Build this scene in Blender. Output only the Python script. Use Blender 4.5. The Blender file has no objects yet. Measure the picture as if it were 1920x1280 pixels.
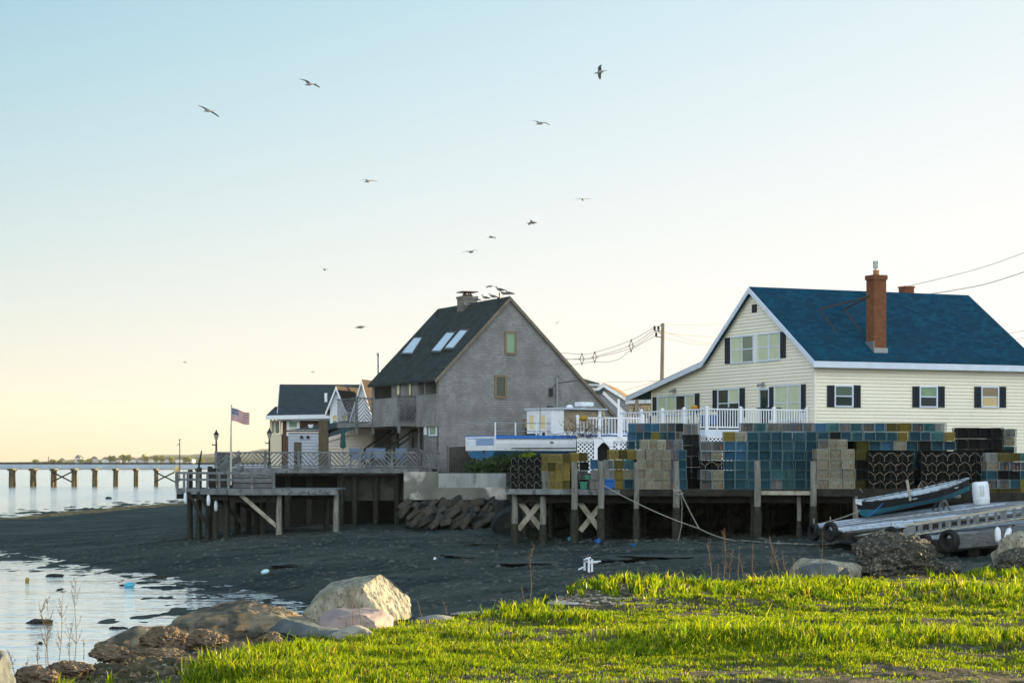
import bpy, bmesh, math, random
import numpy as np
from mathutils import Vector, Matrix, noise
random.seed(7)
sc = bpy.context.scene
COL = sc.collection
F = 4000.0                      # focal length in pixels of the 1920 px wide photograph
HOR = 868.0                     # eye level row

# ------------------------------------------------------------------ camera
cam = bpy.data.cameras.new('camera'); camo = bpy.data.objects.new('camera', cam); COL.objects.link(camo)
camo.location = (0, 0, 0); camo.rotation_euler = (math.pi/2, 0, 0)
cam.lens = 36*F/1920; cam.sensor_width = 36; cam.shift_y = (HOR-640)/1920
cam.clip_start = .5; cam.clip_end = 30000
cam.dof.use_dof = True; cam.dof.focus_distance = 24; cam.dof.aperture_fstop = 11
sc.camera = camo
# ------------------------------------------------------------------ world and sun
EXPO = 2.1; SKY_GAIN = 2**-EXPO; SKY_FILL = 2.0
SUN_AZ, SUN_EL = math.radians(55), math.radians(6.5)
w = bpy.data.worlds.new('World'); sc.world = w; w.use_nodes = True
nt = w.node_tree; bg = nt.nodes['Background']
def N(t, **k):
    n = nt.nodes.new(t)
    for a, b in k.items(): setattr(n, a, b)
    return n
def M(op, a, b=None, c=None):
    n = N('ShaderNodeMath', operation=op)
    for i, v in enumerate((a, b, c)):
        if v is None: continue
        if isinstance(v, (int, float)): n.inputs[i].default_value = v
        else: nt.links.new(v, n.inputs[i])
    return n.outputs[0]
sky = N('ShaderNodeTexSky', sky_type='NISHITA', sun_disc=False)
sky.sun_elevation = SUN_EL; sky.sun_rotation = SUN_AZ; sky.air_density = .8; sky.dust_density = .5; sky.ozone_density = 1
tc = N('ShaderNodeTexCoord'); sx = N('ShaderNodeSeparateXYZ'); nt.links.new(tc.outputs['Generated'], sx.inputs[0])
side = M('MAXIMUM', M('MULTIPLY_ADD', sx.outputs[0], .75, 1.08), .6)      # brighter towards the sun's side
side = M('MINIMUM', side, 1.8)
# added fill: unseen sky behind the camera brightened to lift the shaded walls
def ramp(v, lo, hi, to):
    r = N('ShaderNodeMapRange', interpolation_type='SMOOTHSTEP')
    for k, q in zip(('From Min','From Max','To Min','To Max'), (lo, hi, 0, to)): r.inputs[k].default_value = q
    nt.links.new(v, r.inputs['Value']); return r.outputs[0]
sky_fill = M('MULTIPLY', ramp(M('MULTIPLY', sx.outputs[1], -1.0), .05, .6, SKY_FILL), M('MULTIPLY', ramp(M('SUBTRACT', .97, sx.outputs[2]), 0, .3, 1), ramp(sx.outputs[2], .02, .42, 1)))
sp = N('ShaderNodeSeparateColor'); nt.links.new(sky.outputs[0], sp.inputs[0])
cb = N('ShaderNodeCombineColor')
SKY_STR = .12
for i, (k, g, vl) in enumerate(((7.2, 1.5, 1.0), (4.75, 1.1, .97), (4.3, .93, .92))):        # film-like roll-off of a very bright sky
    c = M('MULTIPLY', M('POWER', M('MULTIPLY', sp.outputs[i], .12), g), k)
    c = M('MULTIPLY', c, side)
    c = M('SUBTRACT', 1.0, M('POWER', math.e, M('MULTIPLY', c, -1.0)))
    c = M('MULTIPLY', M('MULTIPLY_ADD', sky_fill, vl, c), SKY_GAIN/SKY_STR)
    nt.links.new(c, cb.inputs[i])
nt.links.new(cb.outputs[0], bg.inputs[0]); bg.inputs[1].default_value = SKY_STR
sl = bpy.data.lights.new('sun', 'SUN'); slo = bpy.data.objects.new('sun', sl); COL.objects.link(slo)
sl.energy = 5.0; sl.angle = math.radians(.55); sl.color = (1, .75, .40)
sdir = Vector((math.sin(SUN_AZ)*math.cos(SUN_EL), math.cos(SUN_AZ)*math.cos(SUN_EL), math.sin(SUN_EL)))
slo.rotation_euler = sdir.to_track_quat('Z', 'Y').to_euler(); slo.location = sdir*200
vs = sc.view_settings; vs.view_transform = 'Standard'; vs.look = 'None'; vs.gamma = 1; vs.exposure = EXPO
sc.cycles.transparent_max_bounces = 24; sc.cycles.max_bounces = 6

# ------------------------------------------------------------------ materials
MATS = {}
def mat(name, c1, c2=None, scale=4, rough=.8, bump=0, bscale=None, stretch=(1,1,1), spec=.18, metal=0, lo=.35, hi=.65, trans=0, detail=5, c3=None, s3=30, coord='Object'):
    if name in MATS: return MATS[name]
    m = bpy.data.materials.new(name); m.use_nodes = True; t = m.node_tree; b = t.nodes['Principled BSDF']
    L = t.links.new
    b.inputs['Roughness'].default_value = rough; b.inputs['Metallic'].default_value = metal
    b.inputs['Specular IOR Level'].default_value = spec
    b.inputs['Base Color'].default_value = (*c1, 1)
    if c2 or bump:
        tc = t.nodes.new('ShaderNodeTexCoord'); mp = t.nodes.new('ShaderNodeMapping'); mp.inputs['Scale'].default_value = stretch
        L(tc.outputs[coord], mp.inputs[0])
        nz = t.nodes.new('ShaderNodeTexNoise'); nz.inputs['Scale'].default_value = scale; nz.inputs['Detail'].default_value = detail
        L(mp.outputs[0], nz.inputs[0])
        if c2:
            r = t.nodes.new('ShaderNodeValToRGB'); e = r.color_ramp.elements
            e[0].position = lo; e[0].color = (*c1, 1); e[1].position = hi; e[1].color = (*c2, 1)
            L(nz.outputs[0], r.inputs[0]); out = r.outputs[0]
            if c3:
                n3 = t.nodes.new('ShaderNodeTexNoise'); n3.inputs['Scale'].default_value = s3; n3.inputs['Detail'].default_value = 3
                L(mp.outputs[0], n3.inputs[0])
                r3 = t.nodes.new('ShaderNodeMapRange'); r3.inputs[1].default_value = .55; r3.inputs[2].default_value = .68
                L(n3.outputs[0], r3.inputs[0])
                mx = t.nodes.new('ShaderNodeMix'); mx.data_type = 'RGBA'
                L(r3.outputs[0], mx.inputs[0]); L(out, mx.inputs[6]); mx.inputs[7].default_value = (*c3, 1); out = mx.outputs[2]
            L(out, b.inputs['Base Color'])
        if bump:
            nb = t.nodes.new('ShaderNodeTexNoise'); nb.inputs['Scale'].default_value = bscale or scale*3; nb.inputs['Detail'].default_value = 6
            L(mp.outputs[0], nb.inputs[0])
            bp = t.nodes.new('ShaderNodeBump'); bp.inputs['Strength'].default_value = 1; bp.inputs['Distance'].default_value = bump
            L(nb.outputs[0], bp.inputs['Height']); L(bp.outputs[0], b.inputs['Normal'])
    MATS[name] = m
    return m
def shingle_mat(name, cols, course, wid, rough=.9, axis='xz', mortar=.01, mort=(.05,.05,.05), streak=.35):
    # rows of shingles: brick texture with random tint per shingle, plus weather streaks
    m = bpy.data.materials.new(name); m.use_nodes = True; t = m.node_tree; b = t.nodes['Principled BSDF']; L = t.links.new
    b.inputs['Roughness'].default_value = rough; b.inputs['Specular IOR Level'].default_value = .06
    tc = t.nodes.new('ShaderNodeTexCoord'); s = t.nodes.new('ShaderNodeSeparateXYZ'); L(tc.outputs['Object'], s.inputs[0])
    c = t.nodes.new('ShaderNodeCombineXYZ')
    if axis == 'xz': hor = s.outputs[0]
    elif axis == 'yz': hor = s.outputs[1]
    else:
        ad = t.nodes.new('ShaderNodeMath'); ad.operation = 'ADD'; L(s.outputs[0], ad.inputs[0]); L(s.outputs[1], ad.inputs[1]); hor = ad.outputs[0]
    L(hor, c.inputs[0]); L(s.outputs[2], c.inputs[1])
    br = t.nodes.new('ShaderNodeTexBrick'); L(c.outputs[0], br.inputs[0])
    br.inputs['Scale'].default_value = 1; br.inputs['Brick Width'].default_value = wid; br.inputs['Row Height'].default_value = course
    br.inputs['Mortar Size'].default_value = mortar; br.inputs['Bias'].default_value = 0
    br.inputs['Color1'].default_value = (*cols[0], 1); br.inputs['Color2'].default_value = (*cols[1], 1); br.inputs['Mortar'].default_value = (*mort, 1)
    nz = t.nodes.new('ShaderNodeTexNoise'); nz.inputs['Scale'].default_value = 1.1; nz.inputs['Detail'].default_value = 7
    L(tc.outputs['Object'], nz.inputs[0])
    mr = t.nodes.new('ShaderNodeMapRange'); mr.inputs[1].default_value = .4; mr.inputs[2].default_value = .7; mr.inputs[4].default_value = streak*2
    L(nz.outputs[0], mr.inputs[0])
    mx = t.nodes.new('ShaderNodeMix'); mx.data_type = 'RGBA'; L(mr.outputs[0], mx.inputs[0]); L(br.outputs[0], mx.inputs[6]); mx.inputs[7].default_value = (*cols[2], 1)
    L(mx.outputs[2], b.inputs['Base Color'])
    n2 = t.nodes.new('ShaderNodeTexNoise'); n2.inputs['Scale'].default_value = 14; L(tc.outputs['Object'], n2.inputs[0])
    ad = t.nodes.new('ShaderNodeMath'); ad.operation = 'MULTIPLY_ADD'; L(br.outputs['Fac'], ad.inputs[0]); ad.inputs[1].default_value = -.7; L(n2.outputs[0], ad.inputs[2])
    bp = t.nodes.new('ShaderNodeBump'); bp.inputs['Strength'].default_value = .8; bp.inputs['Distance'].default_value = .02
    L(ad.outputs[0], bp.inputs['Height']); L(bp.outputs[0], b.inputs['Normal'])
    MATS[name] = m
    return m
def wire_mat(name, col, cover=.32):
    # plastic coated wire netting: square mesh holes cut with transparency
    m = bpy.data.materials.new(name); m.use_nodes = True; t = m.node_tree; b = t.nodes['Principled BSDF']; L = t.links.new
    b.inputs['Base Color'].default_value = (*col, 1); b.inputs['Roughness'].default_value = .55; b.inputs['Specular IOR Level'].default_value = .06
    tc = t.nodes.new('ShaderNodeTexCoord'); s = t.nodes.new('ShaderNodeSeparateXYZ'); L(tc.outputs['Object'], s.inputs[0])
    prev = None
    for i in range(3):
        a = t.nodes.new('ShaderNodeMath'); a.operation = 'MULTIPLY_ADD'; L(s.outputs[i], a.inputs[0]); a.inputs[1].default_value = 26; a.inputs[2].default_value = 100.37
        f = t.nodes.new('ShaderNodeMath'); f.operation = 'FRACT'; L(a.outputs[0], f.inputs[0])
        l = t.nodes.new('ShaderNodeMath'); l.operation = 'LESS_THAN'; L(f.outputs[0], l.inputs[0]); l.inputs[1].default_value = cover*.55
        if prev is None: prev = l.outputs[0]
        else:
            x = t.nodes.new('ShaderNodeMath'); x.operation = 'MAXIMUM'; L(prev, x.inputs[0]); L(l.outputs[0], x.inputs[1]); prev = x.outputs[0]
    L(prev, b.inputs['Alpha'])
    oi = t.nodes.new('ShaderNodeObjectInfo'); hv = t.nodes.new('ShaderNodeHueSaturation'); mr = t.nodes.new('ShaderNodeMapRange')   # every trap has aged differently
    mr.inputs[3].default_value = .55; mr.inputs[4].default_value = 1.5; L(oi.outputs['Random'], mr.inputs[0]); L(mr.outputs[0], hv.inputs['Value'])
    hv.inputs['Color'].default_value = (*col, 1); hv.inputs['Saturation'].default_value = .74; L(hv.outputs[0], b.inputs['Base Color'])
    MATS[name] = m
    return m
def leaf_mat(name, c1, c2, trans=.45, attr=None):
    m = bpy.data.materials.new(name); m.use_nodes = True; t = m.node_tree; L = t.links.new
    for n in list(t.nodes):
        if n.type == 'BSDF_PRINCIPLED': t.nodes.remove(n)
    out = t.nodes['Material Output']
    if attr:
        a = t.nodes.new('ShaderNodeVertexColor'); a.layer_name = attr; colr = a.outputs[0]
    else:
        g = t.nodes.new('ShaderNodeNewGeometry')
        r = t.nodes.new('ShaderNodeValToRGB'); r.color_ramp.elements[0].color = (*c1, 1); r.color_ramp.elements[1].color = (*c2, 1)
        L(g.outputs['Random Per Island'], r.inputs[0]); colr = r.outputs[0]
    d = t.nodes.new('ShaderNodeBsdfDiffuse'); tr = t.nodes.new('ShaderNodeBsdfTranslucent'); mx = t.nodes.new('ShaderNodeMixShader')
    gl = t.nodes.new('ShaderNodeBsdfGlossy'); gl.inputs['Roughness'].default_value = .35; m2 = t.nodes.new('ShaderNodeMixShader')
    L(colr, d.inputs[0]); L(colr, tr.inputs[0]); mx.inputs[0].default_value = trans
    L(d.outputs[0], mx.inputs[1]); L(tr.outputs[0], mx.inputs[2])
    m2.inputs[0].default_value = .015; L(mx.outputs[0], m2.inputs[1]); L(gl.outputs[0], m2.inputs[2]); L(m2.outputs[0], out.inputs[0])
    MATS[name] = m
    return m
def glass_mat(name, col, rough=.08, alpha=1.0):
    m = mat(name, col, rough=rough, spec=.8)
    if alpha < 1: m.node_tree.nodes['Principled BSDF'].inputs['Alpha'].default_value = alpha
    return m

white = mat('white_paint', (.74,.77,.80), (.66,.69,.73), scale=3, rough=.5)
vinyl = mat('white_vinyl', (.80,.84,.90), rough=.4)
trim = mat('blue_white_trim', (.66,.74,.86), (.58,.66,.78), scale=2, rough=.5)
cream = mat('cream_siding', (.86,.82,.69), (.80,.765,.64), scale=.5, rough=.55, c3=(.80,.74,.58), s3=5, detail=8)
beige = mat('beige_siding', (.62,.56,.48), (.55,.50,.43), scale=1, rough=.7)
shut = mat('dark_shutter', (.016,.024,.034), (.022,.03,.04), scale=8, rough=.55)
dkglass = glass_mat('dark_glass', (.02,.035,.03))
grglass = glass_mat('green_glass', (.10,.15,.11))
blind = mat('pale_blind', (.56,.62,.44), (.50,.56,.40), scale=2, rough=.25)
gblind = mat('green_blind', (.22,.33,.22), (.18,.28,.19), scale=2, rough=.2)
skyglass = mat('skylight_glass', (.55,.62,.72), rough=.06, spec=1)
gold = mat('warm_plaster', (.60,.44,.20), rough=.6)
oldwood = mat('grey_wood', (.085,.092,.092), (.15,.16,.16), scale=3, stretch=(1,1,6), rough=.85, bump=.01, c3=(.05,.05,.045), s3=7)
oldwood2 = mat('bleached_wood', (.10,.112,.118), (.19,.205,.215), scale=2.5, rough=.85, bump=.01, c3=(.07,.07,.065), s3=5)
palewood = mat('pale_wood', (.22,.205,.165), (.36,.34,.28), scale=4, rough=.8, bump=.006)
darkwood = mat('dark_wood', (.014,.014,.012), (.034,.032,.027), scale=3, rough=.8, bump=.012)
wetwood = mat('weedy_wood', (.015,.017,.014), (.035,.036,.025), scale=9, rough=.6, bump=.02)
pilewood = mat('pile_wood', (.13,.13,.118), (.24,.235,.21), scale=2.5, stretch=(4,4,.5), rough=.85, bump=.012, c3=(.08,.08,.07), s3=5)
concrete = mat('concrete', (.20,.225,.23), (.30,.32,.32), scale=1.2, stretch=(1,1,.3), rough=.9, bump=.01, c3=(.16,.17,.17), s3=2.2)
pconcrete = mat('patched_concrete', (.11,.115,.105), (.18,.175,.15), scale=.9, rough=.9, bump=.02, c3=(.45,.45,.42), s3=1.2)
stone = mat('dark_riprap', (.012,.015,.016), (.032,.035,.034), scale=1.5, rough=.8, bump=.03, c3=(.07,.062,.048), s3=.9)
dconcrete = mat('shaded_concrete', (.045,.047,.043), (.085,.083,.072), scale=.9, rough=.9, bump=.02, c3=(.03,.032,.03), s3=1.5)  # deck's shade put into the colour of the panel under it
metal = mat('grey_metal', (.30,.32,.34), rough=.45, metal=.6)
dmetal = mat('dark_metal', (.02,.024,.026), rough=.5)
rust = mat('rusty_iron', (.10,.055,.03), (.05,.04,.035), scale=10, rough=.8)
rope = mat('pale_rope', (.30,.30,.26), (.20,.20,.175), scale=40, rough=.9)
rubber = mat('black_rubber', (.012,.013,.014), (.022,.023,.024), scale=12, rough=.75, bump=.006)
blueplastic = mat('blue_plastic', (.02,.11,.36), rough=.35)
tealplastic = mat('teal_plastic', (.07,.36,.48), rough=.4)
greenplastic = mat('green_plastic', (.04,.20,.13), rough=.4)
whiteplastic = mat('white_plastic', (.75,.79,.84), (.66,.70,.76), scale=5, rough=.4)
yellowplastic = mat('yellow_plastic', (.30,.20,.02), rough=.4)
brick = shingle_mat('red_brick', [(.17,.055,.022), (.25,.09,.04), (.12,.045,.024)], .075, .21, axis='xy', mortar=.008, mort=(.20,.14,.10), streak=.2)
greybrick = shingle_mat('grey_brick', [(.17,.16,.14), (.24,.23,.21), (.13,.12,.11)], .14, .35, axis='xy', mortar=.012, mort=(.09,.09,.085))
shing = shingle_mat('weathered_shingles', [(.24,.25,.25), (.32,.325,.32), (.185,.185,.18)], .115, .17, axis='xy', mortar=.007, mort=(.13,.13,.125), streak=.5)
roofblue = shingle_mat('blue_asphalt_shingles', [(.000,.034,.070), (.002,.075,.135), (.004,.040,.070)], .12, .36, axis='xz', mortar=.008, mort=(.000,.014,.03), streak=.4)
roofgrey = shingle_mat('slate_asphalt_shingles', [(.030,.042,.045), (.048,.062,.066), (.026,.033,.030)], .14, .34, axis='yz', mortar=.005, mort=(.02,.026,.028), streak=.4)
roofdark = mat('dark_asphalt_roof', (.028,.045,.05), (.042,.06,.064), scale=2, rough=.9, c3=(.02,.03,.034), s3=20)
roofbrown = mat('brown_asphalt_roof', (.016,.011,.010), (.024,.016,.014), scale=2, rough=.9)
roofgold = mat('tan_roof', (.19,.13,.07), (.14,.095,.055), scale=2, rough=.9)
brownwall = mat('brown_siding', (.11,.065,.045), (.085,.05,.035), scale=1, rough=.8)
greywall = mat('grey_siding', (.23,.25,.29), (.20,.22,.25), scale=1, rough=.8)

# ------------------------------------------------------------------ mesh and object helpers
V = Vector
class MB:
    def __init__(s): s.v = []; s.f = []
    def add(s, vs, fs):
        o = len(s.v); s.v += [tuple(p) for p in vs]; s.f += [tuple(i+o for i in f) for f in fs]; return s
    def poly(s, pts): return s.add(pts, [tuple(range(len(pts)))])
    def hexa(s, p):   # 8 points: bottom 4 then top 4
        return s.add(p, [(3,2,1,0),(4,5,6,7),(0,1,5,4),(1,2,6,5),(2,3,7,6),(3,0,4,7)])
    def box(s, x0, x1, y0, y1, z0, z1):
        return s.hexa([(x0,y0,z0),(x1,y0,z0),(x1,y1,z0),(x0,y1,z0),(x0,y0,z1),(x1,y0,z1),(x1,y1,z1),(x0,y1,z1)])
    def prism(s, pts, ext):
        n = len(pts); e = V(ext); a = [V(p) for p in pts]; b = [p+e for p in a]
        return s.add(a+b, [tuple(range(n-1,-1,-1)), tuple(range(n,2*n))]+[(i,(i+1)%n,n+(i+1)%n,n+i) for i in range(n)])
    def bar(s, p, q, w, h=None, up=(0,0,1)):
        p = V(p); q = V(q); h = h or w; d = (q-p).normalized(); u = V(up)
        if abs(d.dot(u)) > .98: u = V((0,1,0))
        r = d.cross(u).normalized()*w/2; u2 = r.cross(d).normalized()*h/2
        return s.hexa([p-r-u2,p+r-u2,q+r-u2,q-r-u2,p-r+u2,p+r+u2,q+r+u2,q-r+u2])
    def tube(s, pts, r, n=6, r2=None, cap=True):
        pts = [V(p) for p in pts]; m = len(pts); base = len(s.v); prev = None
        for i, p in enumerate(pts):
            d = (pts[min(i+1,m-1)]-pts[max(i-1,0)]).normalized()
            ref = prev if prev is not None else (V((0,0,1)) if abs(d.z) < .9 else V((1,0,0)))
            a = (ref-d*ref.dot(d)).normalized(); prev = a; b = d.cross(a)
            rr = r[i] if isinstance(r, (list, tuple)) else (r if r2 is None else r+(r2-r)*i/(m-1))
            for k in range(n):
                t = 2*math.pi*k/n; s.v.append(tuple(p+(a*math.cos(t)+b*math.sin(t))*rr))
        for i in range(m-1):
            for k in range(n):
                s.f.append((base+i*n+k, base+i*n+(k+1)%n, base+(i+1)*n+(k+1)%n, base+(i+1)*n+k))
        if cap:
            s.f.append(tuple(base+k for k in range(n-1,-1,-1))); s.f.append(tuple(base+(m-1)*n+k for k in range(n)))
        return s
    def lathe(s, prof, n=12, c=(0,0,0)):
        base = len(s.v)
        for r, z in prof:
            for k in range(n): t = 2*math.pi*k/n; s.v.append((c[0]+max(r,.001)*math.cos(t), c[1]+max(r,.001)*math.sin(t), c[2]+z))
        for i in range(len(prof)-1):
            for k in range(n): s.f.append((base+i*n+k, base+i*n+(k+1)%n, base+(i+1)*n+(k+1)%n, base+(i+1)*n+k))
        s.f.append(tuple(base+k for k in range(n-1,-1,-1))); s.f.append(tuple(base+(len(prof)-1)*n+k for k in range(n)))
        return s
    def loft(s, secs, close=True):
        n = len(secs[0]); base = len(s.v)
        for q in secs: s.v += [tuple(p) for p in q]
        for i in range(len(secs)-1):
            for k in range(n if close else n-1):
                s.f.append((base+i*n+k, base+i*n+(k+1)%n, base+(i+1)*n+(k+1)%n, base+(i+1)*n+k))
        return s
    def build(s, name, m, parent=None, smooth=False, bevel=0):
        me = bpy.data.meshes.new(name); me.from_pydata(s.v, [], s.f); me.validate(); me.update()
        me.materials.append(m)
        if smooth: me.polygons.foreach_set('use_smooth', [True]*len(me.polygons))
        o = bpy.data.objects.new(name, me); COL.objects.link(o)
        if parent is not None: o.parent = parent
        if bevel:
            b = o.modifiers.new('bevel', 'BEVEL'); b.width = bevel; b.segments = 2
        return o
def tag(o, label, cat, group=None, kind=None):
    if label: o['label'] = label
    if cat: o['category'] = cat
    if group: o['group'] = group
    if kind: o['kind'] = kind
    return o
def thing(name, label, cat, loc=(0,0,0), rz=0, group=None, scale=(1,1,1)):
    o = bpy.data.objects.new(name, None); COL.objects.link(o); o.empty_display_size = .3
    o.location = loc; o.rotation_euler = (0,0,rz); o.scale = scale
    return tag(o, label, cat, group)
def dup(root, loc=None, rz=None, scale=None, label=None, group=None):
    r = root.copy(); COL.objects.link(r)
    if loc is not None: r.location = loc
    if rz is not None: r.rotation_euler = (0,0,rz)
    if scale is not None: r.scale = scale
    if label: r['label'] = label
    if group: r['group'] = group
    for ch in list(root.children):
        c = ch.copy(); COL.objects.link(c); c.parent = r
        for g in ch.children:
            d = g.copy(); COL.objects.link(d); d.parent = c
    return r
def P(px, py, Y): return V(((px-960)/F*Y, Y, (HOR-py)/F*Y))
def hit(px, py, p0, n):
    d = V(((px-960)/F, 1, (HOR-py)/F)); n = V(n); return d*(V(p0).dot(n)/d.dot(n))
ORD = ['first','second','third','fourth','fifth','sixth','seventh','eighth','ninth','tenth','eleventh','twelfth','thirteenth','fourteenth','fifteenth','sixteenth','seventeenth','eighteenth','nineteenth','twentieth']
def lap(mb, ext, z0, z1, c, place, proud=.03, gap=.009):
    # lapped boards: every course leans out at its lower edge and leaves a real groove under it
    z = z0
    while z < z1-.02:
        zt = min(z+c, z1); zl = min(z+gap, zt-.004); a = ext(z+.001); g = ext(zl); b = ext(zt-.001)
        if a and b and g:
            mb.poly([place(g[0],proud,zl),place(g[1],proud,zl),place(b[1],0,zt),place(b[0],0,zt)])
            mb.poly([place(g[0],-.06,zl),place(g[1],-.06,zl),place(g[1],proud,zl),place(g[0],proud,zl)])
            mb.poly([place(a[0],-.06,z),place(a[1],-.06,z),place(g[1],-.06,zl),place(g[0],-.06,zl)])
            mb.poly([place(a[0],0,z),place(a[1],0,z),place(a[1],-.06,z),place(a[0],-.06,z)])
        z += c
# value noise for the terrain
_rng = np.random.RandomState(3); _tab = _rng.rand(256,256)
def vnoise(x, y):
    xi = np.floor(x).astype(int); yi = np.floor(y).astype(int); fx = x-xi; fy = y-yi
    fx = fx*fx*(3-2*fx); fy = fy*fy*(3-2*fy); T = lambda a, b: _tab[a & 255, b & 255]
    return (T(xi,yi)*(1-fx)+T(xi+1,yi)*fx)*(1-fy)+(T(xi,yi+1)*(1-fx)+T(xi+1,yi+1)*fx)*fy-.5
def fbm(x, y, o=4):
    s = 0; a = 1
    for i in range(o): s = s+a*vnoise(x*2**i+17.3*i, y*2**i+5.1*i); a *= .5
    return s
def seg_dist(x, y, pts):
    # distance to a polyline, signed: positive on its left-hand side
    best = np.full(np.shape(x), 1e9); sign = np.ones(np.shape(x))
    for (ax, ay), (bx, by) in zip(pts[:-1], pts[1:]):
        dx, dy = bx-ax, by-ay; t = np.clip(((x-ax)*dx+(y-ay)*dy)/(dx*dx+dy*dy), 0, 1)
        d = np.hypot(x-ax-t*dx, y-ay-t*dy); cr = dx*(y-ay)-dy*(x-ax); u = d < best
        sign = np.where(u, np.where(cr >= 0, 1, -1), sign); best = np.minimum(best, d)
    return best*sign
def grid_obj(name, X, Y, Z, m, smooth=True):
    ny, nx = X.shape; v = np.stack([X,Y,Z],-1).reshape(-1,3).astype(np.float32)
    i = np.arange(ny*nx).reshape(ny,nx); f = np.stack([i[:-1,:-1],i[:-1,1:],i[1:,1:],i[1:,:-1]],-1).reshape(-1,4)
    me = bpy.data.meshes.new(name); me.vertices.add(len(v)); me.vertices.foreach_set('co', v.ravel())
    me.loops.add(f.size); me.loops.foreach_set('vertex_index', f.ravel().astype(np.int32))
    me.polygons.add(len(f)); me.polygons.foreach_set('loop_start', np.arange(0,f.size,4,dtype=np.int32))
    me.polygons.foreach_set('use_smooth', np.ones(len(f), dtype=bool)); me.update(); me.validate()
    me.materials.append(m); o = bpy.data.objects.new(name, me); COL.objects.link(o); return o
# ================================================================== SETTING: terrain, water, hills
ZW = -4.2
NEAR = [(-60,112),(-38,109),(-24.9,103.7),(-16.5,86),(-10.6,75.5),(-6.6,65),(-5.2,59),(-4.6,50),(-4.2,36),(-4,20)]
FARC = [(-200,128),(-90,133),(-48,140),(-37.7,157),(-36.7,193),(-34,236),(-10,300),(60,420)]
def mud_d(x, y):
    return np.minimum(-seg_dist(x,y,NEAR)*-1, -seg_dist(x,y,FARC))   # distance to the nearest waterline, positive on the flats
def mud_h(x, y, det=True):
    d = mud_d(x, y)
    q_ = np.clip((x+27)/17,0,1); amp = .38+1.06*q_*q_*(3-2*q_)
    h = ZW+np.where(d > 0, amp*(1-np.exp(-np.maximum(d,0)/7.5)), np.maximum(d*.009,-.6))
    if det:
        st = np.maximum(fbm(x*.8+7,y*.30+3,4)-.04*np.clip(-d/6,-.5,3),0)
        h = h+(.075*fbm(x*4.5,y*2.2+40,3)+.05*fbm(x*1.6+9,y*.9,3))*np.exp(-(d/3.0)**2)
        h = h+np.where(d < 3, np.where(y > 130, .30, .16)*st*np.clip((3-d)/3,0,1)*np.exp(np.minimum(d,0)/22), 0)
        w_ = np.clip(d/2.5,0,1)*(.45+.55*q_)
        h = h+w_*(.12*fbm(x*.35,y*.35)+.05*fbm(x*.9,y*.45+9,4)+.07*fbm(x*2.9+31,y*1.9,4)+.10*np.maximum(0,fbm(x*1.3+70,y*.8,3)-.15))
    return h
def mud_pt(x, y): return float(mud_h(np.array([float(x)]), np.array([float(y)]))[0])
ys = np.concatenate([np.geomspace(12,40,60)[:-1], np.geomspace(40,175,520), np.geomspace(176,420,60)])
ts = np.linspace(-.36,.42,560)
YY, TT = np.meshgrid(ys, ts, indexing='ij'); XX = TT*YY
mudm = mat('wet_mud', (.011,.018,.016), (.050,.060,.050), scale=.4, stretch=(.45,1,1), rough=.75, bump=.10, bscale=7, spec=.14, c3=(.006,.009,.008), s3=1.6, detail=12, lo=.36, hi=.64)
tag(grid_obj('mud_flat', XX, YY, mud_h(XX,YY), mudm), None, None, kind='structure')
# tan strip on the flats' outer edge, the sun's gold put into its colour
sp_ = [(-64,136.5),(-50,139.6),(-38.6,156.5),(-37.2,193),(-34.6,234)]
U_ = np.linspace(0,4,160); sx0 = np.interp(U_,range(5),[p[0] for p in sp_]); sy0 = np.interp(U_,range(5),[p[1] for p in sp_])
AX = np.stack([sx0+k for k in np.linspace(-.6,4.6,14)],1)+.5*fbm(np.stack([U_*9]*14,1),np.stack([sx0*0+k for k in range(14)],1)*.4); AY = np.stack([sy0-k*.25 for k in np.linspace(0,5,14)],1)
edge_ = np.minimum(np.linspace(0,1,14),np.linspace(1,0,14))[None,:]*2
tag(grid_obj('sun_gold_strip', AX, AY, mud_h(AX,AY)-.10+.22*edge_+.10*fbm(AX*1.2,AY*.5,3), mat('sun_gold_mud', (.10,.07,.03), (.25,.18,.08), scale=1.2, rough=.9, bump=.05, c3=(.04,.035,.02), s3=3)), None, None, kind='structure')
# water: one sheet to the horizon, rippled
wm = bpy.data.materials.new('tidal_water'); wm.use_nodes = True; t = wm.node_tree; b = t.nodes['Principled BSDF']; L = t.links.new
b.inputs['Base Color'].default_value = (.62,.70,.74,1); b.inputs['Metallic'].default_value = .55; b.inputs['Roughness'].default_value = .06; b.inputs['Specular IOR Level'].default_value = .9; b.inputs['IOR'].default_value = 1.6
tcn = t.nodes.new('ShaderNodeTexCoord'); last = None
sy = t.nodes.new('ShaderNodeSeparateXYZ'); L(tcn.outputs['Object'], sy.inputs[0]); wnd = t.nodes.new('ShaderNodeMapRange')   # sheltered shallows, windier bay
for k, q in zip((1,2,3,4),(110,260,.16,.38)): wnd.inputs[k].default_value = q
L(sy.outputs[1], wnd.inputs[0])
for sc_, st, dist in ((.9,(1,2.5,1),.26),(.16,(1,3,1),.7),(5,(1,1.6,1),.03)):
    mp = t.nodes.new('ShaderNodeMapping'); mp.inputs['Scale'].default_value = st; L(tcn.outputs['Object'], mp.inputs[0])
    nz = t.nodes.new('ShaderNodeTexNoise'); nz.inputs['Scale'].default_value = sc_; nz.inputs['Detail'].default_value = 3; L(mp.outputs[0], nz.inputs[0])
    bp = t.nodes.new('ShaderNodeBump'); bp.inputs['Distance'].default_value = dist; L(wnd.outputs[0], bp.inputs['Strength']); L(nz.outputs[0], bp.inputs['Height'])
    if last is not None: L(last, bp.inputs['Normal'])
    last = bp.outputs[0]
L(last, b.inputs['Normal'])
rg = t.nodes.new('ShaderNodeMapRange')
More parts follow.
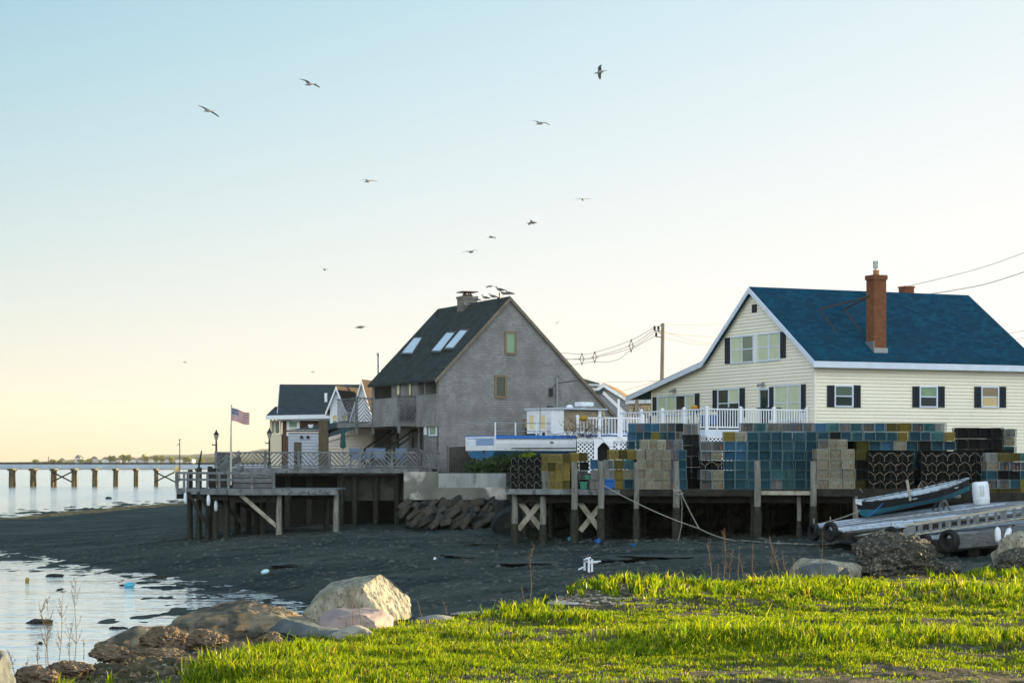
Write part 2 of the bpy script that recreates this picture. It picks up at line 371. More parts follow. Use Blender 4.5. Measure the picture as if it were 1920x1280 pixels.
for k, q in zip((1,2,3,4),(110,300,.05,.14)): rg.inputs[k].default_value = q
L(sy.outputs[1], rg.inputs[0]); L(rg.outputs[0], b.inputs['Roughness'])
m_ = MB(); m_.poly([(-9000,8,ZW),(9000,8,ZW),(9000,12000,ZW),(-9000,12000,ZW)])
tag(m_.build('water', wm), None, None, kind='structure')
# land plateau behind the sea wall, a dirt yard
dirt = mat('yard_dirt', (.028,.028,.025), (.05,.048,.042), scale=.7, rough=.95, bump=.03)
m_ = MB(); m_.prism([(-14.6,105.6,-6),(-5.3,105.2,-6),(-4.9,98.8,-6),(-.3,98.4,-6),(0,95,-6),(60,95,-6),(120,60,-6),(220,60,-6),(220,330,-6),(-30,330,-6)], (0,0,5.55))
tag(m_.build('ground', dirt), None, None, kind='structure')
# low hills across the bay
hillm = mat('hill_scrub', (.045,.07,.06), (.07,.09,.06), scale=.02, rough=1)
hx = np.linspace(-2200,300,160); hy = np.linspace(0,1,12)
A, B = np.meshgrid(hy, hx, indexing='ij')
prof = np.interp(B, [-2200,-800,-620,-560,-420,-300,-150,0,300], [2,6,14,20,27,40,56,62,55])+6*fbm(B*.01,B*.003)
HZ = np.sin(A*np.pi)*prof*.8+ZW-2+fbm(B*.03,A*5)*6*np.sin(A*np.pi)
tag(grid_obj('hills', B, 2800+A*900, HZ, hillm), None, None, kind='structure')
farl = mat('far_shore_scrub', (.06,.075,.04), (.10,.10,.05), scale=.05, rough=1)
m_ = MB()
sec = []
for x, h in ((-900,0),(-620,3),(-400,5),(-330,6),(-250,10),(-190,9),(-120,10),(60,9)):
    sec.append([(x,1480,ZW-1),(x,1500,ZW+1.5+h*.2),(x,1540,ZW+h*.9),(x,1640,ZW+h*.3),(x,1700,ZW-1)])
m_.loft(sec, False); tag(m_.build('far_shore', farl, smooth=True), None, None, kind='structure')

# ------------------------------------------------------------------ foreground bank
EDGE = [(-3.75,2),(-3.6,14),(-3.35,15.5),(-3.1,17),(-2.25,17.4),(-1.85,18.1),(-1.5,18.9),(-.85,20.6),(.2,22.4),(.85,25.0),(1.45,26.0),(2.35,25.9),(3.3,27),(5.3,28.5),(7.4,30.6),(12,36),(22,50),(30,66),(36,96)]
def bank_h(x, y):
    d = -seg_dist(x, y, EDGE)      # positive on the bank
    top = -1.5+.05*fbm(x*.8,y*.8,3)+.02*fbm(x*4,y*4,3)+.10*np.exp(-((x-1.3)**2/1.2+(y-25.2)**2/1.5))-.10*np.exp(-((x-.3)**2/.5+(y-20.8)**2/1.2))
    top = top+.07*fbm(x*.5+3,y*1.6)*np.clip(d,0,1)
    out = top-np.where(d < 0, -d*1.1+.25*np.minimum(-d,1)*(.5+fbm(x*3,y*3)), 0)
    rub = np.exp(-((x+2.9)**2/.5+(y-15.8)**2/2.5))     # rough rubbly corner
    return out+rub*(.10*fbm(x*5,y*5,4)+.05)-.10*np.clip((-1.7-x)/1.5,0,1)
xs = np.linspace(-6,9,420); yb = np.linspace(9,34,600)
YB, XB = np.meshgrid(yb, xs, indexing='ij')
soil = mat('bank_soil', (.035,.036,.014), (.095,.078,.045), scale=4, rough=.95, bump=.05, bscale=25, c3=(.17,.14,.10), s3=11)
tag(grid_obj('bank', XB, YB, bank_h(XB,YB), soil), None, None, kind='structure')
xs2 = np.linspace(9,46,90); yb2 = np.linspace(9,98,160); YB2, XB2 = np.meshgrid(yb2, xs2, indexing='ij')
tag(grid_obj('bank_ground', XB2, YB2, bank_h(XB2,YB2), soil), None, None, kind='structure')
def top_z(x, y):
    a = np.array([float(x)]); c = np.array([float(y)]); return float(max(mud_h(a,c)[0], bank_h(a,c)[0], ZW))
def gpt(px, py, y0=10, y1=260):
    """where the line of sight through a photo pixel meets the ground"""
    Y = np.geomspace(y0, y1, 1500); x = (px-960)/F*Y; z = (HOR-py)/F*Y
    g = np.maximum(np.maximum(mud_h(x,Y), bank_h(x,Y)), ZW); i = int(np.argmax(z < g))
    return V((x[i], Y[i], g[i]))

# ------------------------------------------------------------------ grass (uncountable)
def make_grass():
    R = np.random.RandomState(11); nt_ = 40000
    # even in the picture: density falls with distance
    ty = 1/(1/12.5+R.rand(nt_)*(1/31.5-1/12.5)); tpx = R.rand(nt_)*2100-90; tx = (tpx-960)/F*ty
    dens = np.clip(.62+fbm(tx*1.1,ty*.7,3)*2.2, .30, 1)
    bare = np.exp(-((tx-.95)**2/.2+(ty-23.3)**2/.35))*1.5                       # pebbly patch on the hump
    bare = bare+1.6*np.exp(-((ty-(22.55-.55*(tx-.7)))**2/.16+(tx-.7)**2/.16))      # around the driftwood
    bare = bare+np.clip((-tx-1.95)/.5,0,1)*1.1*np.clip((18.2-ty)/1,0,1)*np.clip((ty-14.9)/.5+.82,.80,1)         # rubble corner
    bare = bare+np.clip((1.1*(tx+.15*fbm(tx*2,ty)))-.4,0,1)*np.clip((15.9-ty)/.6,0,1)*(.9+.6*fbm(tx*2,ty*3))  # worn edge at the bottom right
    keep = R.rand(nt_) < dens*(1-np.clip(bare,0,.985)); tx, ty = tx[keep], ty[keep]; nt_ = len(tx)
    tall = np.clip(.42+fbm(tx*.55+40,ty*.45,3)*2.4+fbm(tx*2.3,ty*1.7+5,2)*.7, .14, 1.75)*np.where(R.rand(nt_) < .07, 1.45, 1)
    low = np.clip((16.6-ty)/1.6,0,1)*np.clip((tx+1.2)/.9,0,1); tall = tall*(1-.66*low)
    nb = (10+R.rand(nt_)*15).astype(int); ti = np.repeat(np.arange(nt_), nb); n = len(ti)
    rad = (.02+.05*R.rand(nt_))[ti]; az = R.rand(n)*2*np.pi; rr = rad*R.rand(n)**.6
    x = tx[ti]+np.cos(az)*rr; y = ty[ti]+np.sin(az)*rr; T = tall[ti]
    d = -seg_dist(x, y, EDGE); k_ = d > -.10; x, y, T, az, rr, rad, ti = x[k_], y[k_], T[k_], az[k_], rr[k_], rad[k_], ti[k_]; n = len(x)
    L_ = (.032+.062*R.rand(n)**1.3)*(.38+1.05*T)*np.where(R.rand(n) < .02, 1.6, 1)
    z = bank_h(x, y); az = az+R.randn(n)*.5; lean = np.clip(.15+.9*(rr/rad)*R.rand(n)+.35*R.rand(n), 0, 1.25)
    wd = (.0018+.0026*R.rand(n))*(.75+.55*T)*np.clip(y/17,.9,1.7)
    dx, dy = np.cos(az), np.sin(az); fa = az+R.randn(n)*.7; sx_, sy_ = -np.sin(fa)*wd, np.cos(fa)*wd
    def pt(f, h, o):
        return np.stack([x+dx*L_*f+sx_*o, y+dy*L_*f+sy_*o, z+L_*h],-1)
    v = np.stack([pt(0,-.1,1),pt(0,-.1,-1),pt(lean*.22,.55,.85),pt(lean*.22,.55,-.85),pt(lean*.75,.95-.35*lean,.05)],1).reshape(-1,3).astype(np.float32)
    b = np.arange(n)*5
    loops = np.stack([b,b+1,b+3,b+2,b+2,b+3,b+4],1).ravel().astype(np.int32)
    st = np.stack([np.arange(n)*7,np.arange(n)*7+4],1).ravel().astype(np.int32)
    me = bpy.data.meshes.new('grass'); me.vertices.add(len(v)); me.vertices.foreach_set('co', v.ravel())
    me.loops.add(len(loops)); me.loops.foreach_set('vertex_index', loops)
    me.polygons.add(len(st)); me.polygons.foreach_set('loop_start', st); me.update(); me.validate()
    pal = np.array([(.10,.19,.004),(.20,.29,.004),(.33,.37,.006),(.020,.06,.006),(.42,.33,.07),(.32,.18,.04)])
    pr = np.cumsum([.28,.27,.18,.16,.06,.05]); ci = np.minimum(np.searchsorted(pr, np.clip(R.rand(n)*.35+R.rand(nt_)[ti]*.65,0,1)), 5)
    col = pal[ci]*(.75+.5*R.rand(n,1)); col = np.concatenate([col, np.ones((n,1))],1)
    ca = me.color_attributes.new('tint','FLOAT_COLOR','POINT'); ca.data.foreach_set('color', np.repeat(col,5,0).astype(np.float32).ravel())
    me.materials.append(leaf_mat('grass_blade', None, None, .5, 'tint'))
    o = bpy.data.objects.new('grass', me); COL.objects.link(o); tag(o, 'short spring grass on the bank, bright where the low sun comes through', 'grass', kind='stuff')
make_grass()

# ------------------------------------------------------------------ rocks
def rock(name, label, cat, c, size, m, seed, cuts=9, rough=.06, rz=0, sub=4, group=None, tilt=(0,0), fine=.02, cutd=(.55,.85), faces=(), smooth=True):
    rd = random.Random(seed); bm = bmesh.new(); bmesh.ops.create_icosphere(bm, subdivisions=sub, radius=1)
    planes = [(V(f[:3]).normalized(), f[3]) for f in faces]
    for i in range(cuts):
        n = V((rd.gauss(0,1),rd.gauss(0,1),rd.gauss(0,.8))).normalized(); planes.append((n, rd.uniform(*cutd)))
    for v in bm.verts:
        p = v.co.copy()
        for n, dd in planes:
            e = p.dot(n)-dd
            if e > 0: p -= n*e*.97
        o = V((seed*3.1,seed*1.7,0))
        p += p.normalized()*(rough*2*noise.fractal(p*1.6+o,1,2,4)+fine*2*noise.fractal(p*7+o,1,2,4))
        v.co = V((p.x*size[0]/2,p.y*size[1]/2,p.z*size[2]/2))
    me = bpy.data.meshes.new(name); bm.to_mesh(me); bm.free(); me.materials.append(m)
    me.polygons.foreach_set('use_smooth', [smooth]*len(me.polygons))
    if smooth and hasattr(me, 'set_sharp_from_angle'): me.set_sharp_from_angle(angle=math.radians(28))
    o = bpy.data.objects.new(name, me); COL.objects.link(o); o.location = c; o.rotation_euler = (tilt[0],tilt[1],rz)
    return tag(o, label, cat, group)
def stone_slab(name, label, c, size, m, seed, rot, group):
    """broken angular stone: the hull of scattered corner points, edges slightly chipped"""
    rd_ = random.Random(seed); bm = bmesh.new()
    for sx in (-1,1):
        for sy in (-1,1):
            for sz in (-1,1): bm.verts.new((sx*rd_.uniform(.55,1)*size[0]/2, sy*rd_.uniform(.55,1)*size[1]/2, sz*rd_.uniform(.55,1)*size[2]/2))
    for k in range(4): bm.verts.new((rd_.uniform(-.6,.6)*size[0], rd_.uniform(-.5,.5)*size[1], rd_.uniform(-.5,.5)*size[2]))
    r = bmesh.ops.convex_hull(bm, input=bm.verts[:]); bmesh.ops.delete(bm, geom=list({v for v in r['geom_interior'] if isinstance(v, bmesh.types.BMVert)}), context='VERTS')
    bmesh.ops.dissolve_limit(bm, angle_limit=.12, verts=bm.verts[:], edges=bm.edges[:]); bmesh.ops.bevel(bm, geom=bm.edges[:], offset=.022, segments=1, affect='EDGES')
    me = bpy.data.meshes.new(name); bm.to_mesh(me); bm.free(); me.materials.append(m)
    o = bpy.data.objects.new(name, me); COL.objects.link(o); o.location = c; o.rotation_euler = rot
    return tag(o, label, 'rock', group)
def rock_px(name, label, box, Y, depth, m, seed, group=None, **k):
    x0,x1,y0,y1 = box; c = P((x0+x1)/2,(y0+y1)/2,Y); s = Y/F
    return rock(name, label, 'rock', c, ((x1-x0)*s*1.1, depth, (y1-y0)*s*1.15), m, seed, group=group, **k)
granite = mat('tan_granite', (.18,.175,.14), (.33,.31,.245), scale=9, rough=.85, bump=.06, bscale=14, c3=(.08,.08,.07), s3=30, stretch=(1,1,.5), lo=.38, hi=.62, detail=11)
pinkst = mat('pink_stone', (.23,.185,.18), (.33,.27,.255), scale=4, rough=.8, bump=.015, bscale=9, c3=(.25,.20,.20), s3=8)
bluest = mat('blue_grey_stone', (.055,.07,.075), (.11,.125,.13), scale=5, rough=.75, bump=.02, bscale=10)
lichen = mat('lichen_stone', (.06,.058,.048), (.19,.165,.12), scale=5, rough=.9, bump=.05, bscale=14, c3=(.27,.17,.08), s3=11, lo=.42, hi=.58, detail=9)
palest = mat('pale_stone', (.17,.17,.155), (.27,.265,.24), scale=5, rough=.85, bump=.01)
barn = mat('shell_crusted_stone', (.04,.04,.034), (.09,.085,.07), scale=9, rough=.8, bump=.08, bscale=22, c3=(.24,.23,.20), s3=26)
crumb = mat('crumbly_earth', (.085,.065,.045), (.22,.165,.11), scale=7, rough=.95, bump=.05, bscale=22, c3=(.08,.06,.045), s3=12)
G1 = 'boulders along the bank edge'
rock_px('boulder', 'largest tan boulder with a flat sunlit right face at the grass edge', (576,770,1078,1185), 20.2, 1.0, granite, 46, G1, cuts=3, rough=.025, cutd=(.75,.85), fine=.014, sub=5, faces=((.80,-.45,.38,.50),(-.32,-.25,.90,.62),(-.30,-.92,.10,.50),(-.85,-.1,.5,.72),(.2,-.5,.85,.72),(.1,.9,.3,.6)))
rock_px('boulder', 'flat pinkish boulder lying in front of the largest boulder', (585,738,1137,1200), 19.3, .6, pinkst, 5, G1, cuts=3, rough=.03, faces=((0,-.2,1,.6),(-.6,-.3,.7,.65),(.7,-.4,.5,.7),(0,-1,.1,.6)))
rock_px('boulder', 'blue grey smooth boulder low to the left of the pinkish one', (508,640,1158,1225), 18.7, .6, bluest, 8, G1, cuts=5, rough=.04)
rock_px('boulder', 'pale narrow boulder half buried in grass below the pinkish one', (605,700,1174,1212), 18.5, .45, palest, 9, G1, cuts=5)
rock_px('boulder', 'long lichen covered brown boulder beside the water, left of the largest', (320,592,1126,1235), 19.2, 1.0, lichen, 14, G1, cuts=4, rough=.05, cutd=(.7,.9), fine=.03, sub=5, faces=((-.45,-.3,.85,.62),(.45,-.2,.85,.66),(0,-.95,.3,.55)))
rock_px('boulder', 'low rounded boulder at the left end of the lichen covered one', (190,345,1174,1245), 18.4, .8, lichen, 21, G1, cuts=5, rough=.05)
rock_px('boulder', 'dark boulder cut off by the bottom left corner', (-60,26,1222,1310), 14.4, .4, bluest, 23, G1, cuts=5)
rock_px('boulder', 'tan rounded boulder left of the shell crusted lump', (1486,1608,1042,1105), 29.0, .8, granite, 31, G1, cuts=6, rough=.04)
rock_px('boulder', 'dark slate boulder wedged in front of the tan rounded one', (1487,1596,1059,1108), 28.3, .5, bluest, 33, G1, cuts=8, rough=.03)
rock_px('boulder', 'dark dome shaped lump crusted with shells and barnacles', (1592,1750,1004,1105), 29.5, 1.0, barn, 36, G1, cuts=4, rough=.07, sub=5, fine=.06)
rock_px('boulder', 'small dark weedy rock right of the shell crusted lump', (1760,1800,1053,1082), 29.5, .3, barn, 38, G1, cuts=4)
rock_px('boulder', 'tall tan boulder cut off by the right edge of the picture', (1858,1960,1002,1085), 30.5, .7, granite, 41, G1, cuts=7)
rock_px('boulder', 'grey gravelly boulder at the right edge in front of the tall tan one', (1872,1960,1030,1085), 29.8, .5, barn, 43, G1, cuts=5, fine=.05)
rock_px('boulder', 'small white flat stone behind the grass right of the shell crusted lump', (1738,1764,1054,1068), 29.9, .3, palest, 44, G1, cuts=4, sub=3)
rock_px('boulder', 'pale flat stone just behind the grass right of the largest boulder', (786,850,1153,1168), 20.9, .4, palest, 45, G1, cuts=4, sub=3)
rock_px('boulder', 'low pale stone sunk behind the grass crest before the driftwood plank', (846,960,1146,1160), 22.0, .4, palest, 49, G1, cuts=4, sub=3)
rock_px('boulder', 'small pale stone on the grass crest beyond the pebbles', (1274,1296,1094,1108), 25.9, .15, palest, 50, G1, cuts=5, sub=3)
G2 = 'crumbly earth clods on the bank corner'
for i, (bx, Y, lab) in enumerate([((270,350,1180,1225),17.3,'upright crumbly brown clod in front of the lichen covered boulder'),((345,420,1184,1225),17.2,'crumbly brown clod under the middle of the lichen covered boulder'),
        ((240,385,1218,1258),16.4,'broad flat crust of brown earth low on the bank corner'),((375,490,1206,1250),16.8,'long crumbly ledge of earth beside the first grass'),((170,240,1212,1240),16.5,'small sunlit lump of earth at the left end of the ledge'),((485,530,1188,1222),17.9,'jagged brown clod wedged left of the blue grey boulder'),
        ((95,180,1240,1275),15.4,'crumbly clods of earth nearest the dead stalks'),((30,110,1252,1290),14.8,'crumbly dark lump of earth above the bottom left corner')]):
    rock_px('earth_clod', lab, bx, Y, .35, crumb, 60+i, G2, cuts=4, rough=.12, fine=.07, sub=5)
m_ = MB(); rq = random.Random(8)
for i in range(1500):
    x = rq.uniform(-3.6,-1.75); y = rq.uniform(14.0,17.8); r = rq.uniform(.008,.04)*rq.random()**.5; c = V((x,y,top_z(x,y)))
    q = [c+V((rq.gauss(0,1),rq.gauss(0,1),rq.gauss(0,.7))).normalized()*r*rq.uniform(.7,1.3) for _ in range(6)]
    for t_ in ((0,1,2),(0,2,3),(0,3,4),(0,4,1),(5,2,1),(5,3,2),(5,4,3),(5,1,4)): m_.poly([q[t_[0]],q[t_[1]],q[t_[2]]])
tag(m_.build('earth_crumbs', crumb), 'crumbs of dry brown earth over the bank corner', 'earth', kind='stuff')
# loose pebbles (uncountable)
m_ = MB(); rd = random.Random(5)
def pebble(x, y, r):
    z = top_z(x,y); n = 6; a = rd.random()*6; sx_ = r*rd.uniform(.8,1.4)
    pts = [(x+math.cos(a+k*1.047)*sx_, y+math.sin(a+k*1.047)*r, z+rd.uniform(-.1,.15)*r) for k in range(n)]
    tp = [(x+(p[0]-x)*.55, y+(p[1]-y)*.55, z+r*.55) for p in pts]
    m_.loft([pts,tp]); m_.poly(tp)
for i in range(420): pebble(.95+rd.gauss(0,.32), 23.3+rd.gauss(0,.5), rd.uniform(.008,.028))
for i in range(900): pebble(rd.uniform(-.4,4.0), rd.uniform(13.6,15.9), rd.uniform(.004,.012))
for i in range(260):
    x = rd.uniform(-3.5,-1.9); pebble(x, rd.uniform(14.2,17.6), rd.uniform(.005,.016))
tag(m_.build('pebbles', mat('pebble_stone', (.08,.075,.065), (.26,.25,.23), scale=9, rough=.85)), 'scattered grey pebbles on the worn patches of the bank', 'pebbles', kind='stuff')
# driftwood plank in the grass
a, bq = P(1030,1137,22.9)+V((0,0,.03)), P(1136,1157,22.3)+V((0,0,.03))
o = MB(); ax = (bq-a).normalized(); o.tube([a, a.lerp(bq,.12)+V((0,0,.012)), a.lerp(bq,.5)+V((0,0,.03)), a.lerp(bq,.85)+V((0,0,.018)), bq], [.018,.038,.045,.036,.012], 8)
tag(o.build('driftwood', mat('driftwood_grey', (.36,.33,.29), (.48,.45,.41), scale=8, stretch=(1,4,1), rough=.9, bump=.01), smooth=True), 'bleached driftwood plank lying in the grass beside the pebbles', 'driftwood')
# stones bedded in the mud (uncountable)
rs_ = np.random.RandomState(4); n_ = 15000; Ys = np.exp(rs_.uniform(math.log(42),math.log(112),n_)); Xs = rs_.uniform(-.24,.25,n_)*Ys; Zs = mud_h(Xs,Ys); ok_ = Zs > ZW+.10
m_ = MB()
for x, y, z, u, v, q in zip(Xs[ok_],Ys[ok_],Zs[ok_],rs_.rand(n_),rs_.rand(n_),rs_.rand(n_)):
    r = .03+.07*u*u; a = v*6; h_ = r*(.35+.5*q); c_, s_ = math.cos(a)*r, math.sin(a)*r
    m_.add([(x+c_*1.5,y+s_,z-.01),(x-s_*1.5,y+c_,z-.01),(x-c_*1.5,y-s_,z-.01),(x+s_*1.5,y-c_,z-.01),(x+c_*.4,y+s_*.4,z+h_),(x-c_*.5,y-s_*.4,z+h_*.8)],[(0,1,4),(1,2,5),(1,5,4),(2,3,5),(3,0,4),(3,4,5)])
tag(m_.build('mud_stones', mat('mud_stone', (.012,.016,.015), (.085,.09,.085), scale=.8, rough=.8, lo=.3, hi=.7)), 'small dark stones bedded all over the mud', 'stones', kind='stuff')
# shells and scraps on the mud (uncountable)
m_ = MB()
for i in range(2600):
    Y = math.exp(rd.uniform(math.log(43),math.log(100))); x = rd.uniform(-.16,.24)*Y; z = mud_pt(x,Y)
    if z < ZW+.12: continue
    r = rd.uniform(.008,.024) if rd.random() < .96 else rd.uniform(.03,.06); a = rd.random()*6
    m_.add([(x+math.cos(a)*r,Y+math.sin(a)*r,z),(x-math.sin(a)*r,Y+math.cos(a)*r,z+.01),(x-math.cos(a)*r,Y-math.sin(a)*r,z+.012),(x+math.sin(a)*r,Y-math.cos(a)*r,z),(x,Y,z+r*.55)],[(0,1,4),(1,2,4),(2,3,4),(3,0,4)])
tag(m_.build('shells', mat('shell_white', (.10,.13,.14), (.40,.43,.45), scale=.9, rough=.6)), 'pale shells and scraps strewn over the mud', 'shells', kind='stuff')
# ================================================================== HOUSES
RZ = math.radians(24); U = V((math.cos(RZ), math.sin(RZ), 0)); W = V((-math.sin(RZ), math.cos(RZ), 0)); Z = V((0,0,1))
class Frame:
    """a house's own axes: x along the street, y away from the camera, origin at its near corner"""
    def __init__(s, o, rz=RZ):
        s.o = V(o); s.rz = rz; s.u = V((math.cos(rz), math.sin(rz), 0)); s.w = V((-math.sin(rz), math.cos(rz), 0))
    def loc(s, p): d = V(p)-s.o; return V((d.dot(s.u), d.dot(s.w), d.z))
    def onx(s, px, py, x=0): return s.loc(hit(px, py, s.o+s.u*x, s.u))     # on a plane x = const
    def ony(s, px, py, y=0): return s.loc(hit(px, py, s.o+s.w*y, s.w))     # on a plane y = const
    def onplane(s, px, py, a, b, c):
        T = lambda p: s.o+s.u*p[0]+s.w*p[1]+Z*p[2]
        a, b, c = T(a), T(b), T(c); return s.loc(hit(px, py, a, (b-a).cross(c-a)))
def rect(fr, plane, box):
    x0,x1,y0,y1 = box; f = fr.onx if plane == 'x' else fr.ony; i = 1 if plane == 'x' else 0
    ym = (y0+y1)/2; xm = (x0+x1)/2
    a, b, c, d = f(x0,ym), f(x1,ym), f(xm,y0), f(xm,y1)
    lo, hi = sorted((a[i], b[i])); return lo, hi, d.z, c.z
def plbox(mb, plane, a0, a1, z0, z1, o0, o1):
    # box on a wall; o = distance out of the wall (walls face -x or -y)
    if plane == 'x': mb.box(-o1,-o0,a0,a1,z0,z1)
    else: mb.box(a0,a1,-o1,-o0,z0,z1)
def window(root, plane, r, panes, frame=None, fw=.07, sash=True, label=None, glass=None, name='window', out=.07):
    """a window: frame with its bars, one pane per light; panes = list of (upper material, lower material)"""
    a0,a1,z0,z1 = r; frame = frame or trim; m = MB(); n = len(panes); wd = (a1-a0)/n
    plbox(m, plane, a0, a0+fw, z0, z1, 0, out); plbox(m, plane, a1-fw, a1, z0, z1, 0, out)
    plbox(m, plane, a0+fw, a1-fw, z0, z0+fw, 0, out+.015); plbox(m, plane, a0+fw, a1-fw, z1-fw, z1, 0, out)
    for k in range(1,n): plbox(m, plane, a0+wd*k-fw*.5, a0+wd*k+fw*.5, z0+fw, z1-fw, 0, out-.01)
    zm = (z0+z1)/2
    if sash:
        for k in range(n):
            plbox(m, plane, a0+wd*k+fw, a0+wd*(k+1)-fw, zm-.025, zm+.025, 0, out-.02)
    o = m.build(name, frame, root)
    if label: o['label'] = label
    order = panes if plane == 'y' else panes[::-1]
    for k, p in enumerate(order):
        p = p if isinstance(p, tuple) else (p, p)
        for (lo, hi, mt) in ((zm, z1-fw, p[0]), (z0+fw, zm, p[1])):
            q = MB(); plbox(q, plane, a0+wd*k+fw*.6, a0+wd*(k+1)-fw*.6, lo, hi, .012, .03); q.build('pane', mt, o)
    return o
def shutter(root, plane, r, m=None):
    a0,a1,z0,z1 = r; q = MB(); plbox(q, plane, a0, a1, z0, z1, .02, .05)
    for (l, h) in ((.04,.49),(.52,.96)):
        n = 14; H = (z1-z0)
        for k in range(n):
            zz = z0+H*(l+(h-l)*(k+.2)/n); plbox(q, plane, a0+.05, a1-.05, zz, zz+H*(h-l)/n*.5, .05, .062)
    for e in (a0, a1-.05): plbox(q, plane, e, e+.05, z0, z1, .05, .07)
    return q.build('shutter', m or shut, root)

# ------------------------------------------------------------------ cream house with the blue roof
FA = Frame((14.2,100,0)); HA = thing('house', 'cream lapboard house with a steep blue shingle roof and brick chimney', 'house', FA.o, RZ)
AP = FA.onx(1414,543); yA, zA = AP.y, AP.z              # gable apex
BK = FA.onx(1325,682); yB, zB = BK.y, BK.z              # where the roof breaks to the shallow lean-to
LE = FA.onx(1183,747); yL, zL = LE.y, LE.z
yWall = FA.onx(1223,760).y
zE = FA.onx(1530,670).z
LEN = 12.5
zF = -1.0
def slope_z(y):
    if y <= yA: return zE+(zA-zE)*y/yA
    if y <= yB: return zA+(zB-zA)*(y-yA)/(yB-yA)
    return zB+(zL-zB)*(y-yB)/(yL-yB)
def extA(z):
    lo = 0 if z <= zE else (z-zE)/(zA-zE)*yA
    if z >= zB: hi = yA+(zA-z)/(zA-zB)*(yB-yA)
    else: hi = min(yB+(zB-z)/(zB-zL)*(yL-yB), yWall)
    return (lo, hi) if hi > lo else None
m = MB(); lap(m, extA, zF, zA-.15, .165, lambda a,o,z: (-o,a,z)); wl = m.build('wall', cream, HA)
m = MB(); lap(m, lambda z: (0,LEN), zF, zE-.05, .165, lambda a,o,z: (a,-o,z)); m.build('wall', cream, HA)
m = MB(); lap(m, lambda z: (0,yB+4), zF, zE-.05, .165, lambda a,o,z: (LEN+o,a,z)); m.build('wall', cream, HA)
m = MB(); m.poly([(.3,yWall,zF),(LEN,yWall,zF),(LEN,yWall,slope_z(yWall)-.1),(.3,yWall,slope_z(yWall)-.1)]); m.build('wall', cream, HA)
m = MB(); m.box(-.05,.09,-.05,.09,zF,zE-.1); m.box(-.05,.06,yWall-.1,yWall+.03,zF,slope_z(yWall)-.15); m.build('corner_board', cream, HA)
# roof: slabs with thickness
ov = .28; m = MB(); tk = .14
def slab(y0,z0,y1,z1,x0,x1):
    m.hexa([(x0,y0,z0),(x1,y0,z0),(x1,y1,z1),(x0,y1,z1),(x0,y0,z0+tk),(x1,y0,z0+tk),(x1,y1,z1+tk),(x0,y1,z1+tk)])
sA = (zA-zE)/yA
slab(-.35,zE-.35*sA,yA,zA,-ov,LEN+ov); slab(yA+.003,zA,yB,zB,-ov,LEN+ov); slab(yB+.003,zB,yL,zL,-ov,LEN+ov)
rf = m.build('roof', roofblue, HA)
m = MB()
def rake(y0,z0,y1,z1,x0=-ov-.05):
    m.hexa([(x0,y0,z0-.16),(x0+.048,y0,z0-.16),(x0+.048,y1,z1-.16),(x0,y1,z1-.16),(x0,y0,z0+.10),(x0+.048,y0,z0+.10),(x0+.048,y1,z1+.10),(x0,y1,z1+.10)])
rake(-.38,zE-.38*sA,yA,zA); rake(yA,zA,yB,zB); rake(yB,zB,yL+.03,zL-.01)
m.box(-ov-.05,LEN+ov,-.42,-.36,zE-.47,zE-.18); m.box(-ov,LEN+ov,-.36,0.02,zE-.47,zE-.44)
m.build('fascia', trim, HA)
SH = lambda p, b: shutter(HA, p, rect(FA, p, b))
pb, dk, gg = blind, dkglass, grglass
SH('y',(1550,1563,722,763)); SH('y',(1599.5,1612.5,722,764)); SH('y',(1710,1722.5,724,763.5)); SH('y',(1757.5,1770,724,763.5)); SH('y',(1826,1838.5,724.5,764)); SH('y',(1872.5,1885,724.5,764))
window(HA,'y',rect(FA,'y',(1563.5,1599,722,763)),[(gg,dk)]); window(HA,'y',rect(FA,'y',(1723,1757,723.5,764)),[(gblind,dk)]); 
wlit = glass_mat('painted_glow_glass', (.35,.30,.14)); window(HA,'y',rect(FA,'y',(1838.5,1872,724,764)),[(dk,wlit)], label='window with a warm lamp glow painted in its lower pane')  # lamp glow put into the lower pane's colour, no light inside
SH('x',(1361,1371,633,682)); SH('x',(1465,1474.5,621.5,671)); SH('x',(1338,1346.5,731,771)); SH('x',(1388.6,1397.7,727,782)); SH('x',(1444.3,1452.7,725,787)); SH('x',(1503.9,1511.8,720,772)); SH('x',(1225.5,1233,744,778)); SH('x',(1304.5,1312.5,737.5,774))
window(HA,'x',rect(FA,'x',(1371.3,1414.6,629,681)),[pb,gg]); window(HA,'x',rect(FA,'x',(1421,1464.6,623.5,677)),[pb,pb])
window(HA,'x',rect(FA,'x',(1346.8,1388.4,728,783)),[dk,(pb,dk)]); window(HA,'x',rect(FA,'x',(1453,1503.6,721,789)),[(pb,pb),(pb,pb)])
window(HA,'x',rect(FA,'x',(1233.3,1304.2,740.5,778)),[pb,pb,dk,pb], sash=False, label='wide four light window')
r = rect(FA,'x',(1424.5,1444,727,802)); 
m = MB(); plbox(m,'x',r[0],r[0]+.1,r[2],r[3],0,.06); plbox(m,'x',r[1]-.1,r[1],r[2],r[3],0,.06); plbox(m,'x',r[0]+.1,r[1]-.1,r[3]-.1,r[3],0,.06); dr = m.build('door', trim, HA)
m = MB(); plbox(m,'x',r[0]+.1,r[1]-.1,r[2],r[3]-.1,.01,.03); m.build('glass', dk, dr); m = MB(); plbox(m,'x',r[0]+.16,r[0]+.2,r[2]+.9,r[2]+1.05,.03,.09); m.build('handle', metal, dr)
r = rect(FA,'x',(1410.5,1420,570.5,586)); m = MB(); plbox(m,'x',r[0],r[1],r[2],r[3],.005,.03)
for k in range(5): plbox(m,'x',r[0]+.03,r[1]-.03,r[2]+.05+k*.075,r[2]+.08+k*.075,.03,.05)
m.build('attic_vent', shut, HA)
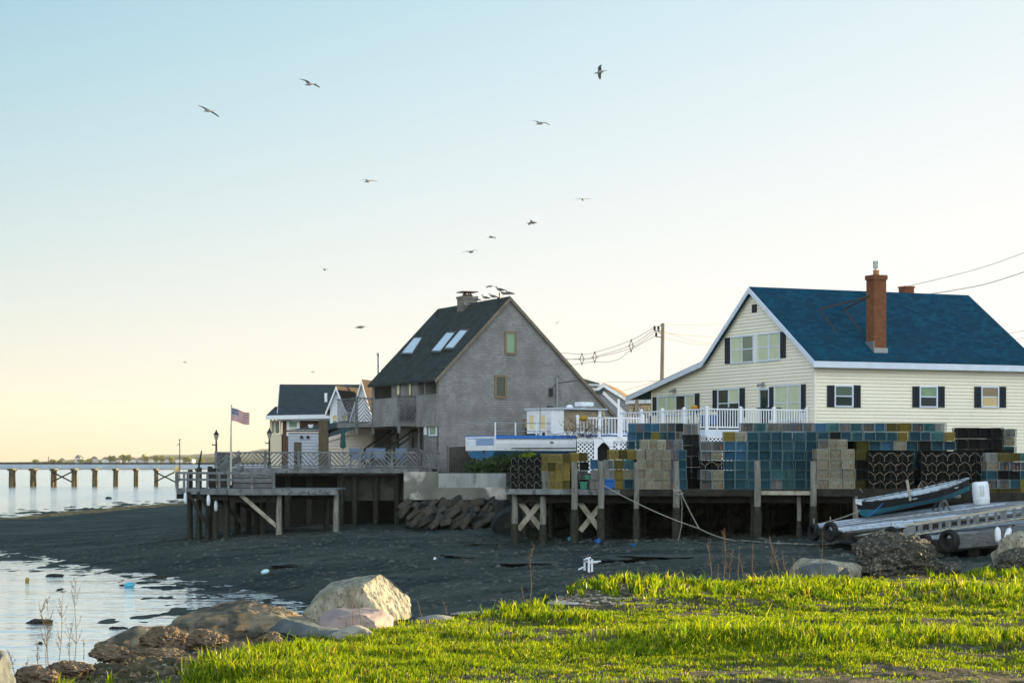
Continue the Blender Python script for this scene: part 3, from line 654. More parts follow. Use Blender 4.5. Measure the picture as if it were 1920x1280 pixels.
for (px, py) in ((1267,731),(1433,720)):
    p = FA.onx(px,py); m = MB(); m.box(-.1,-.0,p.y-.07,p.y+.07,p.z-.06,p.z+.1)
    m.tube([(-.1,p.y,p.z),(-.28,p.y+.2,p.z-.06)], [.05,.085], 8); m.tube([(-.1,p.y,p.z),(-.28,p.y-.2,p.z-.06)], [.05,.085], 8); m.build('flood_light', metal, HA)
# chimneys
s0 = FA.onplane(1643,652,(0,0,zE+tk),(1,0,zE+tk),(0,yA,zA+tk)); ch = .34
zt = FA.ony(1643,515,s0.y-ch).z
m = MB(); m.box(s0.x-ch,s0.x+ch,s0.y-ch,s0.y+ch,s0.z-.6,zt-.22); m.box(s0.x-ch-.05,s0.x+ch+.05,s0.y-ch-.05,s0.y+ch+.05,zt-.218,zt); cm = m.build('chimney', brick, rf)
m = MB(); m.tube([(s0.x,s0.y,zt),(s0.x,s0.y,zt+.26)], .15, 12); m.build('flue', mat('clay_flue', (.30,.15,.08), rough=.9), cm)
m = MB(); m.tube([(s0.x,s0.y,zt+.26),(s0.x,s0.y,zt+.36)], .06, 8); m.tube([(s0.x,s0.y,zt+.33),(s0.x,s0.y,zt+.68)], .15, 14, .165); m.build('chimney_cap', mat('galvanised', (.42,.45,.47), rough=.35, metal=.7), cm)
m = MB(); m.box(s0.x-ch-.05,s0.x+ch+.05,s0.y-ch-.06,s0.y-ch-.012,s0.z-.34,s0.z-.02); m.box(s0.x-ch-.05,s0.x-ch-.012,s0.y-ch-.012,s0.y+ch,s0.z-.2,s0.z+.30); m.build('flashing', metal, cm)
p = FA.ony(1699.5,545,7.0); m = MB(); q = FA.ony(1699.5,537,7.0).z
m.box(p.x-.27,p.x+.27,6.7,7.3,5.5,q-.1); m.box(p.x-.3,p.x+.3,6.67,7.33,q-.1,q); m.build('chimney', brick, rf)
top = V((s0.x-ch,s0.y,FA.ony(1629,555,s0.y).z))
rstk = mat('rust_streak', (.05,.04,.035), (.02,.045,.06), scale=6, rough=.9, spec=.05)
for (px, py) in ((1537,580),(1583,579)):
    b_ = FA.onplane(px,py,(0,0,zE+tk),(1,0,zE+tk),(0,yA,zA+tk)); m = MB(); m.bar(top,b_,.06,.06); m.build('brace', rust, rf)
    e_ = FA.onplane(px+34,py+48,(0,0,zE+tk),(1,0,zE+tk),(0,yA,zA+tk)); up_ = V((0,-.53,.85))*.006; m = MB(); sd_ = V((.07,0,0)); m.poly([b_-sd_+up_,b_+sd_+up_,b_.lerp(e_,.5)+sd_*1.6+up_,e_+sd_*.6+up_,e_-sd_*.3+up_,b_.lerp(e_,.5)-sd_*.9+up_]); m.build('rust_streak', rstk, rf)
for (px, py) in ((1618,550),(1674,553)):
    p = FA.onplane(px,py,(0,yA-.3,zA),(1,yA-.3,zA),(0,yA-.3,zA+1)); m = MB(); m.tube([(p.x,p.y,p.z-.25),(p.x,p.y,p.z)], .05, 6); m.build('vent_pipe', dmetal, rf)
# open porch under the lean-to with post
m = MB(); m.box(.1,.24,yL-.45,yL-.31,zF,zL-.05); m.build('porch_post', white, HA)

# ------------------------------------------------------------------ deck of the cream house: floor, skirt, rails
HD = thing('deck', 'white railed deck along the gable of the cream house', 'deck', FA.o, RZ)
zD = 1.56; dx = -5.55; yEnd = 9.2
m = MB()
for k in range(38): m.box(dx+k*.145,dx+k*.145+.138,.5,yEnd,zD-.05,zD)
m.build('floor', mat('deck_boards', (.40,.38,.35), (.48,.46,.42), scale=3, rough=.8), HD)
m = MB(); m.box(dx,-.1,.43,.497,zD-.32,zD-.01); m.box(dx-.07,dx-.003,.43,yEnd,zD-.32,zD-.01); m.build('fascia', trim, HD)
def lattice(mb, p, q, z0, z1, step=.16, wd=.045, off=V((0,0,0))):
    p = V(p); q = V(q); L_ = (q-p).length; d = (q-p)/L_; H = z1-z0; nrm = V((-d.y,d.x,0))
    for sgn, o in ((1,0),(-1,.012)):
        k = -H
        while k < L_:
            a, b = k, k+H
            t0, t1 = max(0,-a/H), min(1,(L_-a)/H)
            if t1 > t0+.02:
                za, zb = (z0+H*t0, z0+H*t1) if sgn > 0 else (z1-H*t0, z1-H*t1)
                A_, B_ = p+d*(a+H*t0)+nrm*o, p+d*(a+H*t1)+nrm*o
                mb.bar((A_.x,A_.y,za),(B_.x,B_.y,zb),.012,wd)
            k += step
    mb.bar((p.x,p.y,z1),(q.x,q.y,z1),.05,.07); mb.bar((p.x,p.y,z0),(q.x,q.y,z0),.05,.07)
m = MB(); lattice(m,(dx+.03,.46,0),(-.05,.46,0),zF,zD-.34,.2,.05); lattice(m,(dx,.5,0),(dx,yEnd,0),zF,zD-.34,.2,.05); m.build('lattice_skirt', vinyl, HD)
m = MB(); m.box(dx+.15,-.1,.75,.8,zF,zD-.3); m.box(dx+.15,dx+.2,.8,yEnd,zF,zD-.3); m.build('inner_wall', darkwood, HD)
def white_rail(root, p, q, n_posts, H=.93, sp=.135, postw=.12, ends=(1,1)):
    p = V(p); q = V(q); L_ = (q-p).length; d = (q-p)/L_
    m = MB(); m.bar(p+Z*H,q+Z*H,.07,.06); m.bar(p+Z*.1,q+Z*.1,.05,.06)
    n = int(L_/sp)
    for k in range(1,n): a = p+d*(L_*k/n); m.bar(a+Z*.1,a+Z*H,.035,.035)
    m.build('railing', vinyl, root)
    for k in range(n_posts):
        if (k == 0 and not ends[0]) or (k == n_posts-1 and not ends[1]): continue
        a = p+d*(L_*k/(n_posts-1)); m = MB(); h = postw/2
        m.box(a.x-h,a.x+h,a.y-h,a.y+h,a.z-.02,a.z+H+.06); m.box(a.x-h-.02,a.x+h+.02,a.y-h-.02,a.y+h+.02,a.z+H+.06,a.z+H+.10)
        m.add([(a.x-h,a.y-h,a.z+H+.1),(a.x+h,a.y-h,a.z+H+.1),(a.x+h,a.y+h,a.z+H+.1),(a.x-h,a.y+h,a.z+H+.1),(a.x,a.y,a.z+H+.16)],[(0,1,4),(1,2,4),(2,3,4),(3,0,4)])
        m.build('post', vinyl, root)
white_rail(HD,(-.12,.52,zD),(dx+.05,.52,zD),4); white_rail(HD,(dx+.05,.52,zD),(dx+.05,yEnd,zD),5,sp=.27,ends=(0,1))
# lower landing with lattice and arched opening, reached from the deck
HL = thing('deck', 'lower white railed landing with lattice skirt and dark doorway, behind the boat', 'deck', P(1082,868,97.3))
wq = lambda px: (px-1082)/F*97.3
zl = 1.22
m = MB()
for k in range(13): m.box(0,wq(1215),.02+k*.145,.02+k*.145+.138,zl-.05,zl)
m.build('floor', MATS['deck_boards'], HL)
white_rail(HL,(.03,.08,zl),(wq(1206),.08,zl),4,H=.84,sp=.14)
m = MB(); m.box(wq(1158),wq(1162),-.0,.14,-1,zl+1.7); m.build('tall_post', vinyl, HL)
m = MB(); m.box(-.02,wq(1215),-.07,.0,zl-.22,zl-.01); m.build('fascia', vinyl, HL)
m = MB(); lattice(m,(.0,0,0),(wq(1113),0,0),-.8,zl-.25,.19,.05); m.build('lattice_skirt', vinyl, HL); m = MB(); lattice(m,(wq(1150),0,0),(wq(1215),0,0),-.8,zl-.25,.19,.05); m.build('lattice_skirt', vinyl, HL)
m = MB(); m.box(-.02,wq(1215),.6,.66,-1.2,zl-.08); m.build('inner_wall', darkwood, HL)
z0_, z1_ = -.9, (868-828)/F*97.3
m = MB(); x0_, x1_ = wq(1116), wq(1147)
m.box(x0_-.06,x0_+.1,-.1,.02,z0_,z1_+.06); m.box(x1_-.1,x1_+.06,-.1,.02,z0_,z1_+.06); m.box(x0_+.1,x1_-.1,-.1,.02,z1_-.04,z1_+.06)
m.prism([(x0_+.1,-.09,z1_-.04),(x0_+.1,-.09,z1_-.28),(x0_+.32,-.09,z1_-.04)],(0,.1,0)); m.prism([(x1_-.1,-.09,z1_-.04),(x1_-.32,-.09,z1_-.04),(x1_-.1,-.09,z1_-.28)],(0,.1,0)); m.build('door_frame', vinyl, HL)
m = MB(); m.box(x0_+.1,x1_-.1,.3,.33,z0_,z1_-.04); m.build('door', mat('dark_door', (.012,.014,.013), rough=.5), HL)

# ------------------------------------------------------------------ grey shingle house
FB = Frame((-3.588,104,0)); HB = thing('house', 'weathered grey shingle house with steep dark roof, skylights and lattice balconies', 'house', FB.o, RZ)
a_ = FB.ony(955,560); xA2, zA2 = a_.x, a_.z; zE2 = FB.ony(822,706).z; sR = (zA2-2.99)/(FB.ony(1130,757).x-xA2); sL = (zA2-zE2)/xA2; xR = 11.4; DB = 9.3; zG = -.45
def extB(z):
    lo = 0 if z <= zE2 else (z-zE2)/sL; hi = min(xA2+(zA2-z)/sR, xR-.3); return (lo, hi) if hi > lo else None
m = MB(); lap(m, extB, zG, zA2-.1, .115, lambda a,o,z: (a,-o,z), .018, .012); m.build('wall', shing, HB)
tk = .12; m = MB()
def slabx(x0,z0,x1,z1,y0,y1): m.hexa([(x0,y0,z0),(x1,y0,z1),(x1,y1,z1),(x0,y1,z0),(x0,y0,z0+tk),(x1,y0,z1+tk),(x1,y1,z1+tk),(x0,y1,z0+tk)])
slabx(-.22,zE2-.22*sL,xA2,zA2,-.12,DB+.15); slabx(xA2+.002,zA2,xR,zA2-(xR-xA2)*sR,-.12,DB+.15); rb = m.build('roof', roofgrey, HB)
m = MB()
def rk(x0,z0,x1,z1): m.hexa([(x0,-.16,z0-.1),(x1,-.16,z1-.1),(x1,-.123,z1-.1),(x0,-.123,z0-.1),(x0,-.16,z0+.09),(x1,-.16,z1+.09),(x1,-.123,z1+.09),(x0,-.123,z0+.09)])
rk(-.22,zE2-.22*sL,xA2,zA2); rk(xA2,zA2,xR,zA2-(xR-xA2)*sR); m.build('rake_board', mat('weathered_trim', (.20,.165,.12), (.15,.125,.10), scale=3, rough=.85), HB)
brf = mat('brown_frame', (.20,.15,.10), rough=.7)
window(HB,'y',rect(FB,'y',(946,967.8,621.5,664)),[(gblind,gblind)],brf,.09,False); window(HB,'y',rect(FB,'y',(927,949,703,746)),[(dk,dk)],brf,.09,False)
window(HB,'y',rect(FB,'y',(980.5,997,785,818)),[(mat('tan_blind',(.40,.30,.17),rough=.4),dk)],brf,.09,False)
# facade towards the water
def yb(px, x=0): return FB.onx(px, 760, x).y
zB2 = 2.05; wallB = MB()
ext_mid = lambda z: (yb(783.5), yb(734.6))
wallB_place = lambda a,o,z: (-o,a,z)
lap(wallB, lambda z: (.0,DB), 1.78, 2.25, .115, wallB_place, .018, .012)
lap(wallB, ext_mid, 2.25, zE2, .115, wallB_place, .018, .012); lap(wallB, lambda z: (0,yb(820.7)+.12), zG, zE2, .115, wallB_place, .018, .012)
lap(wallB, lambda z: (yb(702.5),DB), zG, zE2, .115, wallB_place, .018, .012); lap(wallB, lambda z: (0,1.9), zG, 1.78, .115, wallB_place, .018, .012)
lap(wallB, lambda z: (4.0,5.3), zG, 1.78, .115, wallB_place, .018, .012)
wallB.build('wall', shing, HB)
m = MB(); m.box(1.2,1.25,0,DB,zG,zE2+.9); m.box(0,1.2,DB-.05,DB,zG,zE2); 
for y_ in (yb(783.5), yb(734.6), 1.9, 4.0, 5.3): m.box(.02,1.2,y_-.04,y_+.04,zG,zE2)
m.box(.02,1.2,.05,DB-.06,1.8,1.95); m.build('inner_wall', shing, HB)
m = MB(); m.box(1.2,xA2*2,DB-.02,DB,zG,zE2); m.build('rear_wall', shing, HB)
for (y0,y1,z0,z1) in ((.4,1.8,2.1,4.0),(7.1,8.6,2.1,4.0),(2.2,3.8,zG,1.7),(5.6,8.6,zG,1.7)):
    m = MB(); m.box(1.12,1.18,y0,y1,z0,z1); d_ = m.build('glass_door', grglass, HB); m = MB()
    for e in (y0,(y0+y1)/2,y1): m.box(1.08,1.19,e-.05,e+.05,z0,z1)
    m.build('frame', brf, d_)
window(HB,'x',rect(FB,'x',(744.4,751.5,718,743)),[pb],brf,.05,False); window(HB,'x',rect(FB,'x',(767,773,716,742)),[pb],brf,.05,False); window(HB,'x',rect(FB,'x',(806,820,793,817)),[(gblind,gblind)],trim,.06,False)
r = rect(FB,'x',(796.5,801.5,800,815)); m = MB(); plbox(m,'x',r[0],r[1],r[2],r[3],.02,.06); m.build('notice_board', white, HB)
# balconies
def solid_par(p, q, z0, z1, mt=shing, name='parapet'):
    m = MB(); m.bar((p[0],p[1],(z0+z1)/2),(q[0],q[1],(z0+z1)/2),.1,z1-z0); m.bar((p[0],p[1],z1+.03),(q[0],q[1],z1+.03),.16,.055); return m.build(name, mt, HB)
def chev(mb, p, q, z0, z1, step=.19, dirs=(1,), w_=.05, frame=.06):
    """railing panel of diagonal slats; dirs gives the slant of each part of the panel"""
    p = V(p); q = V(q); H = z1-z0
    mb.bar((p.x,p.y,z1),(q.x,q.y,z1),frame+.02,frame); mb.bar((p.x,p.y,z0),(q.x,q.y,z0),frame,frame)
    for i, sg in enumerate(dirs):
        a, b = p.lerp(q,i/len(dirs)), p.lerp(q,(i+1)/len(dirs)); L_ = (b-a).length; d = (b-a)/L_; run = H*.95; k = -run+step*.5
        while k < L_:
            s0_, s1_ = max(0,-k/run), min(1,(L_-k)/run)
            if s1_-s0_ > .06:
                A_, B_ = a+d*(k+run*s0_), a+d*(k+run*s1_); za, zb = (z0+H*s0_, z0+H*s1_) if sg > 0 else (z1-H*s0_, z1-H*s1_)
                mb.bar((A_.x,A_.y,za),(B_.x,B_.y,zb),.02,w_)
            k += step
zp = 3.32
solid_par((-.06,0),(-.06,2.75),1.8,zp); 
m = MB(); m.box(-1.0,0,2.8,6.5,1.85,2.05); m.build('balcony_floor', shing, HB); m = MB(); m.box(-1.9,0,6.5,DB+.2,1.85,2.05); m.build('balcony_floor', shing, HB)
cp = [(-.98-.12*math.sin(math.pi*k/6), 2.8+3.65*k/6) for k in range(7)]
m = MB()
for a, b2 in zip(cp[:-1],cp[1:]): m.bar((a[0],a[1],2.55),(b2[0],b2[1],2.55),.08,1.42)
m.build('parapet', shing, HB)
m = MB(); chev(m,(-.98,2.78,0),(-.1,2.78,0),2.1,zp,.19,(-1,1),.04); m.build('balcony_railing', oldwood2, HB)
m = MB(); chev(m,(-1.88,6.52,0),(-.98,6.52,0),2.1,zp,.19,(1,-1),.04); m.build('balcony_railing', oldwood2, HB)
m = MB(); chev(m,(-1.88,6.6,0),(-1.88,DB+.2,0),2.1,zp,.19,(1,-1),.04); m.build('balcony_railing', oldwood2, HB)
for (x_,y_,zt_) in ((-1.88,6.52,zp+.1),(-1.0,2.78,zp+.1),(-.98,6.5,zp+.1)):
    m = MB(); m.box(x_-.06,x_+.06,y_-.06,y_+.06,1.5,zt_); m.build('post', oldwood2, HB)
# roof things: skylights, chimney, pipes
pl = ((0,0,zE2+tk),(0,1,zE2+tk),(xA2,0,zA2+tk)); nrm = V((-sL,0,1)).normalized()
for q in (((756.5,664),(775,664),(792.5,636.5),(779,636.5)),((812.5,660),(828,660),(854,627),(840,627)),((837.5,654.5),(852,654.5),(878.5,622.5),(865.5,622.5))):
    pts = [FB.onplane(px,py,*pl) for px, py in q]; c = sum(pts,V())/4
    m = MB(); m.prism([c+(p-c)*1.22 for p in pts], nrm*.1); k_ = m.build('skylight', mat('skylight_frame',(.05,.06,.065),rough=.6), rb)
    m = MB(); m.prism([p+nrm*.104 for p in pts], nrm*.012); m.build('glass', skyglass, k_)
cpos = FB.onx(876,560,xA2); y_ = cpos.y; zt = FB.onx(876,556,xA2).z; cw = .4
m = MB(); m.box(xA2-cw,xA2+cw,y_-cw,y_+cw,zA2-.7,zt-.12); m.box(xA2-cw-.04,xA2+cw+.04,y_-cw-.04,y_+cw+.04,zt-.118,zt); cm = m.build('chimney', greybrick, rb)
m = MB()
for sx2 in (-1,1):
    for sy2 in (-1,1): m.tube([(xA2+sx2*.2,y_+sy2*.2,zt),(xA2+sx2*.1,y_+sy2*.1,zt+.2)], .04, 6)
m.tube([(xA2,y_,zt),(xA2,y_,zt+.1)],[.28,.2],10); m.box(xA2-.43,xA2+.43,y_-.43,y_+.43,zt+.2,zt+.25); m.build('chimney_cap', rust, cm)
p = FB.onplane(934,573,*pl); m = MB(); m.tube([(p.x,p.y,p.z-.1),(p.x,p.y,p.z+.42)], .05, 8); m.build('vent_pipe', dmetal, rb)
p = FB.onplane(819.5,594,*pl); m = MB(); m.tube([(p.x,p.y,p.z-.1),(p.x,p.y,p.z+.28)], .05, 8); m.build('vent_pipe', dmetal, rb)
p = P(710,690,113); q_ = FB.loc(p); m = MB(); m.tube([(q_.x,q_.y,3.2),(q_.x,q_.y,FB.loc(P(710,665,113)).z)], .075, 10); m.tube([(q_.x,q_.y,FB.loc(P(710,666,113)).z),(q_.x,q_.y,FB.loc(P(710,662,113)).z)], .12, 10); m.build('stovepipe', metal, HB)
p = FB.ony(1043,765); q_ = FB.ony(1043,706); m = MB(); m.tube([(p.x,-.1,p.z-1.2),(p.x,-.1,q_.z),(p.x+.02,-.22,q_.z+.06),(p.x,-.34,q_.z)], .05, 8); m.build('conduit', metal, HB)
c_ = FB.ony(1032,735); m = MB(); m.box(c_.x-.1,c_.x+.1,-.1,-.02,c_.z-.2,c_.z+.2); m.tube([(c_.x,-.06,c_.z+.15),(c_.x+.3,-.06,c_.z+.42),(p.x,-.06,c_.z+.45),(p.x+1.2,-.05,c_.z+.62),(p.x+1.7,-.05,c_.z+.5)], .014, 4); m.build('meter_box', dmetal, HB)
# outside stairs down to the deck, two flights
for (xa,ya,k) in ((-.05,5.4,1),(-.05,2.2,2)):
    m = MB(); n = 5
    for i in range(n): m.box(xa-.28*(i+1),xa-.28*i,ya,ya+1.1,-.3,.75-.18*i)
    s_ = m.build('stair', oldwood, HB); m = MB()
    for e in (ya-.02,ya+1.1):
        m.bar((xa,e,1.65),(xa-.28*n,e,.72),.06,.1); m.bar((xa,e,1.65),(xa+.6,e,1.65),.06,.1); m.bar((xa-.28*n,e,-.2),(xa-.28*n,e,.75),.08); m.bar((xa,e,.6),(xa,e,1.7),.08)
    m.build('handrail', darkwood, s_)

# ------------------------------------------------------------------ houses beyond on the left
def gable_block(root, x0, x1, y0, y1, z0, ze, zr, axis, wm_, rm, ovh=.25, lapc=.2, fas=white, wname='wall', rname='roof'):
    """walls and gable roof of a simple house; axis = direction of the ridge"""
    m = MB()
    if axis == 'x':
        ym = (y0+y1)/2; e = lambda z: (y0+max(0,(z-ze)/(zr-ze))*(ym-y0), y1-max(0,(z-ze)/(zr-ze))*(y1-ym))
        lap(m, lambda z: (x0,x1), z0, ze, lapc, lambda a,o,z: (a,y0-o,z)); lap(m, lambda z: (x0,x1), z0, ze, lapc, lambda a,o,z: (a,y1+o,z))
        lap(m, e, z0, zr-.1, lapc, lambda a,o,z: (x0-o,a,z)); lap(m, e, z0, zr-.1, lapc, lambda a,o,z: (x1+o,a,z))
    else:
        xm = (x0+x1)/2; e = lambda z: (x0+max(0,(z-ze)/(zr-ze))*(xm-x0), x1-max(0,(z-ze)/(zr-ze))*(x1-xm))
        lap(m, lambda z: (y0,y1), z0, ze, lapc, lambda a,o,z: (x0-o,a,z)); lap(m, lambda z: (y0,y1), z0, ze, lapc, lambda a,o,z: (x1+o,a,z))
        lap(m, e, z0, zr-.1, lapc, lambda a,o,z: (a,y0-o,z)); lap(m, e, z0, zr-.1, lapc, lambda a,o,z: (a,y1+o,z))
    m.build(wname, wm_, root); m = MB(); f = MB(); k = .12
    if axis == 'x':
        s = (zr-ze)/(ym-y0); g = ovh
        for (a, b) in ((y0-g,ym),(y1+g,ym)):
            za = ze-g*s; m.hexa([(x0-g,a,za),(x1+g,a,za),(x1+g,b,zr),(x0-g,b,zr),(x0-g,a,za+k),(x1+g,a,za+k),(x1+g,b,zr+k),(x0-g,b,zr+k)])
            for xx in (x0-g-.04,x1+g+.003): f.hexa([(xx,a,za-.12),(xx+.037,a,za-.12),(xx+.037,b,zr-.12),(xx,b,zr-.12),(xx,a,za+.09),(xx+.037,a,za+.09),(xx+.037,b,zr+.09),(xx,b,zr+.09)])
            s2 = -1 if a < b else 1; f.box(x0-g,x1+g,min(a+s2*.003,a+s2*.04),max(a+s2*.003,a+s2*.04),za-.14,za+.08)
    else:
        s = (zr-ze)/(xm-x0); g = ovh
        for (a, b) in ((x0-g,xm),(x1+g,xm)):
            za = ze-g*s; m.hexa([(a,y0-g,za),(b,y0-g,zr),(b,y1+g,zr),(a,y1+g,za),(a,y0-g,za+k),(b,y0-g,zr+k),(b,y1+g,zr+k),(a,y1+g,za+k)])
            for yy in (y0-g-.04,y1+g+.003): f.hexa([(a,yy,za-.14),(b,yy,zr-.14),(b,yy+.037,zr-.14),(a,yy+.037,za-.14),(a,yy,za+.09),(b,yy,zr+.09),(b,yy+.037,zr+.09),(a,yy+.037,za+.09)])
            s2 = -1 if a < b else 1; f.box(min(a+s2*.003,a+s2*.04),max(a+s2*.003,a+s2*.04),y0-g,y1+g,za-.14,za+.08)
    r_ = m.build(rname, rm, root); f.build('fascia', fas, root); return r_
def LX(px, Y): return (px-960)/F*Y
def LZ(py, Y): return (HOR-py)/F*Y
Y1 = 126
HC = thing('house', 'brown house with dark green roof and white corner porch, leftmost of the row', 'house', (LX(553,Y1),Y1,0), math.radians(4))
o_ = HC.location.copy(); q = lambda px: LX(px,Y1)-o_.x
rfc = gable_block(HC, q(530), q(700), 0, 7, -.6, LZ(779,Y1), LZ(724,Y1+3.5), 'x', brownwall, roofdark, ovh=.3)
m = MB(); m.box(q(610)-.08,q(610)+.08,1.3,1.46,LZ(752,Y1),LZ(735,Y1)); m.build('vent_pipe', white, rfc)
m = MB(); x0_, x1_ = q(506), q(528); m.box(x0_,x1_,.1,4.5,-.6,LZ(813,Y1)); m.box(x0_,x0_+.14,.1,.24,LZ(813,Y1),LZ(784,Y1)); m.box(x1_-.1,x1_,.1,.24,LZ(813,Y1),LZ(784,Y1)); m.box(q(515)-.06,q(515)+.06,.1,.2,LZ(813,Y1),LZ(784,Y1)); m.build('porch', mat('porch_cream',(.62,.56,.42),rough=.7), HC)
for (l, r2) in ((q(507.5),q(513.5)),(q(516.5),q(524))):
    m = MB(); m.box(l,r2,.16,.18,LZ(812,Y1),LZ(788,Y1)); m.build('porch_window', grglass, HC)
m = MB(); zz = LZ(783,Y1); m.hexa([(q(499),-.5,zz),(q(622),-.5,zz+.08),(q(622),1.2,zz+.62),(q(512),3,zz+.62),(q(499),-.5,zz+.1),(q(622),-.5,zz+.18),(q(622),1.2,zz+.74),(q(512),3,zz+.74)]); m.build('porch_roof', roofdark, HC)
m = MB(); m.bar((q(499),-.53,zz),(q(622),-.53,zz+.08),.06,.24); m.build('porch_fascia', white, HC)
r = (q(537.5),q(562),LZ(817,Y1),LZ(785.5,Y1)); window(HC,'y',r,[(gblind,pb)],white,.16,True)
Y2 = 120
for (pk, pt, L_, Rr, zb_, lab, wy) in ((632,727,619,646,760,'white gabled house with two golden windows behind the beige shed',0),(679.5,715,656,703,792,'white house with a brown roof next to the grey shingle house',1)):
    Yh = Y2-4*wy; H_ = thing('house', lab, 'house', (LX(pk,Yh),Yh,0), math.radians(-14)); hw = LX(Rr,Yh)-LX(pk,Yh)
    gable_block(H_, -hw, hw, 0, 9, -.6, LZ(zb_,Yh), LZ(pt,Yh), 'y', mat('white_siding',(.66,.70,.76),(.60,.64,.70),scale=1,rough=.6), roofbrown, ovh=.18)
    if not wy:
        for xx in (-.12,.42): window(H_,'y',(xx-.18,xx+.2,LZ(798,Yh),LZ(776,Yh)),[(gold,gblind)],white,.07,True)
        m = MB(); m.box(hw+.05,hw+4,1.0,8,-.6,LZ(764,Yh)); m.build('side_wing', MATS['white_siding'], H_)
        m = MB(); m.hexa([(hw,.8,LZ(764,Yh)),(hw+4.2,.8,LZ(764,Yh)),(hw+4.2,5,LZ(727,Yh)),(hw-1,5,LZ(727,Yh)),(hw,.8,LZ(762,Yh)),(hw+4.2,.8,LZ(762,Yh)),(hw+4.2,5,LZ(725,Yh)),(hw-1,5,LZ(725,Yh))]); m.build('wing_roof', roofbrown, H_)
Y3 = 112.5
HS = thing('shed', 'beige lapboard shed with a shallow dark roof and blue white end, behind the left deck', 'shed', (LX(608,Y3),Y3,0)); q = lambda px: LX(px,Y3)-HS.location.x
m = MB(); ex = lambda z: (0,q(703)) if z < LZ(829,Y3) else ((z-LZ(829,Y3))/(LZ(799,Y3)-LZ(829,Y3))*q(703), q(703)) if z < LZ(799,Y3) else None
lap(m, ex, -.45, LZ(800,Y3), .17, lambda a,o,z: (a,-o,z)); m.build('wall', beige, HS)
m = MB(); m.bar((q(596),-.06,LZ(829,Y3)),(q(703),-.06,LZ(797.5,Y3)),.06,.2); m.bar((q(534),.9,LZ(808,Y3)),(q(598),.9,LZ(808,Y3)),.06,.16); m.build('fascia', mat('pinkish_trim',(.62,.56,.50),rough=.6), HS)
m = MB(); lap(m, lambda z: (q(537),q(598)), -.45, LZ(810,Y3), .17, lambda a,o,z: (a,.95-o,z)); m.build('end_wall', mat('bluish_siding', (.40,.45,.52), (.34,.39,.45), scale=1, rough=.6), HS)
m = MB(); m.hexa([(q(534),.85,LZ(808,Y3)),(q(598),.85,LZ(808,Y3)),(q(703),4,LZ(786,Y3)),(q(640),5,LZ(786,Y3)),(q(534),.85,LZ(806,Y3)),(q(598),.85,LZ(806,Y3)),(q(703),4,LZ(784,Y3)),(q(640),5,LZ(784,Y3))])
m.hexa([(q(597),-.08,LZ(827.5,Y3)),(q(703),-.08,LZ(796,Y3)),(q(703),4,LZ(788,Y3)),(q(600),3,LZ(803,Y3)),(q(597),-.08,LZ(826,Y3)),(q(703),-.08,LZ(794.5,Y3)),(q(703),4,LZ(786.5,Y3)),(q(600),3,LZ(801.5,Y3))]); m.build('roof', roofdark, HS)
m = MB(); m.box(q(577)-.1,q(577)+.1,1.6,1.8,LZ(806,Y3),LZ(796,Y3)); m.box(q(577)-.14,q(577)+.14,1.56,1.84,LZ(797,Y3),LZ(794.5,Y3)); m.build('roof_vent', white, HS)
for px in (565,577): 
    m = MB(); m.tube([(q(px),.9,LZ(820,Y3)),(q(px)-.1,.8,LZ(818,Y3))],[.04,.08],8); m.build('lamp', dmetal, HS)
m = MB(); m.box(q(548),q(562),.9,.94,-.4,LZ(828,Y3)); m.build('door', dkglass, HS)
m = MB(); m.tube([(q(696),-.05,LZ(812,Y3)),(q(696),-.15,LZ(812,Y3))],[.09,.12],10); m.build('dryer_vent', white, HS)
# houses beyond, between the two big ones
Y4 = 140
HE = thing('house', 'grey house with a dark hipped roof peeking above the shingle house roof', 'house', (LX(1088,Y4),Y4,0), math.radians(10)); q = lambda px: LX(px,Y4)-HE.location.x
m = MB(); lap(m, lambda z: (q(1062),q(1122)), -.5, LZ(722,Y4), .2, lambda a,o,z: (a,-o,z)); lap(m, lambda z: (0,6), -.5, LZ(722,Y4), .2, lambda a,o,z: (q(1122)+o,a,z)); m.build('wall', greywall, HE)
m = MB(); m.box(q(1060),q(1124),-.25,-.2,LZ(723,Y4),LZ(719,Y4)); m.box(q(1121),q(1124),-.2,-.05,LZ(760,Y4),LZ(723,Y4)); m.build('fascia', white, HE)
zz = LZ(719,Y4); m = MB(); m.add([(q(1058),-.3,zz),(q(1125),-.3,zz),(q(1125),6,zz),(q(1058),6,zz),(q(1084),2.9,LZ(701,Y4)),(q(1094),2.9,LZ(701,Y4))],[(0,1,5,4),(1,2,5),(2,3,4,5),(3,0,4),(3,2,1,0)]); m.build('roof', roofdark, HE)
window(HE,'y',(q(1106),q(1117),LZ(740,Y4),LZ(727,Y4)),[(gold,gold)],white,.08,False)
Y5 = 132
HG = thing('house', 'grey gabled house with white trim and a sunlit tan roof behind the boat cabin', 'house', (LX(1132,Y5),Y5,0), math.radians(-8)); q = lambda px: LX(px,Y5)-HG.location.x
gable_block(HG, q(1084), q(1181), 0, 9, -.5, LZ(752,Y5), LZ(721.5,Y5), 'y', greywall, roofgold, ovh=.15)
window(HG,'y',(q(1157),q(1172),LZ(790,Y5),LZ(770,Y5)),[(gblind,gold)],white,.1,False)
m = MB(); m.hexa([(q(1112),-2,LZ(740,Y5-2)),(q(1136),-2,LZ(737,Y5-2)),(q(1136),-.02,LZ(733,Y5)),(q(1118),-.02,LZ(733,Y5)),(q(1112),-2,LZ(738,Y5-2)),(q(1136),-2,LZ(735,Y5-2)),(q(1136),-.02,LZ(731,Y5)),(q(1118),-.02,LZ(731,Y5))]); m.build('porch_roof', roofdark, HG)
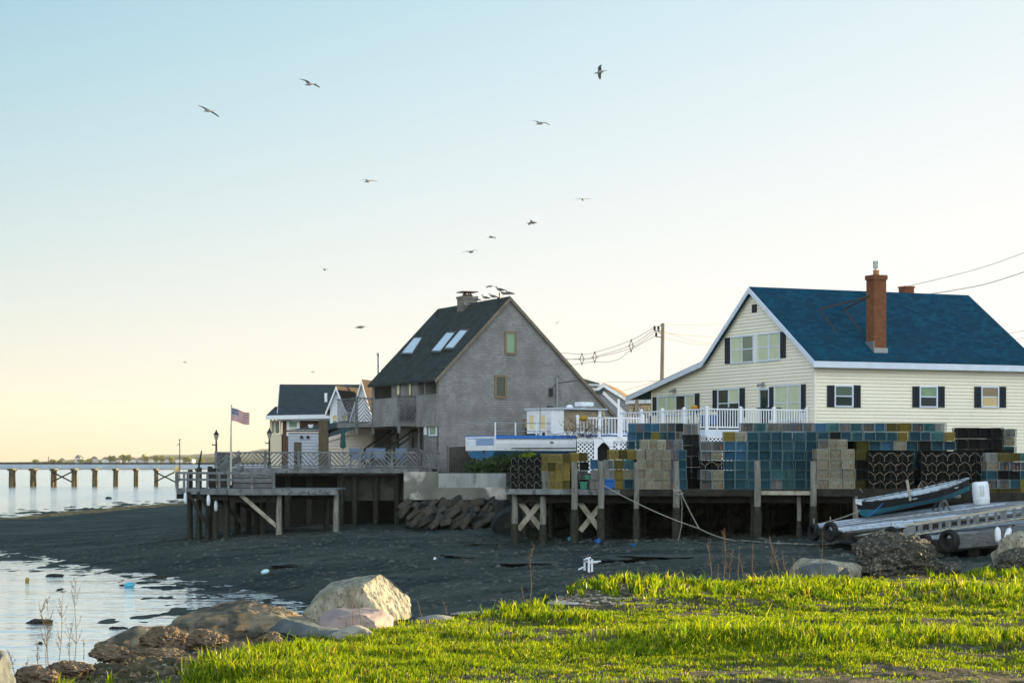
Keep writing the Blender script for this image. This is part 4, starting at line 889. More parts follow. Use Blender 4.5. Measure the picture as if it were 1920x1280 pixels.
m = MB(); m.poly([(q(1116),-1.9,-.5),(q(1172),-1.9,-.5),(q(1172),-1.9,LZ(772,Y5-2)),(q(1138),-1.9,LZ(737,Y5-2)),(q(1116),-1.9,LZ(740,Y5-2))]); m.build('porch_wall', greywall, HG)
m = MB(); m.bar((q(1137),-1.96,LZ(736,Y5-2)),(q(1178),-1.96,LZ(776,Y5-2)),.06,.18); m.bar((q(1126),-1.96,LZ(741,Y5-2)),(q(1126),-1.96,0),.1,.1); m.build('porch_trim', white, HG)
Y6 = 128
HH = thing('house', 'cream house wall glowing in sunlight under the lean-to porch', 'house', (LX(1180,Y6),Y6,0), math.radians(-48)); 
gable_block(HH, 0, 4.2, 0, 5, -.5, LZ(752,Y6), LZ(738,Y6), 'x', mat('tan_siding',(.62,.50,.30),(.55,.44,.27),scale=1,rough=.7), roofbrown, ovh=.15)
window(HH,'y',(1.5,2.4,1.6,2.9),[(dk,dk)],white,.09,True); window(HH,'x',(1.2,2.2,1.6,2.9),[(dk,dk)],white,.09,True)
# unseen houses added right of the frame to cast shade over the flats
for (x, y, w_, d_, ze, zr, lab) in ((50,79,12,11,4.4,8.2,'white house added out of view at the right to shade the flats'),(50,97,12,13,4.6,8.6,'grey house added out of view at the right to shade the flats'),(50,115,12,14,4.6,8.8,'tan house added out of view at the right to shade the flats'),(62,194,12,20,5,9,'brown house added far off out of view to shade the flats'),(70,227,12,22,5,9,'cream house added furthest off out of view to shade the flats')):
    H_ = thing('house', lab, 'house', (x,y,0), math.radians(8)); gable_block(H_, 0, w_, -d_/2, d_/2, -1.6, ze, zr, 'y', MATS['white_siding'] if x == 50 else greywall, roofdark, lapc=.4)
    window(H_,'x',(-1.5,1.5,.3,2),[dk,pb],white,.1); window(H_,'y',(3,5,.3,2),[dk],white,.1)
# ================================================================== WATERFRONT: sea wall, rocks, decks, piers
SW = thing('sea_wall', 'pale grey concrete sea wall below the shingle house', 'wall')
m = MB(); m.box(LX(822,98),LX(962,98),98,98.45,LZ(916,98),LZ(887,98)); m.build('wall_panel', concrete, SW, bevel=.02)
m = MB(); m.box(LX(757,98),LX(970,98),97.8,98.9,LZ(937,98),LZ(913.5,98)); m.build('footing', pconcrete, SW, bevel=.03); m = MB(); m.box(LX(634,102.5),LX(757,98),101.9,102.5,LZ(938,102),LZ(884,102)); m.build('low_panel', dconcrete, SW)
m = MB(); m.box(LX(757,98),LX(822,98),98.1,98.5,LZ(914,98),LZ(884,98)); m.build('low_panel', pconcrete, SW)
stone2 = mat('brown_riprap', (.03,.028,.024), (.066,.058,.045), scale=2, rough=.85, bump=.03, c3=(.035,.035,.033), s3=3)
rdk = random.Random(21); row_names = ['along the foot of the wall','in the second row down','in the third row down','along the mud']
Gr = 'riprap slabs under the sea wall'
for row in range(4):
    n = 13 - row
    for i in range(n):
        px = 752+row*4+(215-row*4)*(i+rdk.uniform(.2,.8))/n; py = 946+row*11.5+rdk.uniform(-3,3); Y = 97.1-row*1.25
        col = rdk.choice(['dark','dark','grey','brownish'])
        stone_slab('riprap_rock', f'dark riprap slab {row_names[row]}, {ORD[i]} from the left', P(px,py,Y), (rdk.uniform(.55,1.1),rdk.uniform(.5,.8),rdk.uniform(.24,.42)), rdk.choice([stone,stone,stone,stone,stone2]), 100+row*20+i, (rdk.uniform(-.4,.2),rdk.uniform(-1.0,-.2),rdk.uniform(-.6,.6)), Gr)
# rocks in the dark under the trap wharf
for i in range(34):
    px = 965+ (i%17)*37+rdk.uniform(-12,12); row = i//17; py = 952+row*22+rdk.uniform(-5,5); Y = 92-row*3.5
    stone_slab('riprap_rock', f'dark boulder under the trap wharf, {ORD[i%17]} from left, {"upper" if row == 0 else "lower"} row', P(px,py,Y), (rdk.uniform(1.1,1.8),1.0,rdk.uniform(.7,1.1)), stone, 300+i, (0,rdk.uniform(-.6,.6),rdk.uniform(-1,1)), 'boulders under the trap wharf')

# ------------------------------------------------------------------ left deck, upper level
YD = 101; zDk = LZ(877,YD)
TD = thing('deck', 'weathered grey deck with chevron slat railing in front of the shingle house', 'deck')
xl, xr = LX(405,YD), LX(822,YD)
m = MB(); n = int((xr-xl)/.15)
for k in range(n): m.box(xl+k*.15,xl+k*.15+.143,YD,YD+5.5,zDk-.05,zDk)
m.build('floor', oldwood, TD)
m = MB(); m.box(xl,xr-.3,YD-.06,YD-.003,zDk-.24,zDk-.01); m.box(xl,xr,YD+.4,YD+.5,zDk-.35,zDk-.06); m.build('fascia', oldwood2, TD)
px_posts = [405,447,497,560,618,675,735,793,822]
zr_ = LZ(848,YD)
for i, px in enumerate(px_posts):
    m = MB(); x = LX(px,YD); m.box(x-.06,x+.06,YD-.02,YD+.1,zDk-.2,zr_+.08); m.build('post', oldwood2, TD)
for a, b in zip(px_posts[:-1],px_posts[1:]):
    m = MB(); chev(m,(LX(a,YD)+.06,YD+.03,0),(LX(b,YD)-.06,YD+.03,0),zDk+.08,zr_,.21,(1,-1) if (a%2) else (-1,1),.055,.07); m.build('railing_panel', oldwood2, TD)
m = MB(); chev(m,(xl,YD+.1,0),(xl,YD+5.4,0),zDk+.08,zr_,.21,(1,-1,1,-1),.055,.07); m.build('railing_panel', oldwood2, TD)
for px in (640,665,705,745,790):
    m = MB(); x = LX(px,YD+.6); m.tube([(x,YD+.6,-3.3),(x,YD+.6,zDk-.3)], .14, 8); m.build('pile', wetwood, TD)
for px in (540,580): 
    m = MB(); x = LX(px,YD+1.2); m.tube([(x,YD+1.2,-3.3),(x,YD+1.2,zDk-.05)], .14, 8); m.build('pile', wetwood, TD)
m = MB(); m.bar(V((LX(788,YD),YD-.1,zDk-.05)),V((LX(806,YD),YD-1.0,LZ(884,YD-1))),.08,.25); m.bar(V((LX(788,YD),YD-.1,zDk+.85)),V((LX(806,YD),YD-1.0,LZ(862,YD-1))),.06,.08)
for k in range(4): t_ = k/3; m.bar(V((LX(788,YD),YD-.1,zDk-.05)).lerp(V((LX(806,YD),YD-1.0,LZ(884,YD-1))),t_),V((LX(788,YD),YD-.1,zDk+.85)).lerp(V((LX(806,YD),YD-1.0,LZ(862,YD-1))),t_),.05)
m.build('stair', oldwood, TD)
# ------------------------------------------------------------------ lower pier
YP = 94
LP = thing('pier', 'lower grey wooden pier on tall dark piles with open rail', 'pier')
def pz(py): return LZ(py,YP)
A_ = (LX(332,YP+2),YP+2); B_ = (LX(428,YP),YP); C_ = (LX(634,YP),YP)
m = MB(); zt = pz(916)
m.prism([(A_[0],A_[1],zt-.06),(B_[0],B_[1],zt-.06),(C_[0],C_[1],zt-.06),(C_[0],C_[1]+4.5,zt-.06),(A_[0],A_[1]+4,zt-.06)],(0,0,.06)); m.build('floor', oldwood, LP)
m = MB(); m.bar((A_[0],A_[1]-.05,zt-.13),(B_[0],B_[1]-.05,zt-.13),.07,.26); m.bar((B_[0],B_[1]-.05,zt-.14),(C_[0],C_[1]-.05,zt-.14),.07,.26); m.build('fascia', oldwood2, LP)
m = MB(); m.bar((B_[0],B_[1]+.4,zt-.45),(LX(517,YP),YP+.4,zt-.45),.2,.3); m.bar((A_[0],A_[1]+.3,zt-.35),(B_[0],B_[1]+.3,zt-.38),.2,.25); m.bar((LX(540,YP),YP+1.6,zt-.35),(C_[0],YP+1.6,zt-.35),.25,.3); m.build('beam', darkwood, LP)
m = MB(); zt1, zt2, zt3 = pz(886.5), pz(899), pz(910)
for (a, b) in ((A_,B_),(B_,(LX(515,YP),YP))):
    for zz in (zt1,zt2): m.bar((a[0],a[1],zz),(b[0],b[1],zz),.05,.10)
m.build('rail', oldwood2, LP)
for (px, yy) in ((332,YP+2),(345,YP+1.7),(352,YP+1.55),(372,YP+1.2),(389,YP+.8),(411,YP+.35),(428,YP),(472,YP),(513,YP)):
    m = MB(); x = LX(px,yy); m.box(x-.05,x+.05,yy-.04,yy+.06,zt,zt1+.06); m.build('post', oldwood2, LP)
# stair from the upper deck, dark stacked timbers on the pier
m = MB(); m.bar((LX(410,YP+3),YP+3,pz(884)),(LX(450,YP+4),YP+4,pz(858)),.1,.3); m.bar((LX(430,YP+3),YP+3,pz(912)),(LX(455,YP+5),YP+5,pz(880)),.1,.3); m.build('stair', oldwood, LP)
m = MB()
for k in range(3): m.box(LX(440,YP+3),LX(512,YP+3),YP+2.5,YP+4,zt+.02+k*.22,zt+.2+k*.22)
m.build('stacked_planks', oldwood, LP)
for (px, yy, top) in ((356,YP+2.2,880),(373,YP+2,876),(390,YP+1.6,922),(393,YP+3.2,874),(400,YP+2.8,877),(404,YP+1.0,920),(425,YP+.9,924),(445,YP+3,924),(466,YP+3.5,924),(481,YP+2.2,924),(494,YP+1.9,924),(523,YP+.3,924),(528,YP+3,926),(612,YP+3.5,926),(630,YP+.3,924)):
    x = LX(px,yy); zb_ = mud_pt(x,yy)-.3; m = MB(); m.tube([(x,yy,zb_),(x,yy,(zb_+LZ(top,yy))/2),(x+.02,yy,LZ(top,yy))], [.14,.13,.115], 9); m.build('pile', wetwood if px not in (523,630) else pilewood, LP)
for (p0, p1, dy, mt) in (((352,922),(388,985),1.2,darkwood),((372,922),(400,972),1.0,darkwood),((450,926),(521,988),.15,palewood),((400,926),(460,985),1.2,darkwood),((425,926),(480,962),1.5,darkwood)):
    m = MB(); m.bar(P(*p0,YP+dy),P(*p1,YP+dy+.2),.06,.17); m.build('brace', mt, LP)
tag(MB().tube([P(369,905,97),P(374,866,97),P(378,845,97.3)],[.05,.045,.03],6).build('pole', darkwood), 'dark leaning stick standing at the left pier', 'pole')
GF = 'white fenders hanging at the left pier'
for i, (px, py, yy, lab) in enumerate(((348,934,YP+1.4,'smallest white fender hanging at the outer end of the left pier'),(391,938,YP+.7,'white fender hanging under the middle of the left pier rail'),(405,948,YP+.9,'lowest white fender hanging on a dark pile of the left pier'))):
    c = P(px,py,yy); tag(MB().lathe([(.0,-.25),(.07,-.2),(.09,0),(.07,.2),(.03,.26)],10,c).tube([c+V((0,0,.25)),c+V((0,.0,.6))],.012,4).build('fender', whiteplastic, smooth=True), lab, 'fender', GF)
# ------------------------------------------------------------------ trap wharf
TW = thing('wharf', 'dark timber wharf on piles stacked with lobster traps', 'wharf')
YW = 80; zW = -1.0
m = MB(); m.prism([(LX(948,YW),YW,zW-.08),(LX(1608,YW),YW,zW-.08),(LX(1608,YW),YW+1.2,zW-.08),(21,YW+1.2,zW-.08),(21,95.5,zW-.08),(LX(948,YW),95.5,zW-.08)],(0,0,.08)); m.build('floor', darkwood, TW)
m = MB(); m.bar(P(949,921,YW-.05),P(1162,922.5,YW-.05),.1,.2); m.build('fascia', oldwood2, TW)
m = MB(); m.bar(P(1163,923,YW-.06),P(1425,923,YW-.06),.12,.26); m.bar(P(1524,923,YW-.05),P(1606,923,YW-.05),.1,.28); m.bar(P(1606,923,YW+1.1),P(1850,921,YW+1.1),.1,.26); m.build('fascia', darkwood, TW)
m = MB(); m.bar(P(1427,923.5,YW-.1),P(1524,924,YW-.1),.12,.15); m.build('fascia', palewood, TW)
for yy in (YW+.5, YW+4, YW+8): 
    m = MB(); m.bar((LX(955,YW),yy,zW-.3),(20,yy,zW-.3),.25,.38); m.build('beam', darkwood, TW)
for (px, w_, top, bot, mt) in ((965,.115,923,1002,pilewood),(1018,.12,930,1000,pilewood),(1077,.12,866,1006,pilewood),(1127,.12,864,1012,pilewood),(1193,.10,866,1015,pilewood),(1268,.125,864,1023,pilewood),(1420,.13,863,1000,pilewood),(1498,.085,930,1002,pilewood),(1525,.12,864,978,pilewood),(1604,.11,930,965,pilewood),(1410,.06,930,1002,wetwood)):
    yy = YW-.25 if top < 900 else YW+.25
    x = LX(px,yy); zb_ = mud_pt(x,yy)-.25; zt_ = LZ(top,yy); zm_ = zb_+(zt_-zb_)*.42
    m = MB(); m.tube([(x,yy,zm_),(x+.01,yy,(zm_+zt_)/2),(x-.01,yy,zt_)], [w_,w_*.97,w_*.9], 10); pl_ = m.build('pile', mt, TW)
    m = MB(); m.tube([(x,yy,zb_),(x,yy,zm_-.25),(x,yy,zm_+.12)], [w_*1.35,w_*1.3,w_*1.03], 10); m.build('weed_band', wetwood, pl_)
for (px, yy) in ((985,84),(1035,85),(1090,84.5),(1142,84),(1205,84.5),(1300,85),(1330,88),(1370,84),(1440,86),(1530,84),(1570,85),(1640,84),(1700,85),(1760,84)):
    x = LX(px,yy); m = MB(); m.tube([(x,yy,-3.2),(x,yy,zW-.1)], .13, 8); m.build('pile', wetwood, TW)
for (p0, p1) in (((970,935),(1014,990)),((1014,940),(972,992)),((1086,940),(1124,992)),((1124,950),(1088,995))):
    m = MB(); m.bar(P(*p0,YW+.55+.05*(p0[0]%3)),P(*p1,YW+.6+.05*(p0[0]%3)),.06,.2); m.build('brace', palewood, TW)

# ------------------------------------------------------------------ lobster traps
def make_trap(colname, wire, frame, inner, vent, bridle, solid):
    """one wire trap of unit size .5 x .95 x .36, its end towards the camera"""
    t = thing('lobster_trap', 'x', 'lobster trap')
    m = MB(); a, L_, h = .25, .95, .36; b = .004
    for (p) in (((-a+b,b,b),(a-b,b,b),(a-b,b,h-b),(-a+b,b,h-b)),((-a+b,L_-b,b),(-a+b,L_-b,h-b),(a-b,L_-b,h-b),(a-b,L_-b,b)),((-a+b,b,b),(-a+b,b,h-b),(-a+b,L_-b,h-b),(-a+b,L_-b,b)),((a-b,b,b),(a-b,L_-b,b),(a-b,L_-b,h-b),(a-b,b,h-b)),((-a+b,b,h-b),(a-b,b,h-b),(a-b,L_-b,h-b),(-a+b,L_-b,h-b)),((-a+b,b,b),(-a+b,L_-b,b),(a-b,L_-b,b),(a-b,b,b)),((-a+b,.45,b),(a-b,.45,b),(a-b,.45,h-b),(-a+b,.45,h-b))): m.poly(p)
    m.build('cage', wire, t)
    m = MB(); k = .013; kv = .030 if not solid else .016
    for x in (-a,a-kv):
        for y in (0,L_-k): m.box(x,x+kv,y,y+k,.001,h-.001)
        for z in (.001,h-k): m.box(x,x+kv,k,L_-k,z,z+k)
    for y in (0,L_-k):
        for z in (.001,h-k): m.box(-a+kv,a-kv,y,y+k,z,z+k)
    m.build('frame', frame, t)
    m = MB(); i = .055; y0 = .16 if not solid else .05
    xr_ = a-i if colname not in ('grey','pale_grey','purple_grey','teal') else .0     # some hold their netting in one half only
    m.hexa([(-a+i,y0,.03),(xr_,y0,.03),(xr_,.9,.03),(-a+i,.9,.03),(-a+i,y0,h-.05),(xr_,y0,h-.05),(xr_,.9,h-.05),(-a+i,.9,h-.05)]); m.build('netting', inner, t)
    if vent:
        m = MB()
        if bridle == 'vee' and not solid: m.box(-.01,.07,-.006,.004,.215,.24)
        else: m.box(.09,.135,-.006,.004,.06,.19)
        m.build('escape_vent', vent, t)
    if bridle == 'cap':      # rope hanging up and over: /\ with a tail
        m = MB(); q = [rdt.uniform(-.04,.04) for _ in range(6)]; m.tube([(-.23,-.012,.16+q[0]),(-.17,-.02,.26+q[1]),(-.07+q[2],-.02,.325+q[3]*.5),(.02+q[2],-.02,.30+q[4]*.5),(.12,-.02,.19+q[5]),(.2,-.012,.13)], .010, 5); m.tube([(-.2,-.02,.2),(-.205,-.015,.02)], .010, 4); m.build('bridle', rope, t)
    if bridle == 'vee':
        m = MB(); q = [rdt.uniform(-.045,.045) for _ in range(6)]; m.tube([(-.24,-.012,.30+q[0]*.6),(-.13,-.02,.24+q[1]),(q[2],-.025,.13+q[3]),(.13,-.02,.25+q[4]),(.24,-.012,.29+q[5]*.6)], .010, 5); m.tube([(q[2],-.025,.14+q[3]),(q[2]+q[0]*.7,-.02,.0),(q[2]+q[1],-.02,-.05)], .010, 5); m.build('bridle', rope, t)
    return t
or_ = mat('orange_vent', (.28,.115,.05), rough=.6)
KIND = {}
def kind(name, col, inner, vent, bridle, solid=False, fr=None, cover=.30):
    KIND[name] = dict(wire=wire_mat('wire_'+name, col, cover), frame=mat('frame_'+name, fr or tuple(min(1,c*1.25) for c in col), rough=.5), inner=mat('net_'+name, inner, tuple(c*1.7+.004 for c in inner), scale=9, rough=.9), vent=vent, bridle=bridle, solid=solid)
kind('black', (.006,.007,.007), (.004,.005,.005), or_, 'vee', fr=(.010,.012,.012)); kind('black_capped', (.007,.008,.008), (.005,.006,.006), None, 'cap', fr=(.012,.014,.014))
kind('plain_black', (.008,.009,.010), (.005,.006,.007), None, None, fr=(.012,.014,.015))
kind('yellow', (.20,.155,.016), (.085,.068,.010), None, 'cap', True); kind('plain_yellow', (.20,.155,.016), (.11,.085,.012), None, None, True); kind('olive', (.085,.078,.012), (.05,.046,.010), None, None, True)
kind('blue', (.008,.075,.115), (.003,.030,.050), None, None, fr=(.07,.15,.165)); kind('bright_blue', (.02,.12,.22), (.012,.07,.14), None, None, fr=(.07,.18,.24)); kind('teal', (.028,.14,.155), (.015,.07,.08), None, None, True, fr=(.08,.20,.21))
kind('cream', (.27,.265,.19), (.16,.155,.11), or_, 'vee', True, fr=(.33,.325,.26)); kind('grey', (.12,.14,.145), (.05,.06,.065), or_, None, fr=(.19,.215,.22)); kind('pale_grey', (.19,.205,.195), (.10,.105,.10), None, None, True); kind('dark_brown', (.016,.018,.018), (.009,.011,.011), None, None, fr=(.028,.032,.033))
kind('purple_grey', (.12,.125,.145), (.055,.06,.075), or_, None, True)
PROTO = {}; NTRAP = [0]
def trap(kindname, x, y, z, w_, h_, label, rz=0, group='stacked lobster traps'):
    s = (w_/.5*.985*(rdt.choice((-1,1)) if kindname not in ('black','black_capped','cream') else 1), rdt.uniform(.94,1.03), h_/.36*rdt.uniform(.95,.985)); NTRAP[0] += 1
    key = (kindname, rdt.randrange(4) if KIND[kindname]['bridle'] else 0)
    if key not in PROTO:
        k = KIND[kindname]; PROTO[key] = t = make_trap(kindname, **k); t.location = (x,y,z); t.rotation_euler = (0,0,rz); t.scale = s; t['label'] = label; t['group'] = group
        return t
    return dup(PROTO[key], (x,y,z), rz, s, label, group)
rdt = random.Random(77)
CN = {'black':'black','black_capped':'black','plain_black':'black','yellow':'yellow','plain_yellow':'yellow','olive':'olive','blue':'blue','bright_blue':'bright blue','teal':'teal','cream':'cream','grey':'grey','pale_grey':'pale grey','dark_brown':'dark','purple_grey':'bluish grey'}
def stack(desc, x0, x1, ncol, y0, y1, nrow, Y, pick, skip=lambda r,c: False, jit=.06):
    """ncol x nrow traps between photo columns x0..x1 and rows y0 (top)..y1 (bottom), standing at depth Y; row 0 is the top"""
    pw = (x1-x0)/ncol*Y/F; ph = (y1-y0)/nrow*Y/F
    for r in range(nrow):
        for c in range(ncol):
            if skip(r,c): continue
            k = pick(r,c); k = rdt.choice(k) if isinstance(k, (list,tuple)) else k
            if k is None: continue
            x = LX(x0+(c+.5)*(x1-x0)/ncol,Y); z = LZ(y1,Y)+(nrow-1-r)*ph
            rw = ['top row','second row','third row','fourth row','fifth row','sixth row'][r]
            lab = f'{CN[k]} trap, {ORD[c]} from left, {rw} of {desc}' if nrow > 1 and ncol > 1 else (f'{CN[k]} trap, {rw} of {desc}' if nrow > 1 else f'{CN[k]} trap, {ORD[c]} from left in {desc}')
            trap(k, x+rdt.uniform(-.022,.022), Y+rdt.uniform(-jit,jit), z, pw, ph, lab, rdt.uniform(-.07,.07))
stack('the leftmost roped stack',957,1015,4,856,916.5,4,82.2,lambda r,c:'black_capped')
stack('the yellow roped stack',1015.5,1068,4,850,916.5,4,82.2,lambda r,c:[['yellow','yellow','yellow','olive'],['yellow','olive','yellow','plain_yellow'],['pale_grey','yellow','plain_yellow','plain_yellow'],['pale_grey','yellow','yellow','olive']][r][c])
stack("the pile behind the yellow stack",1068,1103,2,848,915.2,4,84.3,lambda r,c:[['plain_yellow','olive'],['olive','dark_brown'],['dark_brown','grey'],[None,None]][r][c] if r < 3 else 'dark_brown')
stack("the narrow stack beside the second bare piling",1107,1123,1,861,916,3,82.5,lambda r,c:['bright_blue','pale_grey','pale_grey'][r])
stack("the stack between bare pilings",1134,1188,3,861,916,3,82.5,lambda r,c:[['grey','olive','teal'],['pale_grey','plain_yellow','cream'],[None,'plain_yellow','blue']][r][c])
stack("the yellow row left of the cream block",1144,1194,3,842,861,1,83.0,lambda r,c:['yellow','olive','plain_yellow'][c])
stack("the big cream block",1195,1288,6,842,916.5,4,82,lambda r,c:'cream' if c < 4 else ('purple_grey' if c == 4 else 'blue'))
stack("the short row on the big cream block",1202,1281,5,823,841.8,1,82.3,lambda r,c:['cream','cream','cream','purple_grey','grey'][c])
stack("the rear stack under the railing",1178,1282,7,792.5,842,3,86,lambda r,c:[['bright_blue','purple_grey','bright_blue','bright_blue','grey','grey','dark_brown'],['bright_blue','blue','blue','plain_yellow','teal','blue','pale_grey'],['blue','blue','blue','blue','teal','blue','blue']][r][c], skip=lambda r,c: r == 2 and c > 1)
stack('the dark column right of the cream block',1282,1313,2,793,916.5,6,84,lambda r,c:['grey','dark_brown','dark_brown','dark_brown','plain_black','plain_black'][r])
stack("the grey stack beside the blue wall",1313,1357,2,826.5,916.5,5,82.6,lambda r,c:[['grey','grey'],['grey','cream'],['black','black'],['grey','cream'],['grey','cream']][r][c])
stack("the blue wall's left part",1357,1401,2,808.5,916.5,6,82.8,lambda r,c:['plain_yellow','cream'][c] if r == 0 else ('bright_blue' if r < 3 else 'blue'))
stack("the blue wall's right part",1401,1533,6,808.5,916.5,6,82.8,lambda r,c:'blue' if r < 4 or c in (0,1,5) else ('teal' if r == 4 and c < 4 else ('pale_grey','teal')[c%2]) if c < 4 else 'blue')
stack('the long topmost row',1393,1776,17,792,808.3,1,84,lambda r,c:['grey','teal','pale_grey','grey','purple_grey','grey','bright_blue','teal','grey','teal','grey','bright_blue','olive','plain_yellow','grey','teal','pale_grey'][c])
stack("the blue row just below the topmost row",1534,1791,12,808.6,826,1,83.4,lambda r,c:['blue','dark_brown','blue','blue','blue','blue','blue','plain_yellow','blue','blue','teal','plain_yellow'][c])
stack("the row just above the black roped stacks",1606,1792,8,826.4,843.5,1,83.5,lambda r,c:['olive','blue','bright_blue','cream','blue','dark_brown','blue','blue'][c])
stack("the smaller cream block",1532,1603,3,841,916.5,4,81.4,lambda r,c:'cream')
stack("the short row on the smaller cream block",1534,1590,3,822.5,840.8,1,81.6,lambda r,c:['grey','cream','cream'][c])
stack('the olive column left of the black stacks',1605,1627,1,844,916,4,83.2,lambda r,c:['olive','dark_brown','dark_brown','olive'][r])
stack("the smaller black stack",1628,1713,4,846,915.5,4,82.8,lambda r,c:'black')
stack("the black stack behind the dinghy",1727,1850,6,846,915.5,4,82.6,lambda r,c:'black')
stack('the dark column between the black stacks',1713,1727,1,844,915,4,83.6,lambda r,c:'blue' if r < 2 else 'plain_black')
stack("the top right black stack",1794,1882,4,801,842,2,86,lambda r,c:'plain_black')
stack("the ragged top right pile",1856,1906,2,803,852,3,87,lambda r,c:[['olive','pale_grey'],['pale_grey','cream'],['blue','blue']][r][c])
stack("the right edge stack",1851,1935,4,848,932,5,81,lambda r,c:[['pale_grey','olive','olive','teal'],['cream','grey','purple_grey','grey'],['blue','plain_black','plain_black','blue'],['grey','grey','blue','plain_yellow'],['olive','olive','olive','plain_yellow']][r][c])
# the trays the hidden parts of the piles rest on
SK = MB()
for (x0,x1,y0,y1,Y) in ((1180,1275,843,912,86.2),(1205,1280,842,905,83.6),(1396,1776,826.5,912,85.0),(1606,1792,845,912,84.8),(1796,1900,842.3,908,86.4)):
    SK.box(LX(x0,Y),LX(x1,Y),Y,Y+.9,LZ(y1,Y),LZ(y0,Y))
tag(SK.build('stacked_traps', MATS['net_plain_black']), 'dark mass of more traps packed behind the front stacks', 'lobster traps', kind='stuff')
print('TRAPS', NTRAP[0])
# baskets on the wharf
GB = 'plastic baskets on the wharf'
def basket(px, py, w_, h_, Y, m_, lab):
    c = P(px,py,Y); s = Y/F; a = w_*s/2; H = h_*s; q = MB()
    lo = [(-a*.85,-a*.7),(a*.85,-a*.7),(a*.85,a*.7),(-a*.85,a*.7)]; hi = [(x*1.18,y*1.18) for x, y in lo]
    q.loft([[(c.x+x,c.y+y,c.z) for x, y in lo],[(c.x+x,c.y+y,c.z+H) for x, y in hi]]); q.poly([(c.x+x,c.y+y,c.z+.02) for x, y in lo])
    for (i, j) in ((0,1),(1,2),(2,3),(3,0)): q.bar((c.x+hi[i][0],c.y+hi[i][1],c.z+H),(c.x+hi[j][0],c.y+hi[j][1],c.z+H),.05,.05)
    o = q.build('basket', m_); return tag(o, lab, 'basket', GB)
basket(1094,916,13,12,81.6,greenplastic,'green plastic basket among the traps right of the yellow stack')
basket(1143,915.5,19,16,81.5,blueplastic,'blue plastic crate at the foot of the mixed trap stack')
basket(1101,898,9,6,82,greenplastic,'small green tub above the green basket')
# ================================================================== BOATS AND FLOATS
def hull_sections(stations):
    """stations: (t along, half beam at sheer, z sheer, z chine, z keel, half beam at chine)"""
    secs = []
    for (t_, b, zs, zc, zk, bc) in stations:
        secs.append([(t_,-b,zs),(t_,-(b*.55+bc*.45)*1.03,(zs+zc)/2),(t_,-bc,zc),(t_,-bc*.72,zk+(zc-zk)*.22),(t_,0,zk),(t_,bc*.72,zk+(zc-zk)*.22),(t_,bc,zc),(t_,(b*.55+bc*.45)*1.03,(zs+zc)/2),(t_,b,zs)])
    return secs
# lobster boat on stands beside the shingle house: local x towards the bow, y to port
hd = math.atan2(.57,.82); near = V((LX(930,99.5),99.5,0)); wT = 2.5
oB = near + V((-math.sin(hd),math.cos(hd),0))*wT/2
BT = thing('boat', 'white lobster boat with blue sheer stripe and blue bottom, parked ashore by the house', 'boat', oB, hd)
zS, zC, zK = LZ(818,99.5), LZ(845,99.5), LZ(861,99.5)
def boat_sec(t_): 
    k = t_/9.6; b = wT/2*(1-.98*max(0,(k-.45)/.55)**2.2); return b
ST = []
for k in (0,.08,.2,.35,.5,.62,.74,.84,.92,.98):
    t_ = 9.6*k; b = boat_sec(t_)*(1.0 if k else 1); rise = .05*k+.55*max(0,k-.4)**1.6
    ST.append((t_, max(b,.02), zS+rise, zC+.02+.5*max(0,k-.6), zK-.02+.7*max(0,k-.75), max(b*.95,.015)))
s_ = hull_sections(ST)
m = MB(); m.loft([[q[0],q[1],q[2]] for q in s_], False); m.loft([[q[6],q[7],q[8]] for q in s_], False)
z1_ = s_[0][2][2]; zt_ = s_[0][0][2]; hb = wT/2
# transom with an open cockpit: lower board, two corner posts and the top rail
m.box(-.04,.0,-hb,hb,z1_,zt_-.42); m.box(-.04,.0,-hb,-hb+.12,zt_-.42,zt_); m.box(-.04,0,hb-.12,hb,zt_-.42,zt_); m.box(-.05,.0,-hb+.12,hb-.12,zt_-.07,zt_)
m.build('hull', white, BT, smooth=False)
m = MB(); m.loft([q[2:7] for q in s_], False); m.poly([s_[0][k] for k in (2,3,4,5,6)]); m.build('bottom', mat('blue_bottom', (.035,.12,.24), (.05,.15,.28), scale=3, rough=.7), BT)
m = MB()
for side_ in (0,8):
    for a, b in zip(s_[:-1],s_[1:]):
        p, q = V(a[side_]), V(b[side_]); o_ = -.03 if side_ == 0 else .03
        m.bar(p+V((0,o_,-.02)),q+V((0,o_,-.02)),.07,.15)
m.build('sheer_stripe', mat('sheer_blue', (.04,.16,.50), rough=.4), BT)
m = MB(); m.bar((.9,-hb*.985-.01,zC+.13),(5.2,-hb*.97-.01,zC+.16),.03,.035); m.box(3.1,3.3,-hb-.03,-hb+.05,zC+.38,zC+.44); m.build('rub_strip', dmetal, BT)
m = MB(); m.box(.55,.6,-hb+.04,hb-.04,zt_-.6,zt_-.03); m.build('liner', mat('liner_blue', (.26,.35,.50), rough=.7), BT)
m = MB(); m.poly([(0,-hb+.05,zt_-.42),(6,-hb+.05,zt_-.42),(9,-.4,zt_-.3),(9,.4,zt_-.3),(6,hb-.05,zt_-.42),(0,hb-.05,zt_-.42)]); m.build('deck', mat('boat_deck', (.36,.44,.56), rough=.7), BT)
m = MB(); m.box(.0,.03,-.05,.05,zK+.05,zK+.14); m.tube([(-.05,-.35,zC-.02),(-.12,-.35,zC-.02)],.05,6); m.build('exhaust', dmetal, BT)
